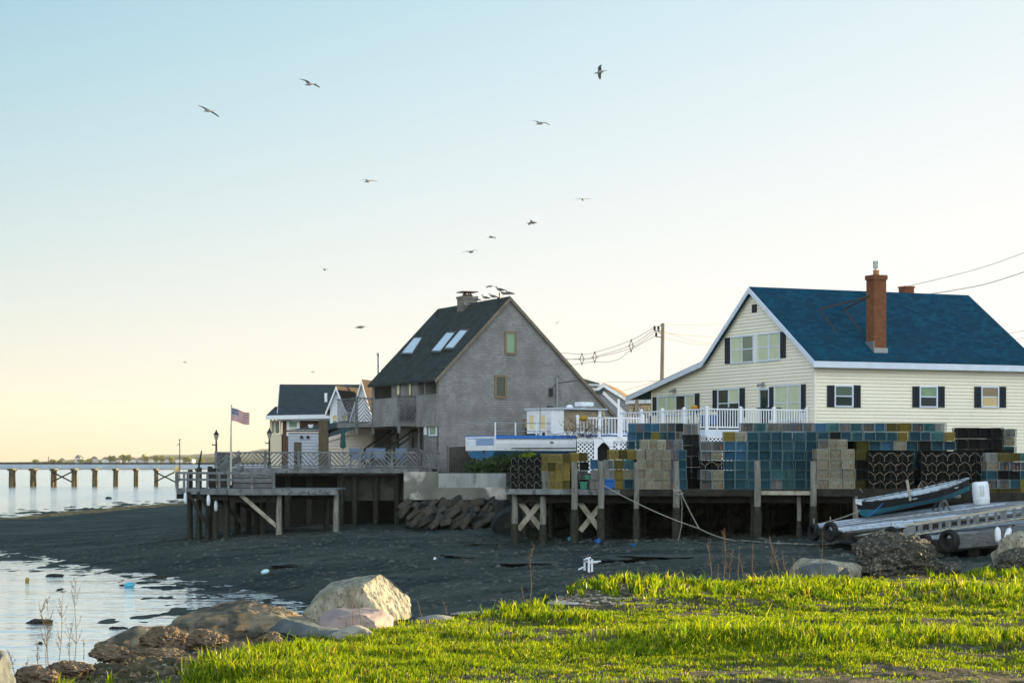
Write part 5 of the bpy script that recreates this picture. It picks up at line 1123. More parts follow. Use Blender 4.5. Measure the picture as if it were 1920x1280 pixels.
# wheelhouse
cx0, cx1 = 3.35, 6.3; cw_ = 1.0; zc0 = zt_-.42; zc1 = LZ(768,103)
m = MB(); w_ = .06
def wallx(x, holes):
    ys_ = sorted({-cw_,cw_}|{h for q in holes for h in q[:2]}); 
    for a, b in zip(ys_[:-1],ys_[1:]):
        hq = [q for q in holes if q[0] <= a and q[1] >= b]
        if hq: m.box(x,x+w_,a,b,zc0,hq[0][2]); m.box(x,x+w_,a,b,hq[0][3],zc1)
        else: m.box(x,x+w_,a,b,zc0,zc1)
wallx(cx0, [(-.52,-.12,zc1-.95,zc1-.28),(.42,.82,zc1-.95,zc1-.28)])
wallx(cx1, [(-.85,-.05,zc1-1.0,zc1-.2),(.05,.85,zc1-1.0,zc1-.2)])
m.box(cx0+w_,cx1,cw_-w_,cw_,zc0,zc1-1.1); m.box(cx0+w_,cx0+.8,cw_-w_,cw_,zc1-1.1,zc1)
m.box(cx0+w_,cx0+.75,-cw_,-cw_+w_,zc0,zc1); m.box(cx0+.75,cx1,-cw_,-cw_+w_,zc0,zc1-1.05); m.box(cx1-.12,cx1,-cw_,-cw_+w_,zc1-1.05,zc1); m.box(cx1-.12,cx1,cw_-w_,cw_,zc1-1.1,zc1)
cab = m.build('wheelhouse', white, BT)
m = MB(); m.box(cx0-.1,cx1+.35,-cw_-.1,cw_+.1,zc1,zc1+.07); m.build('roof', mat('cabin_roof',(.50,.55,.62),rough=.5), cab)
for (a, b) in ((-.52,-.12),(.42,.82)):
    m = MB(); m.box(cx0+.02,cx0+.04,a,b,zc1-.95,zc1-.28); m.build('window', mat('gold_lit_pane', (.72,.58,.33), rough=.3), cab)  # golden light through the windows put into the pane colour
m = MB(); m.box(cx0-.02,cx0-.002,-.55,-.3,zc1-1.35,zc1-1.1); m.build('hatch', dmetal, cab)
m = MB(); m.box(cx0+.75,cx1-.12,-cw_+.12,-cw_+.14,zc1-1.05,zc1-.05); m.build('side_panel', mat('plywood', (.33,.27,.20), (.25,.20,.15), scale=3, rough=.8), cab)
m = MB(); m.prism([(cx1+.06,-cw_,zc1),(cx1+.45,-cw_,zc1-.75),(cx1+.5,-cw_,zc1-.75),(cx1+.14,-cw_,zc1)],(0,.05,0)); m.build('windscreen_post', gold, cab)
m = MB(); m.lathe([(0,0),(.18,.02),(.16,.12),(.0,.2)],10,(cx0+1.6,-.3,zc1+.07)); m.build('dome', whiteplastic, cab, smooth=True)
m = MB(); m.box(cx0+2.3,cx1+.1,-.35,.25,zc1+.18,zc1+.40); m.box(cx0+2.5,cx1-.2,-.15,.05,zc1+.07,zc1+.18); m.build('radar', whiteplastic, cab, bevel=.04)
m = MB(); m.box(cx0+.2,cx0+.45,-.6,-.35,zc1+.07,zc1+.15); m.build('roof_light', dmetal, cab)
# rails and rods along the cockpit
m = MB(); ry = -hb+.06
zr0, zr1 = LZ(793,100.5), LZ(808,100.5)
m.tube([(.0,ry,zr0),(3.2,ry,zr0)],.022,6); m.tube([(.0,ry,zr1),(3.2,ry,zr1)],.018,6); m.tube([(.0,ry,zr0),(.0,hb-.1,zr0)],.022,6); m.build('cockpit_rail', metal, BT)
for x in (.0,1.15,2.35): m = MB(); m.tube([(x,ry,zt_-.02),(x,ry,zr0+.03)],.035,8); m.build('stanchion', white, BT)
for i in range(3): m = MB(); m.tube([(2.9+i*.14,ry+.2*i,zt_-.3),(2.9+i*.14,ry+.2*i,zr0+.33)],.032,6); m.build('rod_holder', mat('lit_pvc',(.70,.66,.55),rough=.5), BT)
m = MB(); m.tube([(2.7,ry+.2,zt_-.2),(2.72,ry+.2,LZ(757,101))],.014,5); m.build('antenna', rust, BT)
m = MB(); m.tube([(1.9,ry+.1,zt_+.03),(2.5,ry+.1,zt_+.05)],[.12,.12],8); m.build('hauler', dmetal, BT)
for x in (1.2,4.5,7):
    m = MB()
    for s2 in (-1,1): m.bar((x,s2*.9,-.5),(x,s2*.75,zK+.25),.1); m.bar((x-.3,s2*1.1,-.5),(x+.3,s2*.7,-.3),.08)
    m.bar((x,-.9,-.4),(x,.9,-.4),.1); m.build('stand', darkwood, BT)
# dinghy on the float: built along its own axis, bow raised
p0, p1 = P(1622,960,75.0), P(1818,919,78.5); ax = (p1-p0).normalized(); LD = (p1-p0).length; rt = ax.cross(Z).normalized(); upv = rt.cross(ax).normalized()
DG = thing('dinghy', 'black and turquoise wooden dinghy with pale inside lying on the float', 'dinghy')
secs = []; 
for k in (0,.08,.2,.35,.5,.65,.8,.9,.97,1.0):
    hb_ = .62*(.62+.38*math.sin(min(k*2.4,1)*math.pi/2))*(1-.97*max(0,(k-.42)/.58)**2); bt = hb_*(.62-.25*k)
    sh = .50+.20*(k-.45)**2*2; kz = .0+.40*max(0,k-.72)**1.3*2.2
    c = p0+ax*(LD*k)-upv*.17
    T = lambda x, z: c+rt*x+upv*z
    secs.append([T(-hb_,sh),T(-(hb_*.66+bt*.34),sh*.47+kz*.45),T(-bt,kz+.08),T(0,kz),T(bt,kz+.08),T(hb_*.66+bt*.34,sh*.47+kz*.45),T(hb_,sh)])
m = MB(); m.loft([q[0:2] for q in secs], False); m.loft([q[5:7] for q in secs], False); m.poly([secs[0][k] for k in (0,1,5,6)]); m.build('upper_strake', mat('black_paint', (.012,.014,.016), rough=.4), DG)
m = MB(); m.loft([q[1:6] for q in secs], False); m.poly([secs[0][k] for k in (1,2,3,4,5)]); m.build('bottom', mat('turquoise_paint', (.012,.105,.15), (.02,.13,.18), scale=4, rough=.45), DG)
m = MB(); ins = [[a.lerp(V(q[3]),.1)+upv*.03 for a in (V(q[0]),V(q[1]),V(q[2]),V(q[4]),V(q[5]),V(q[6]))] for q in [[V(p) for p in s] for s in secs]]
m.loft(ins, False); m.build('inside', mat('pale_blue_paint', (.40,.47,.55), (.30,.36,.42), scale=5, rough=.6), DG)
m = MB()
for a, b in zip(secs[:-1],secs[1:]):
    for k in (0,6): m.bar(V(a[k])+upv*.01,V(b[k])+upv*.01,.05,.04)
m.bar(secs[0][0],secs[0][6],.06,.05); m.build('gunwale', mat('gunwale_paint', (.40,.50,.56), (.10,.12,.13), scale=6, rough=.6), DG)
for k in (3,6): m = MB(); m.bar(V(secs[k][0])-upv*.12,V(secs[k][6])-upv*.12,.22,.035,up=upv); m.build('thwart', MATS['pale_blue_paint'], DG)
m = MB(); c = V(secs[0][0]); m.prism([V(secs[0][0])+upv*.05,V(secs[0][6])*.35+V(secs[0][0])*.65+upv*.03,V(secs[0][6])*.35+V(secs[0][0])*.65-upv*.16,V(secs[0][0])-upv*.1], ax*-.03); m.build('transom_pad', white, DG)
m = MB(); q = P(1707,938,75.6); m.bar(q,P(1700.5,899,75.6),.09,.06); tag(m.build('oar', palewood), 'pale wooden oar blade standing up in the dinghy', 'oar')
m = MB(); q = V(secs[5][0]); m.box(q.x-.05,q.x+.05,q.y-.05,q.y+.05,q.z-.05,q.z+.12); m.build('oarlock', rust, DG)
# floats
def float_deck(root, A, B, C_, D, n, mts, thick=.24, seed=1):
    """planked surface A(near left) B(far left) C(far right) D(near right); planks run left to right"""
    rd_ = random.Random(seed); groups = {}
    for i in range(n):
        t0, t1 = (i+.04)/n, (i+.96)/n; cut = sorted(rd_.uniform(.15,.85) for _ in range(2))
        for s0, s1 in ((0,cut[0]-.002),(cut[0],cut[1]-.002),(cut[1],1)):
            mt = rd_.choice(mts); zz = rd_.uniform(-.012,.012)
            f = lambda s, t_: (A.lerp(D,s)).lerp(B.lerp(C_,s),t_)+Z*zz
            q = [f(s0,t0),f(s1,t0),f(s1,t1),f(s0,t1)]
            groups.setdefault(mt, MB()).hexa([p-Z*.05 for p in q]+q)
    for mt, mb in groups.items(): mb.build('planks', MATS[mt], root)
    m = MB()
    for a, b in ((A,D),(B,C_),(A,B),(D,C_)): m.bar(a-Z*(.06+thick/2),b-Z*(.06+thick/2),.16,thick)
    m.build('side_beam', darkwood, root)
    m = MB()
    for k in range(5): t_ = (k+.5)/5; a = A.lerp(D,t_); b = B.lerp(C_,t_); m.bar(a-Z*(.1+thick),b-Z*(.1+thick),.35,.3)
    m.build('support_beam', wetwood, root)
mat('frosty_plank', (.40,.45,.52), (.58,.64,.72), scale=2.2, rough=.75, bump=.01, c3=(.20,.22,.24), s3=4)
mat('worn_plank', (.16,.17,.18), (.30,.32,.35), scale=3, rough=.8, bump=.012, c3=(.09,.09,.09), s3=6)
FD = thing('float', 'grey planked float with worn pale streaks, tilted on the mud', 'float')
float_deck(FD, P(1588,996,69.5), P(1522,983,74), P(1960,923,84), P(1960,957,76), 16, ['frosty_plank','worn_plank','worn_plank','grey_wood','frosty_plank'], seed=4)
FQ = (P(1588,996,69.5), P(1522,983,74), P(1960,923,84), P(1960,957,76))
def float_z(x, y):
    best = min(((FQ[0].lerp(FQ[3],i/80)).lerp(FQ[1].lerp(FQ[2],i/80),j/40) for i in range(81) for j in range(41)), key=lambda p: (p.x-x)**2+(p.y-y)**2)
    return best.z
TR = thing('trestle', 'low wooden trestle propping up the dinghy bow on the float', 'trestle'); q = p0+ax*(LD*.72); zf = float_z(q.x, q.y)
for s2 in (-1,1):
    for s3 in (-1,1): m = MB(); m.bar((q.x+s3*.22,q.y+s2*.5,zf),(q.x+s3*.05,q.y+s2*.35,q.z-.12),.07,.07); m.build('leg', oldwood, TR)
m = MB(); m.bar((q.x,q.y-.5,q.z-.16),(q.x,q.y+.5,q.z-.16),.12,.09); m.build('beam', oldwood, TR)
FD2 = thing('float', 'low dark timber float with a heavy side beam at the right edge', 'float')
float_deck(FD2, P(1690,1012,66), P(1660,1004,68.5), P(1960,968,75), P(1960,990,66.5), 7, ['worn_plank','worn_plank','frosty_plank','grey_wood'], thick=.4, seed=9)
m = MB(); m.bar(P(1788,1015,65),P(1965,999,65.8),.25,.42); m.build('side_timber', oldwood, FD2)
m = MB(); m.bar(P(1690,1019,66),P(1790,1022,65),.2,.3); m.build('side_timber', wetwood, FD2)
# gangway
upm = mat('dull_upright', (.12,.13,.135), (.18,.19,.19), scale=6, rough=.6)
GW = thing('gangway', 'aluminium gangway with slatted sides lying on the float, warm light painted on its rails', 'gangway')
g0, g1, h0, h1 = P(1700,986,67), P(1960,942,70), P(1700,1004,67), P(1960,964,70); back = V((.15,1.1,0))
lit = mat('gold_lit_aluminium', (.52,.47,.36), (.40,.36,.29), scale=4, rough=.45, metal=.3)  # golden light on the rails put into their colour
for o_ in (V((0,0,0)), back):
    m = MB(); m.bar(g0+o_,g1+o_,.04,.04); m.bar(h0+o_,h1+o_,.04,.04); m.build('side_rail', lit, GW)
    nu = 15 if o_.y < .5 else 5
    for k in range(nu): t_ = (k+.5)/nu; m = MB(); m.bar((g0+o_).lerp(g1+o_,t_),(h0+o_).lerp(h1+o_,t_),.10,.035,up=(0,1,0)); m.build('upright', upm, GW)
m = MB()
for k in range(30): t_ = (k+.5)/30; m.bar(h0.lerp(h1,t_)+Z*.03,(h0+back).lerp(h1+back,t_)+Z*.03,.11,.03)
m.build('tread', MATS['worn_plank'], GW)
m = MB(); c0, c1 = g0-V((.02,0,0)), h0
pts = [P(1692,1004,66.9),P(1695,992,66.9),P(1703,985,66.9),P(1717,983,66.9),P(1717,1006,66.9)]; m.prism(pts,(0,.06,0)); m.build('end_plate', upm, GW)
# tyres
GT = 'tyres hung along the floats'
def tyre(px, py, Y, R_, wd_, yaw, lab, tilt=0):
    t_ = thing('tyre', lab, 'tyre', P(px,py,Y), yaw, GT); m = MB(); n = 22; prof = [(R_*.56,-wd_*.36),(R_*.78,-wd_*.5),(R_*.96,-wd_*.40),(R_,-wd_*.2),(R_,wd_*.2),(R_*.96,wd_*.40),(R_*.78,wd_*.5),(R_*.56,wd_*.36),(R_*.62,0)]
    secs_ = []
    for k in range(n+1): a = 2*math.pi*k/n; secs_.append([(r*math.cos(a),y,r*math.sin(a)) for r, y in prof])
    m.loft(secs_); m.build('tread', rubber, t_, smooth=True)
    m = MB(); m.tube([(0,0,R_*.9),(0,0,R_*1.5)],.02,5); m.build('hanger', rope, t_); return t_
tyre(1557,996,70.0,.33,.2,math.radians(-58),'tyre hung at the left corner of the planked float'); tyre(1526,997,73.2,.31,.22,math.radians(-70),'tyre at the far left, half hidden in the dark behind the float corner')
tyre(1671,1000,68.6,.24,.18,math.radians(-25),'smallest tyre, hung at the middle of the planked float beside the gangway plate'); tyre(1780,1014,64.8,.36,.26,math.radians(-55),'largest tyre, on the low timber float right of the shell crusted lump')
tyre(1735,1016,65.4,.26,.2,math.radians(-65),'dark tyre in the shade left of the largest tyre')
# barrel, fenders
BR = thing('barrel', 'white plastic barrel standing on the float behind the dinghy bow', 'barrel', (LX(1841,79.6),79.6,float_z(LX(1841,79.6),79.6)-.01)); s = 79/F
m = MB(); m.lathe([(.0,0),(.28,0),(.30,.03),(.31,.3),(.315,.55),(.305,.78),(.26,.845),(.22,.85),(0,.84)],20); m.build('body', whiteplastic, BR, smooth=True)
m = MB()
for z in (.2,.45,.68): m.tube([(0,0,z-.012),(0,0,z+.012)],.322,20)
m.build('hoop', whiteplastic, BR); m = MB(); m.tube([(-.06,-.32,.72),(-.06,-.325,.38),(-.02,-.33,.33),(.03,-.33,.36),(.035,-.325,.72)],.014,5); m.build('hose', mat('pale_green_hose',(.42,.52,.44),rough=.5), BR)
BR.rotation_euler = (0,math.radians(-5),0)
GN = 'white fenders on the low float'
for px, tl, lab in ((1872,.06,'left of two white fenders on the low float at the right'),(1885,-.3,'right of two white fenders on the low float, leaning outward')):
    c = P(px,1017,64.6); t_ = thing('fender', lab, 'fender', c, 0, GN); t_.rotation_euler = (0,-tl*1.0,0)
    m = MB(); m.lathe([(.0,0),(.07,.02),(.095,.1),(.095,.34),(.07,.43),(.02,.48)],12); m.build('body', whiteplastic, t_, smooth=True); m = MB(); m.tube([(0,0,.47),(0,0,.68)],.012,4); m.build('rope', rope, t_)
m = MB(); m.lathe([(.1,0),(.13,.02),(.13,.1),(.05,.14)],10,P(1795,933,79)); tag(m.build('coil', rope), 'small pale rope coil on the float at the dinghy bow', 'rope')
# ropes
def sag(a, b, s_, n=10): return [a.lerp(b,k/n)-Z*(s_*4*(k/n)*(1-k/n)) for k in range(n+1)]
GRp = 'mooring ropes of the wharf'
def ropeobj(pts, r, lab, mt=None): return tag(MB().tube(pts,r,5).build('rope', mt or rope), lab, 'rope', GRp)
ropeobj(sag(P(1126,906,79.7),P(1310,990,78.5),.12)+sag(P(1310,990,78.5),gpt(1385,1014,70,80),.08)[1:], .018, 'long pale mooring rope sloping down from the wharf to the mud')
ropeobj(sag(P(1275,919,79.6),P(1311,990,78.5),.05), .018, 'short rope from the tall piling down to the mooring rope')
ropeobj([P(1276,920,79.6),P(1279,950,79.5),P(1278,985,79.5),P(1272,1012,79.4)], .014, 'slack rope hanging along the tallest piling')
ropeobj([P(1262,917,79.55),P(1268,921,79.5),P(1276,919,79.55),P(1281,924,79.6),P(1272,927,79.5),P(1263,921,79.55)], .03, 'rope knotted round the tallest piling at deck height')
ropeobj([gpt(1385,1014,66,82)+Z*.03,gpt(1450,1020,66,82)+Z*.04,gpt(1520,1022,66,82)+Z*.03,gpt(1560,1021,66,82)+Z*.04,P(1610,1004,69),P(1668,992,68.8)], .03, 'weedy rope lying over the mud to the float', mat('weedy_rope', (.06,.06,.05), (.30,.30,.27), scale=3, rough=.9))
ropeobj(sag(P(1532,982,73.8),P(1612,957,74.8),.05), .015, 'thin line from the float corner to the dinghy stern')
ropeobj(sag(P(1655,943,74.6),P(1628,968,73.6),.02), .015, 'blue line over the side of the dinghy', blueplastic)
ropeobj([P(1612,915,80.9),P(1617,922,80.8),P(1620,930,80.8)], .015, 'frayed rope end hanging from the wharf edge by the dinghy')
ropeobj([P(1722,913,81.0),P(1727,903,81),P(1731,910,81),P(1726,917,81),P(1721,911,81)], .02, 'coiled pale rope hanging on the wharf between the black stacks')

# ================================================================== BEACH THINGS
def tub(px, py, w_, h_, m_, lab, y0=50):
    c = gpt(px,py,y0,100); s = c.y/F; t_ = MB(); a = w_*s/2; H = h_*s; n = 14
    pr = [(.0,.03),(.78,.03),(.8,0),(1,1),(1.06,1),(1.05,.9)]
    t_.lathe([(a*r,H*z) for r, z in pr],n); o = t_.build('tub', m_); o.location = c-Z*.02; o.rotation_euler = (random.uniform(-.3,.1),random.uniform(-.5,.4),0); return tag(o, lab, 'tub', 'plastic tubs on the mud')
tub(1074,1013,17,9,tealplastic,'teal plastic tub tipped on the mud left of the blue one',66); tub(1122,1017,13,8,blueplastic,'bright blue plastic tub on the mud under the wharf',66); tub(1188,1022,11,4,blueplastic,'low blue lid half sunk in mud right of the tubs',66)
c = gpt(1108,1072,50,90); s = c.y/F; CH = thing('broken_chair', 'white plastic chair sunk askew in the mud', 'chair', c)
Q = lambda px, py, d=0: V(((px-1108)*s, d, (1072-py)*s))
m = MB(); m.tube([Q(1097,1053,.25),Q(1096,1050,.1),Q(1099,1047.5,0),Q(1104,1046,0),Q(1108,1045,.0)],.03,6); m.build('arm', whiteplastic, CH)
m = MB(); m.bar(Q(1099,1053),Q(1126,1052,.15),.10,.03); m.bar(Q(1106,1056,.3),Q(1122,1055,.35),.06,.03); m.build('seat_edge', whiteplastic, CH)
for a, b, d_ in ((1096.5,1068,.25),(1104,1073,0),(1110,1071,.05)):
    m = MB(); m.bar(Q(a,b+2,d_),Q(a+.2,1048,d_),.06,.045); m.build('leg', whiteplastic, CH)
m = MB(); m.bar(Q(1085,1067,-.1),Q(1094,1063,.1),.05,.03); m.build('arm', whiteplastic, CH)
def buoy(px, py, w_, h_, m_, lab, tilt, nm='buoy'):
    c = gpt(px,py,40,110); s = c.y/F; o = MB().lathe([(.0,-h_*s*.5),(w_*s*.3,-h_*s*.48),(w_*s*.5,-h_*s*.2),(w_*s*.5,h_*s*.2),(w_*s*.3,h_*s*.48),(0.02,h_*s*.52)],12).build(nm, m_, smooth=True)
    o.location = c+Z*(min(w_,h_)*s*.4); o.rotation_euler = (0,tilt,.4); return tag(o, lab, 'buoy', 'stray buoys on the flats')
buoy(497,1075,9,15,mat('pale_cyan_plastic',(.45,.68,.74),rough=.4),'pale cyan and white bottle shaped buoy on the mud',1.35); buoy(243,1100,10,19,tealplastic,'turquoise buoy lying in the shallow water',1.5); buoy(51,1090,8,9,mat('ochre_plastic',(.28,.19,.03),rough=.6),'ochre buoy floating at the far left of the shallows',.2)
buoy(815,1049,5,6,whiteplastic,'small white buoy alone on the mud behind the largest boulder',.6)
wk = mat('seaweed', (.012,.013,.009), (.035,.032,.018), scale=9, rough=.5, bump=.03, bscale=20)
for i, (px,py,w_,h_,lab) in enumerate(((75,1168,52,14,'dark hump of seaweed in the shallows behind the dead stalks'),(223,1178,36,6,'low dark seaweed strip left of the lichen covered boulder'),(105,1080,36,7,'dark seaweed drift near the ochre buoy'),(300,1083,26,8,'dark seaweed clump at the waterline right of the turquoise buoy'),(75,1206,9,5,'tiny seaweed knot among the dead stalks'),(230,1098,14,4,'small weed knot beside the turquoise buoy'),(1740,1045,60,16,'dark mound of weed on the mud behind the shell crusted lump'),(1010,1012,46,16,'dark weedy stone on the mud under the wharf'),(203,935,14,6,'small dark weed covered rock on the far tidal flat'),(940,1022,150,7,'long dark wrack line on the mud below the sea wall'),(1230,1046,260,8,'longest dark wrack line on the mud behind the white chair'),(870,1043,110,6,'dark wrack line on the mud above the largest boulder'),(560,1060,120,5,'faint dark wrack line left of the cyan buoy'),(1000,1056,160,5,'dark wrack line on the mud left of the white chair'))):
    c = gpt(px,py,30,300); s = c.y/F; rock('seaweed_clump', lab, 'seaweed', c+Z*.01, (w_*s,min(w_*s*.8,1.6),min(h_*s*1.3,.16) if w_ > 100 else h_*s*1.3), wk, 500+i, 4, .15, 0, 3, 'seaweed clumps on the flats', fine=.1)

# ================================================================== YARD AND STREET THINGS
# dark board fence and hedge under the boat
FN = thing('fence', 'grey board fence beside the corner of the shingle house', 'fence')
m = MB()
for k in range(16): x = LX(842+k*3.1,103); m.box(x,x+.074,103,103.03,-.5,LZ(838-k*.12,103))
m.build('boards', mat('dark_boards', (.035,.034,.03), (.06,.058,.052), scale=4, rough=.9), FN); m = MB(); m.box(LX(841,103)-.1,LX(841,103)-.003,102.97,103.06,-.5,LZ(836,103)); m.build('post', oldwood, FN)
def foliage(name, label, cat, blobs, mt, n, leaf, seed, group=None, stem=None):
    rd_ = random.Random(seed); m = MB(); root = thing(name, label, cat, blobs[0][0], 0, group); o_ = V(blobs[0][0])
    for i in range(n):
        c, r = rd_.choice(blobs); d = V((rd_.gauss(0,1),rd_.gauss(0,1),rd_.gauss(0,1))).normalized()*(rd_.random()**.45); lump = 1+.35*noise.noise(V(c)*1.3+d*2.2)
        p = V(c)-o_+V((d.x*r[0],d.y*r[1],d.z*r[2]))*lump; a = V((rd_.gauss(0,1),rd_.gauss(0,1),rd_.gauss(0,1))).normalized(); b = a.orthogonal().normalized()
        l = leaf*rd_.uniform(.6,1.4); k = a.cross(b)*l*.35; m.poly([p-b*l*.5,p+k,p+b*l*.5,p-k])
    m.build('foliage' if not stem else 'crown', mt, root)
    if stem: q = MB(); q.tube([V((0,0,stem)),V((.02,.01,stem*.5)),V((0,0,0))],[abs(stem)*.04,abs(stem)*.03,abs(stem)*.015],6); q.build('trunk', darkwood, root)
    return root
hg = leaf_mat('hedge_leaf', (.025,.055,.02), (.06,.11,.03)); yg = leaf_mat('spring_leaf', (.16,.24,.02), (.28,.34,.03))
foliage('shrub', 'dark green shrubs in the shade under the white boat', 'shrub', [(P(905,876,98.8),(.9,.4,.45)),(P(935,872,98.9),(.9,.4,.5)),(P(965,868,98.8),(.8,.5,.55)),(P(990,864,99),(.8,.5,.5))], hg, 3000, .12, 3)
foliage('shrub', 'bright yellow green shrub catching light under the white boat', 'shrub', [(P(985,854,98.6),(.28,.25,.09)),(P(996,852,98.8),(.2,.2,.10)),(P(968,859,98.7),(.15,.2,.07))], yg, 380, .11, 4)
vine_m = mat('dead_vine', (.035,.026,.02), (.07,.05,.035), scale=8, rough=.9)
def brambles(name, label, cat, c, r, n, seed, mt, th=.012, group=None):
    rd_ = random.Random(seed); m = MB()
    for i in range(n):
        p = V((rd_.uniform(-1,1)*r[0],rd_.uniform(-1,1)*r[1],-r[2])); d = V((rd_.gauss(0,.7),rd_.gauss(0,.4),1)).normalized(); pts = [p.copy()]
        for k in range(7):
            d = (d+V((rd_.gauss(0,.35),rd_.gauss(0,.3),rd_.gauss(-.05,.3)))).normalized(); p = p+d*(r[2]*2/6)*rd_.uniform(.6,1.2); pts.append(p.copy())
        m.tube(pts, th, 4, th*.35)
        for k in (3,5): q = pts[k]; e = V((rd_.gauss(0,1),rd_.gauss(0,.6),rd_.gauss(.2,.7))).normalized()*rd_.uniform(.2,.5); m.tube([q,q+e*.5,q+e+V((0,0,-.05))], th*.6, 3, th*.25)
    o = m.build(name, mt); o.location = c; return tag(o, label, cat, group)
brambles('dead_vine', 'tangle of bare dark vine hanging over the landing rail by the boat cabin', 'vine', P(1098,798,97.2), (.85,.15,.55), 46, 5, vine_m)
brambles('dead_vine', 'bare dark bush in front of the sunlit porch wall', 'bush', P(1203,765,115.5), (.6,.3,.5), 26, 6, vine_m)
tag(MB().lathe([(.0,-.14),(.16,-.1),(.2,.0),(.14,.12),(.0,.16)],9,P(1094,784,97.1)).build('yellow_buoy', yellowplastic, smooth=True), 'dark yellow buoy hung in the bare vine on the landing rail', 'buoy')
# deck furniture
m = MB(); c = FA.o+U*-3.6+W*1.6; s_ = thing('grill', 'black covered grill behind the white deck railing', 'grill', (c.x,c.y,zD), RZ)
m.box(-.55,.55,-.3,.3,0,.75); m.build('cabinet', dmetal, s_, bevel=.05); m = MB(); m.prism([(-.55,-.3,.753),(-.55,.3,.753),(-.55,.2,1.02),(-.55,-.12,1.05)],(1.1,0,0)); m.build('lid', dmetal, s_)
c = FA.o+U*-4.9+W*1.4; s_ = thing('tote', 'bright blue plastic tote behind the white deck railing', 'tote', (c.x,c.y,zD), RZ); m = MB(); m.box(-.35,.35,-.25,.25,.25,.62); m.build('body', blueplastic, s_, bevel=.04); m = MB(); m.box(-.38,.38,-.28,.28,.622,.68); m.build('lid', blueplastic, s_); m = MB(); m.box(-.3,.3,-.2,.2,0,.247); m.build('stand', dmetal, s_)
for (dxx, dyy, lab) in ((-1.6,1.5,'round dark patio table by the right deck window'),(-3.0,6.3,'long dark patio table by the wide deck window')):
    c = FA.o+U*dxx+W*dyy; s_ = thing('patio_table', lab, 'table', (c.x,c.y,zD), RZ, 'patio tables on the white deck'); m = MB(); m.lathe([(.0,1.02),(.6 if dyy < 3 else .9,1.02),(.6 if dyy < 3 else .9,1.06),(0,1.065)],18); m.build('top', dmetal, s_)
    for a in range(3): m = MB(); m.tube([(math.cos(a*2.1)*.4,math.sin(a*2.1)*.4,0),(math.cos(a*2.1)*.15,math.sin(a*2.1)*.15,1.02)],.02,6); m.build('leg', dmetal, s_)
c = FA.o+U*-3.0+W*6.2; tag(MB().lathe([(.0,0),(.13,.0),(.17,.1),(.12,.2),(0,.22)],10,(c.x,c.y,zD+1.066)).build('flowerpot', mat('orange_pot', (.55,.24,.03), rough=.6)), 'small orange pot on the long deck table', 'pot')
# closed umbrella, brown pillar, deck chairs on the left deck
um = thing('patio_umbrella', 'closed dark green patio umbrella above the left deck', 'umbrella', P(643,846,104)); s = 104/F
m = MB(); m.tube([(0,0,-.8),(0,0,47*s)],.025,8); m.build('pole', metal, um); m = MB(); m.lathe([(.03,.15),(.15,.2),(.12,.55),(.10,.9),(.05,1.15),(.02,1.2)],10); m.build('canopy', mat('green_canvas', (.015,.06,.065), (.02,.08,.08), scale=6, rough=.9), um)
tag(MB().box(LX(597,109),LX(614.5,109),109,109.5,-.3,LZ(787,109)).build('pillar', mat('brown_boards', (.075,.062,.04), (.11,.09,.06), scale=5, stretch=(3,3,.4), rough=.9, bump=.02)), 'square brown boarded pillar in front of the beige shed', 'pillar')
GC = 'pale folding chairs on the left deck'
for i, (px, Y) in enumerate(((690,103),(712,102.6),(668,103.2),(746,102.8))):
    c = V((LX(px,Y),Y,zDk)); t_ = thing('deck_chair', ['pale blue deck chair left of the stairs','pale blue deck chair between the two stairs','pale deck chair furthest left behind the chevron rail','pale deck chair furthest right behind the chevron rail'][i], 'chair', c, rd.uniform(-.6,.6), GC)
    pa = mat('pale_blue_metal', (.09,.13,.19), rough=.6)
    for s2 in (-1,1): m = MB(); m.tube([(s2*.27,-.3,0),(s2*.27,.1,.42),(s2*.27,.42,.98)],.03,6); m.build('side_frame', pa, t_); m = MB(); m.tube([(s2*.27,.35,0),(s2*.27,-.2,.62),(s2*.27,.2,.64)],.03,6); m.build('arm', pa, t_)
    m = MB(); m.bar((-.27,-.05,.42),(.27,-.05,.42),.4,.04); m.build('seat', pa, t_); m = MB(); m.hexa([(-.26,.12,.45),(.26,.12,.45),(.26,.15,.45),(-.26,.15,.45),(-.26,.40,.95),(.26,.40,.95),(.26,.43,.95),(-.26,.43,.95)]); m.build('backrest', pa, t_)
# street lamps
GL = 'lantern lamp posts on the left deck'
for px, top, Y, lab in ((405.5,805,102,'black lantern lamp post left of the flagpole'),(505,802,103.5,'black lantern lamp post in front of the brown house porch')):
    b_ = V((LX(px,Y),Y,zDk)); s = Y/F; H = LZ(top,Y)-zDk; t_ = thing('street_lamp', lab, 'street lamp', b_, 0, GL)
    m = MB(); m.lathe([(.09,0),(.09,.3),(.05,.36),(.045,H-.6),(.03,H-.52)],10); m.build('post', dmetal, t_); m = MB(); m.tube([(0,0,H-.72),(-.17,0,H-.75),(-.2,0,H-.68)],.025,6); m.build('arm', dmetal, t_)
    m = MB(); m.lathe([(.05,H-.52),(.12,H-.28),(.12,H-.26),(.02,H-.25)],8); m.build('lantern', mat('lamp_glass', (.30,.28,.22), rough=.3), t_); m = MB(); m.lathe([(.15,H-.25),(.05,H-.1),(.015,H)],8); m.build('cap', dmetal, t_)
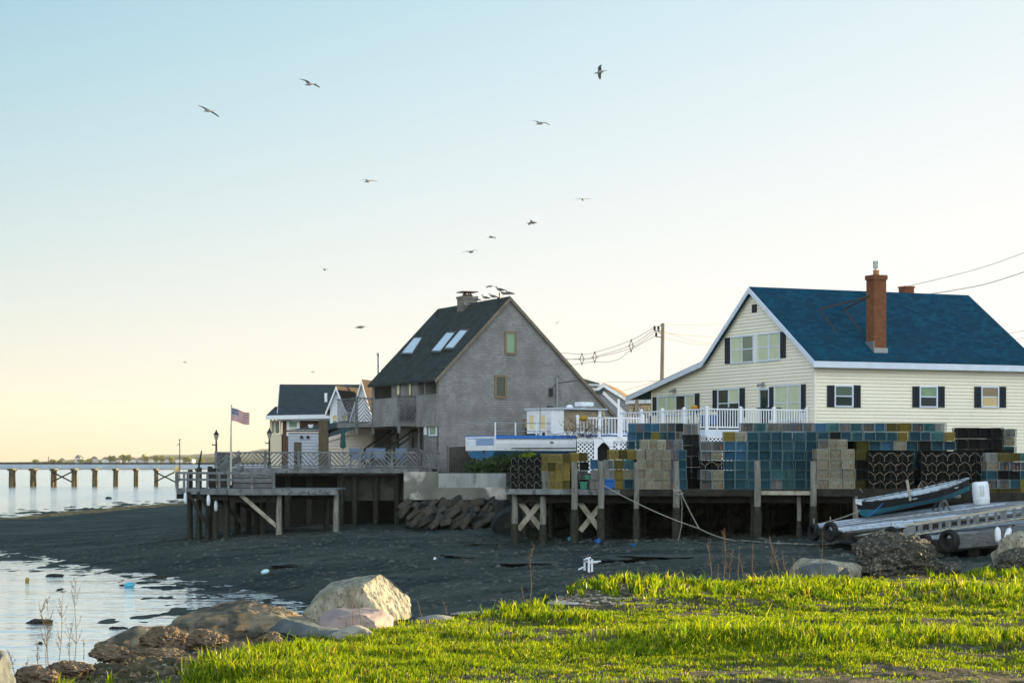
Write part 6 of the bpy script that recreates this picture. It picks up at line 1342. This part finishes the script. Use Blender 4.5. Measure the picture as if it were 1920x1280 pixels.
# flag on its pole
pf = P(433,884,96); FP = thing('flagpole', 'slim pole flying a stars and stripes flag on the lower pier', 'flagpole', pf); s = 96/F; Hf = 122*s
m = MB(); m.tube([(0,0,-.6),(.0,0,Hf*.5)],[.05,.04],8); m.tube([(0,0,Hf*.5),(.02,0,Hf)],[.035,.022],8); m.build('pole', mat('pole_paint', (.42,.40,.33), rough=.5), FP); m = MB(); m.lathe([(.0,-.05),(.05,0),(0,.05)],8,(.02,0,Hf+.04)); m.build('finial', gold, FP)
fw_, fh_ = 34*s, 24*s
def flagpt(u, v): # u along the fly, v down
    x = .03+u*fw_*.97; y = .09*math.sin(u*7.5+v*1.2)*u**.4; z = Hf-2*s-v*fh_-.26*u**1.2*(1-.2*v)+.05*math.sin(u*6+1.0)*u; return V((x,y,z))
red = mat('flag_red', (.30,.035,.05), rough=.85); fwh = mat('flag_white', (.55,.53,.52), rough=.85); fbl = mat('flag_blue', (.035,.05,.14), rough=.85)
NU = 14
def patch(mb, u0, u1, v0, v1, off=0):
    n = max(1,int((u1-u0)*NU+.5))
    for k in range(n):
        a, b = u0+(u1-u0)*k/n, u0+(u1-u0)*(k+1)/n; mb.poly([flagpt(a,v1)+V((0,off,0)),flagpt(b,v1)+V((0,off,0)),flagpt(b,v0)+V((0,off,0)),flagpt(a,v0)+V((0,off,0))])
mr_, mw_, mb_ = MB(), MB(), MB()
for k in range(13): patch(mr_ if k%2 == 0 else mw_, .4 if k < 7 else 0, 1, k/13, (k+1)/13)
patch(mb_, 0, .4, 0, 7/13)
fo = mr_.build('flag', red, FP); mw_.build('white_stripes', fwh, fo); mb_.build('blue_field', fbl, fo)
ms = MB()
for r in range(9):
    for c_ in range(6 if r%2 == 0 else 5):
        u = .4*((c_+.5)/6 if r%2 == 0 else (c_+1)/6); v = 7/13*(r+.5)/9; o_ = flagpt(u,v)
        for off in (-.006,.006): ms.poly([o_+V((math.cos(q*math.pi/5+math.pi/2)*(.018 if q%2 == 0 else .008),off,math.sin(q*math.pi/5+math.pi/2)*(.018 if q%2 == 0 else .008))) for q in range(10)])
ms.build('stars', fwh, fo)
# thin mast at the end of the pier
an = thing('mast', 'thin mast with small wind vane at the end of the left pier', 'mast', P(337,890,97)); s = 97/F
m = MB(); m.tube([(0,0,-.3),(0,0,66*s)],.02,6); m.build('pole', rust, an); m = MB(); m.bar((-.05,0,66*s),(.06,0,66*s+.02),.04,.03); m.tube([(-.12,0,56*s),(-.06,0,58*s),(0,0,56*s)],.016,5); m.build('vane', dmetal, an)
m = MB(); m.lathe([(.0,0),(.12,.02),(.12,.24),(.06,.34),(0,.36)],10,P(331.5,887,96.2)); tag(m.build('piling_cap', gold), 'small lit yellow cap at the outer end of the left pier', 'cap')
# utility pole and wires
YU = 135; up = thing('utility_pole', 'grey wooden utility pole with insulator brackets behind the cream house', 'utility pole', P(1241,760,YU)); s = YU/F
def UQ(px, py, d=0): return V(((px-1241)*s, d, (760-py)*s))
m = MB(); m.tube([UQ(1240,800),UQ(1243,606)],[.15,.11],12); m.build('pole', mat('pole_wood', (.16,.145,.12), (.24,.22,.19), scale=3, stretch=(4,4,.3), rough=.9, bump=.01), up)
INS = [(1227.5,615),(1234.5,615),(1230.5,627)]
m = MB(); m.bar(UQ(1241,621),UQ(1227,620),.05,.05); m.bar(UQ(1240,626),UQ(1233,621),.04,.04); m.bar(UQ(1240,632),UQ(1229,631),.05,.05); m.bar(UQ(1242,610),UQ(1237,610),.05,.06); m.build('bracket', dmetal, up)
for x, y in INS: q = UQ(x,y); m = MB(); m.lathe([(.05,-.14),(.09,-.06),(.06,0),(.09,.06),(.05,.14)],8,q); m.build('insulator', dmetal, up)
def wire(pts, Y, lab, r=.017, name='power_line'):
    pts = [P(x,y,Y if isinstance(Y,(int,float)) else Y[0]+(Y[1]-Y[0])*k/(len(pts)-1)) for k, (x, y) in enumerate(pts)]
    # smooth through the given points
    out = []
    for i in range(len(pts)-1):
        p0_ = pts[max(i-1,0)]; p1_ = pts[i]; p2_ = pts[i+1]; p3_ = pts[min(i+2,len(pts)-1)]
        for k in range(6): t_ = k/6; out.append(.5*((2*p1_)+(p2_-p0_)*t_+(2*p0_-5*p1_+4*p2_-p3_)*t_*t_+(3*p1_-p0_-3*p2_+p3_)*t_**3))
    out.append(pts[-1]); return out
wm_ = mat('cable', (.14,.13,.11), rough=.7)
cb_ = thing('aerial_cable', 'bundled power cables with diamond spacers running left from the utility pole', 'power cables'); 
for pts in ([(1052,661),(1092,664),(1114,661),(1183,638),(1228,612)],[(1063,674),(1090,672),(1114,669),(1183,647),(1227,617)],[(1061,673),(1090,674),(1114,671),(1183,652),(1230,620)],[(1072,684),(1090,681),(1114,678),(1135,679),(1160,673),(1183,656),(1230,628)]):
    m = MB(); m.tube(wire(pts,(YU+14,YU),''),.016,5); m.build('wire', wm_, cb_)
for (x, y0, y1, Y) in ((1091,663,683,YU+11),(1115,660,679,YU+9),(1183.5,637,659,YU+4)):
    ym = (y0+y1)/2; m = MB(); pts = [(x,y0),(x-3.6,ym),(x,y1),(x+3.6,ym)]
    for a, b in zip(pts, pts[1:]+pts[:1]): m.bar(P(*a,Y),P(*b,Y),.05,.045)
    for (a, b) in (((x-1,y0-.6),(x+1.5,y0-.3)),((x-6,ym),(x-3.5,ym)),((x+3.5,ym),(x+6,ym+1)),((x-1.5,y1+.8),(x+1.2,y1))): m.bar(P(*a,Y),P(*b,Y),.06,.05)
    m.build('spacer', mat('spacer_grey',(.06,.07,.06),rough=.6), cb_)
GWi = 'single power lines'
for pts, Y, lab, r in (([(1244,610),(1300,609),(1362,608)],(YU,YU+25),'uppermost straight power line right of the utility pole',.015),([(1245,623),(1290,629),(1340,631),(1400,629)],(YU,YU+25),'second power line right of the utility pole',.015),([(1245,621),(1275,632),(1310,641),(1345,643),(1400,640)],(YU,YU+25),'third power line sagging right of the utility pole',.015),([(1244,632),(1275,640),(1310,646),(1340,648),(1400,645)],(YU,YU+25),'lowest power line sagging right of the utility pole',.015),
        ([(1110,717),(1160,716),(1237,714)],(YU+15,YU),'thin nearly level line left of the utility pole foot',.011),([(1165,733),(1205,722),(1237,713)],(YU+8,YU),'thin slanting service line left of the utility pole foot',.011),
        ([(1700,537),(1760,523),(1840,502),(1920,474),(1990,446)],112,'upper cable rising to the right edge from behind the cream house roof',.014),([(1730,553),(1790,544),(1850,532),(1920,510),(1990,485)],112,'lower cable rising to the right edge from behind the cream house roof',.02),([(1880,627),(1920,620),(1990,606)],118,'thin cable at the right edge beside the roof slope',.013),([(1893,638),(1920,633),(1990,621)],118,'lowest thin cable at the right edge beside the roof slope',.011)):
    m = MB(); m.tube(wire(pts,Y,''),r,5); tag(m.build('power_line', wm_), lab, 'power line', GWi)

# ================================================================== BRIDGE AND FAR SHORE
def BY(px): return 380+(px/340)*14
BG = thing('bridge', 'long low timber trestle bridge over the water at the left', 'bridge'); 
def BP(px, py): Y = BY(px); return P(px,py,Y)
m = MB(); a, b = BP(-820,873.5), BP(800,874.5); m.bar(a,b,3.5,.75); m.build('deck', mat('bridge_beam', (.33,.38,.43), (.26,.31,.36), scale=.4, rough=.8), BG)
m = MB(); a, b = BP(-820,866.6), BP(800,868); off = V((0,-1.8,0)); m.bar(a+off,b+off,.12,.14); m.bar(BP(-820,868.6)+off,BP(800,869.8)+off,.12,.16); m.build('railing', darkwood, BG)
for k in range(60):
    px = -803+k*27; m = MB(); m.bar(BP(px,872)+off,BP(px,866)+off,.14,.14); m.build('railing_post', oldwood, BG)
pw = mat('bridge_pile', (.11,.09,.05), (.17,.135,.075), scale=1.2, stretch=(1,1,.5), rough=.9, bump=.04, c3=(.05,.048,.032), s3=1.5)
PX = [-16-39*k for k in range(20,0,-1)]+[-16,23,62.5,101,139.5,178,217,255,293,332,370,408]+[408+38*k for k in range(1,11)]
for px in PX:
    c = BP(px,890); zt_ = BP(px,876.5).z; wd_ = .40-.0006*px; m = MB()
    for dy in (-1.2,1.2):
        m.tube([(c.x,c.y+dy,ZW-1),(c.x,c.y+dy,ZW+1.0),(c.x,c.y+dy,zt_-.9),(c.x,c.y+dy,zt_-.4)],[wd_*.95,wd_*.95,wd_*.82,wd_*.9],9)
    m.build('pile', pw, BG); m = MB(); m.box(c.x-wd_*1.15,c.x+wd_*1.15,c.y-1.9,c.y+1.9,zt_-.55,zt_-.02); m.build('pile_cap', pw, BG)
for (x0,x1) in ((101,139.5),(293,332)):
    for (ya,yb_) in ((884,903),(903,884)): m = MB(); m.bar(BP(x0,ya)+V((0,-1.7,0)),BP(x1,yb_)+V((0,-1.7-.01*ya*.05,0)),.15,.25); m.build('brace', darkwood, BG)
for px in (91,318): m = MB(); m.tube([BP(px,868),BP(px,855)],.06,5); m.build('lamp_post', dmetal, BG)
rv = random.Random(9); Yv = 1450
GVh = 'small houses on the far shore'
vh = [(152,852,10,'tiny pale'),(180,855,10,'tiny grey'),(196,856,9,'small white'),(212,856.5,11,'grey roofed'),(228,857,10,'pale pink'),(243,856,13,'larger white'),(258,857,10,'grey'),(272,856.5,10,'cream'),(287,856,14,'broad pale'),(305,857,9,'dark roofed'),(318,856.5,12,'blue grey'),(340,857.5,12,'tan'),(356,857.5,11,'white gabled'),(126,858,9,'little dark')]
for i, (px, py, w_, lab) in enumerate(vh):
    s = Yv/F; H_ = thing('far_house', f'{lab} house on the far shore, {ORD[i] if i < 13 else "first"} from the left' if i < 13 else 'little dark house on the far shore, left of all the others', 'house', (LX(px,Yv),Yv-rv.uniform(0,25),LZ(866,Yv)), rv.uniform(-.5,.5), GVh); a = w_*s*.55; h = (866-py)*s
    m = MB(); m.box(-a,a,0,6,-3,h*.58); m.build('wall', mat('far_wall_'+'abc'[i%3], ((.42,.42,.42),(.30,.31,.33),(.50,.46,.42))[i%3], rough=.9), H_)
    m = MB(); m.prism([(-a*1.1,-.3,h*.58+.01),(a*1.1,-.3,h*.58+.01),(0,-.3,h)],(0,6.6,0)); m.build('roof', mat('far_roof_'+'ab'[i%2], ((.10,.11,.12),(.16,.12,.10))[i%2], rough=.9), H_)
ft = leaf_mat('far_leaf', (.10,.13,.03), (.24,.23,.05)); GVt = 'trees on the far shore'
for i, (px, py, w_) in enumerate(((66,861,11),(98,861,10),(113,862,8),(150,860.5,9),(168,859,9),(206,853.5,8),(213,854,7),(230,851,14),(241,852,9),(271,852,13),(291,852.5,10),(303,853,10),(347,855.5,9),(354,856.5,9),(377,859,10),(320,856,8))):
    s = Yv/F; h = (868-py)*s; c = V((LX(px,Yv-30),Yv-30,LZ(868,Yv-30))); t_ = foliage('far_tree', f'{"yellow green" if i%2 else "olive green"} round tree on the far shore, {ORD[min(i,15)]} counted from the left end', 'tree', [(c+Z*h*.62,(w_*s*.55,3,h*.36)),(c+Z*h*.5+V((w_*s*.25,0,0)),(w_*s*.35,2,h*.3))], ft, 260, 1.3, 40+i, GVt, stem=-h*.75)
def sortlabel(): pass
# ================================================================== DEAD STALKS
wdm = mat('dry_stalk', (.12,.075,.04), (.20,.13,.07), scale=20, rough=.9)
def stalk(px, py, top, lab, Y=None, lean=0, br=10, th=.004, seed=1, seedpods=True, grp='dry weed stalks on the bank'):
    rd_ = random.Random(seed); c = P(px,py,Y) if Y else gpt(px,py,10,60); s = c.y/F; H = (py-top)*s; pts = []; n = 12; x = 0; m = MB()
    for k in range(n+1):
        t_ = k/n; pts.append(V((lean*H*t_**1.5+.012*H*math.sin(t_*7+seed),.02*H*math.sin(t_*5+seed*2),H*t_-.03)))
    m.tube(pts, th, 5, th*.35)
    for b in range(br):
        t_ = rd_.uniform(.25,.97); p = pts[int(t_*n)]; L_ = H*rd_.uniform(.10,.34)*(1.15-t_*.75); a = rd_.choice((-1,1))*rd_.uniform(.25,.75); d = V((a,rd_.gauss(0,.4),1)).normalized(); q = p+d*L_*.5; e = q+(d+V((-a*.3,0,.35))).normalized()*L_*.5; m.tube([p,q,e], th*.5, 4, th*.22)
        if seedpods:
            for g in range(4):
                u = rd_.random(); w_ = p.lerp(e,.3+.7*u)+V((rd_.gauss(0,.004),rd_.gauss(0,.004),0)); r = rd_.uniform(.0015,.004)
                m.add([w_+V((r,0,0)),w_+V((-r,0,0)),w_+V((0,r,0)),w_+V((0,-r,0)),w_+V((0,0,r*1.7)),w_+V((0,0,-r))],[(0,2,4),(2,1,4),(1,3,4),(3,0,4),(2,0,5),(1,2,5),(3,1,5),(0,3,5)])
    o = m.build('weed_stalk', wdm); o.location = c; return tag(o, lab, 'weed', grp)
for i, a in enumerate([(87,1250,1112,'dry stalk, tallest on the left of the corner clump by the water',15.2,.02,16),(92,1250,1118,'dry stalk leaning left in the corner clump by the water',15.3,-.14,14),(112,1248,1100,'dry stalk in the middle of the corner clump with a bare tip',15.3,.05,12),(140,1240,1072,'tallest dry stalk of the corner clump, bare above',15.6,.02,12),(128,1245,1150,'short forked dry stalk at the right of the corner clump',15.5,.10,8),(72,1252,1190,'low thin dry stalk at the left of the corner clump',15.2,-.06,8),(30,1270,1205,'dry stalk beside the dark corner boulder',14.6,-.28,9),(46,1262,1222,'small dry twig right of the corner boulder',14.8,.2,5),(183,1232,1190,'single thin dry stalk left of the sunlit earth clod',16.6,.06,4),(157,1228,1188,'faint dry stalk just right of the corner clump',16.4,0,3),
        (660,1175,1078,'thin upright dry stalk in front of the largest boulder, left one',18.9,.03,3),(676,1172,1085,'thin upright dry stalk in front of the largest boulder, right one',19.0,-.03,3),(584,1192,1154,'short thick dry stem before the blue grey boulder',18.3,-.06,1),(607,1190,1172,'short dry stem leaning left beside the pale narrow boulder',18.5,-.3,1),(650,1174,1156,'short leaning dry stem before the pinkish boulder',19,-.2,1),
        (994,1136,1020,'dry stalk standing alone left of the grass hump',22.4,.03,10),(983,1130,1090,'small side stalk left of the lone tall stalk',22.5,-.15,4),(791,1156,1120,'thin bare stalk right of the largest boulder',20.9,-.25,1),(838,1148,1116,'thin bare stalk second right of the largest boulder',21.3,-.3,1),(1203,1100,1063,'short seedy dry stalk on the crest of the grass hump',25.8,0,9),
        (1358,1098,984,'tallest dry stalk on the crest left of the rocks',26,.02,18),(1334,1098,1008,'dry stalk with a drooping head on the crest',26,-.06,10),(1347,1099,1052,'thin dry stalk beside the drooping one on the crest',26,.0,6),(1366,1098,1025,'dry stalk right beside the tallest one on the crest',26.1,.12,10),(1385,1097,1018,'faint straight dry stalk between the two crest clumps',26.3,.0,4),(1397,1096,1035,'dry stalk leaning left between the crest clumps',26.5,-.22,6),
        (1450,1090,998,'leftmost branched dry stalk of the clump by the tan boulder',27,-.07,14),(1462,1090,1008,'branched dry stalk bending left over the clump by the tan boulder',27,-.22,14),(1474,1089,1026,'dry stalk in the middle of the clump by the tan boulder',27.1,-.12,10),(1484,1088,1040,'dry stalk leaning right by the tan boulder',27.2,.1,6),(1412,1094,1010,'straight dry stalk left of the clump by the tan boulder',26.6,-.02,8),(1541,1088,990,'single dark thin stalk in front of the tan boulder',27.8,.01,1),
        (1500,1088,1035,'slim dry twig before the slate boulder',27.3,-.3,4),(1650,1080,1045,'dry twig in front of the shell crusted lump',28.4,-.12,2),(1632,1082,1055,'short dry twig low on the shell crusted lump',28.3,.1,2),(1290,1098,1070,'thin dry stalk on the crest beside the small pale stone',25.9,-.12,2),(1312,1098,1076,'short dry stalk on the crest left of the drooping one',25.9,.0,4)]):
    px, py, top, lab, Y, lean, br = a; stalk(px, py, top, lab, Y, lean, br, th=.0018+.00009*Y, seed=i+3)

# ================================================================== GULLS
gb = mat('gull_body', (.20,.21,.21), (.28,.28,.27), scale=9, rough=.8); gwm = mat('gull_wing', (.045,.05,.052), (.08,.085,.085), scale=9, rough=.8); gtip = mat('gull_wingtip', (.03,.03,.032), rough=.8); gdk = mat('young_gull', (.12,.11,.10), (.19,.17,.15), scale=12, rough=.85); gbk = mat('gull_beak', (.35,.22,.04), rough=.6)
def body_mesh(L_, r, m_, head=1):
    prof = [(-.5,.02),(-.42,.10),(-.25,.42),(-.02,.60),(.2,.52),(.34,.34),(.42,.30),(.49,.27),(.54,.12)]; return m_.tube([(L_*t_,0,.02*L_*math.sin((t_+.5)*2.5)) for t_, _ in prof],[max(.004,r*q) for _, q in prof],10)
def flying_gull(lab, Y, L_tip, L_el, bd, R_el, R_tip, heading, chord=.2, dark=False, blen=.5, chtilt=0, spread=None):
    """wings through tip, elbow, shoulder of each side (photo pixels at depth Y); heading = direction the bird flies (x, y, z)"""
    c = P(*bd,Y); t_ = thing('gull', lab, 'gull', c, 0, 'gulls flying over the harbour'); h = V(heading).normalized(); m = MB(); body_mesh(blen, .13*blen/.5, m)
    q = V((1,0,0)).rotation_difference(h); R = q.to_matrix(); m.v = [tuple(R @ V(v)) for v in m.v]; m.build('body', gdk if dark else gb, t_, smooth=True)
    m = MB(); hp = h*blen*.53; m.tube([hp,hp+h*.09-Z*.015],[.018,.004],6); m.build('beak', gbk, t_)
    up_ = V((0,0,1)); sd = h.cross(up_).normalized(); 
    m = MB(); b_ = -h*blen*.40; e_ = -h*blen*.68; m.hexa([b_-sd*.035-up_*.008,b_+sd*.035-up_*.008,e_+sd*.10-up_*.004,e_-sd*.10-up_*.004,b_-sd*.035+up_*.008,b_+sd*.035+up_*.008,e_+sd*.10+up_*.004,e_-sd*.10+up_*.004]); m.build('tail', gdk if dark else gb, t_)
    for el, tip in ((L_el,L_tip),(R_el,R_tip)):
        e = P(*el,Y)-c; tp = P(*tip,Y)-c; sh = (e*.12)+h*.04; cv = (h*-1+V((0,0,chtilt))).normalized()*chord
        def ribb(pts, ch, mb):
            secs_ = []
            for p, k in zip(pts, ch):
                a = p-cv*k*.35; b2 = p+cv*k*.65; n_ = V((0,0,.018*k)); secs_.append([a,p-cv*k*.05+n_,b2,p-cv*k*.05-n_*.4])
            mb.loft(secs_); mb.poly(secs_[0]); mb.poly(secs_[-1][::-1])
        mid = e.lerp(tp,.55)+(e-sh)*.10
        wv = tp-mid; tp0 = mid+wv*.35
        m = MB(); ribb([sh,e*.55+sh*.45+Z*.005,e,mid,tp0],[1.0,1.02,.92,.66,.46],m); wg = m.build('wing', gdk if dark else gwm, t_)
        m = MB(); ribb([tp0,tp0.lerp(tp,.5)-cv*.02,tp],[.46,.30,.05],m); m.build('wing_tip', gtip, wg)
    return t_
flying_gull('gull gliding at the far upper left with both wings stretched in a slant',112,(371,197.5),(383,203),(391,208),(398,211),(411.5,220.5),(-.75,-.6,-.15),.20)
flying_gull('gull gliding above and right of the leftmost one',112,(559.5,148),(574,152),(581,158.5),(588,158),(600,165.5),(-.75,-.6,-.2),.22)
flying_gull('gull at the upper right seen from below with fanned tail, wings up and down',112,(1128,121.5),(1123,126),(1125.5,135),(1123,142),(1125.5,149.5),(-.97,.05,-.22),.19,blen=.52)
flying_gull('dark gull with a thin bent wing below the one seen from below',115,(996,227),(1005,227.5),(1014,231.5),(1020,230),(1032,235.5),(-.85,-.5,-.2),.12)
flying_gull('gull with arched wings in the middle of the sky left of centre',125,(675,338.5),(686,336.5),(690.5,340),(697,338),(709.5,341.5),(-.7,-.7,-.2),.12)
flying_gull('pale gull with level wings in the sky right of centre',130,(1077,374.5),(1088,372.5),(1093,374.5),(1099,372.5),(1111,373.5),(.2,.9,.0),.08)
flying_gull('small dark bird with raised wing, right above the shingle house',125,(994.5,412.5),(997,414.5),(997.5,418),(993,419),(993,422.5),(.9,-.3,.0),.16,dark=True,blen=.5)
flying_gull('small hunched gull just left of the small dark bird',128,(916.5,443.5),(920,442.5),(922,445),(926,444.5),(928.5,448),(-.9,-.3,-.05),.12,dark=True,blen=.35)
flying_gull('gull with a sunlit belly and long arched wings above the chimney',118,(864.5,475.5),(874,471),(883,472.5),(888,469),(898,470),(.5,-.85,-.05),.10)
flying_gull('tiny sunlit gull low in the middle of the sky',170,(601,502.5),(606,503.5),(609,506),(612,504.5),(617,503.5),(.3,-.9,0),.10)
flying_gull('gull landing just above the ones on the roof ridge',110,(911,540.5),(914,538),(918.5,537),(921,536),(925,534.5),(-.8,.3,0),.09,dark=True,blen=.3)
flying_gull('gull low over the roofs left of the shingle house',125,(664.5,615.5),(671,613),(676,613.5),(680,611.5),(687,611.5),(-.9,-.3,-.05),.10,dark=True)
flying_gull('very small pale gull right of the shingle house roof',170,(1040,611.5),(1043,607),(1045,604.5),(1048,601),(1053,597.5),(.3,.9,0),.07,blen=.35)
flying_gull('speck of a gull low over the water far left',240,(344,678),(346,678.3),(347,679),(349,678.4),(351,678),(-.7,-.7,0),.10,blen=.4)
flying_gull('speck of a gull over the brown house roof',240,(583,697),(585,696.2),(587,697),(589.5,696.4),(592,696.6),(-.7,-.7,0),.10,blen=.4)
GS = 'gulls standing on the shingle house'
rp = FB.onx(955,560,xA2)
def ridge_y(px): return FB.onx(px, 560, xA2).y
def standing_gull(px, lab, face=-1, dark=False, base=None, h=1.0):
    if base is None: yy = ridge_y(px); b_ = FB.o+U*xA2+W*yy+Z*(zA2+.12)
    else: b_ = base
    t_ = thing('gull', lab, 'gull', b_, 0, GS, (h*face*.62,h*.62,h*.62)); m = MB()
    m.tube([(-.42,0,.16),(-.28,0,.20),(-.12,0,.24),(.06,0,.26),(.17,0,.30),(.21,0,.37),(.23,0,.43),(.27,0,.45),(.32,0,.44)],[.008,.05,.095,.11,.085,.05,.048,.05,.02],10); m.build('body', gdk if dark else gb, t_, smooth=True)
    for s2 in (-1,1):
        m = MB(); m.tube([(.1,s2*.085,.28),(-.1,s2*.1,.26),(-.3,s2*.07,.21),(-.47,s2*.02,.17)],[.03,.06,.04,.006],8); m.build('wing', gdk if dark else gwm, t_, smooth=True)
        m = MB(); m.tube([(.02,s2*.045,.17),(.02,s2*.045,.0),(.07,s2*.045,-.005)],.011,5); m.build('leg', gbk, t_)
    m = MB(); m.tube([(.315,0,.44),(.39,0,.425)],[.017,.005],6); m.build('beak', gbk, t_); return t_
standing_gull(910,'gull standing on the ridge nearest the chimney, facing left',-1); standing_gull(924,'second gull from the chimney on the roof ridge',-1)
standing_gull(937,'gull with its head up behind the vent pipe on the ridge',-1,h=1.1,base=FB.o+U*xA2+W*ridge_y(937)+Z*(zA2+.38)); standing_gull(945,'gull hunched on the ridge just right of the vent pipe',-1,True,base=FB.o+U*xA2+W*ridge_y(945)+Z*(zA2+.16)); standing_gull(955,'dark gull at the front end of the roof ridge',-1,True,h=1.05)
cf = FB.o+U*(xA2+.2)+W*(ridge_y(888)-.3)+Z*(zA2-.02)
standing_gull(890,'gull standing against the chimney, head lit white',-1,base=FB.o+U*xA2+W*ridge_y(893)+Z*(zA2+.11)); standing_gull(883,'sunlit gull in front of the chimney on the roof slope',-1,base=FB.o+U*(xA2-.25)+W*ridge_y(885)+Z*(zA2-.16))
m = MB(); m.tube([FB.o+U*xA2+W*ridge_y(937)+Z*(zA2+.0),FB.o+U*xA2+W*ridge_y(937)+Z*(zA2+.385)],.04,6); tag(m.build('roof_post', dmetal), 'short dark post on the ridge carrying the upright gull', 'post')

# ================================================================== AIR
HZ_ = MB(); HZ_.box(-2600,2600,-20,4200,-7,110); hzm = bpy.data.materials.new('sea_haze'); hzm.use_nodes = True; t = hzm.node_tree
for n in list(t.nodes):
    if n.type == 'BSDF_PRINCIPLED': t.nodes.remove(n)
pv = t.nodes.new('ShaderNodeVolumePrincipled'); pv.inputs['Color'].default_value = (.94,.97,1,1); pv.inputs['Density'].default_value = HAZE = .00004; pv.inputs['Anisotropy'].default_value = .1
t.links.new(pv.outputs[0], t.nodes['Material Output'].inputs['Volume'])
ho = HZ_.build('haze', hzm); tag(ho, None, None, kind='stuff')
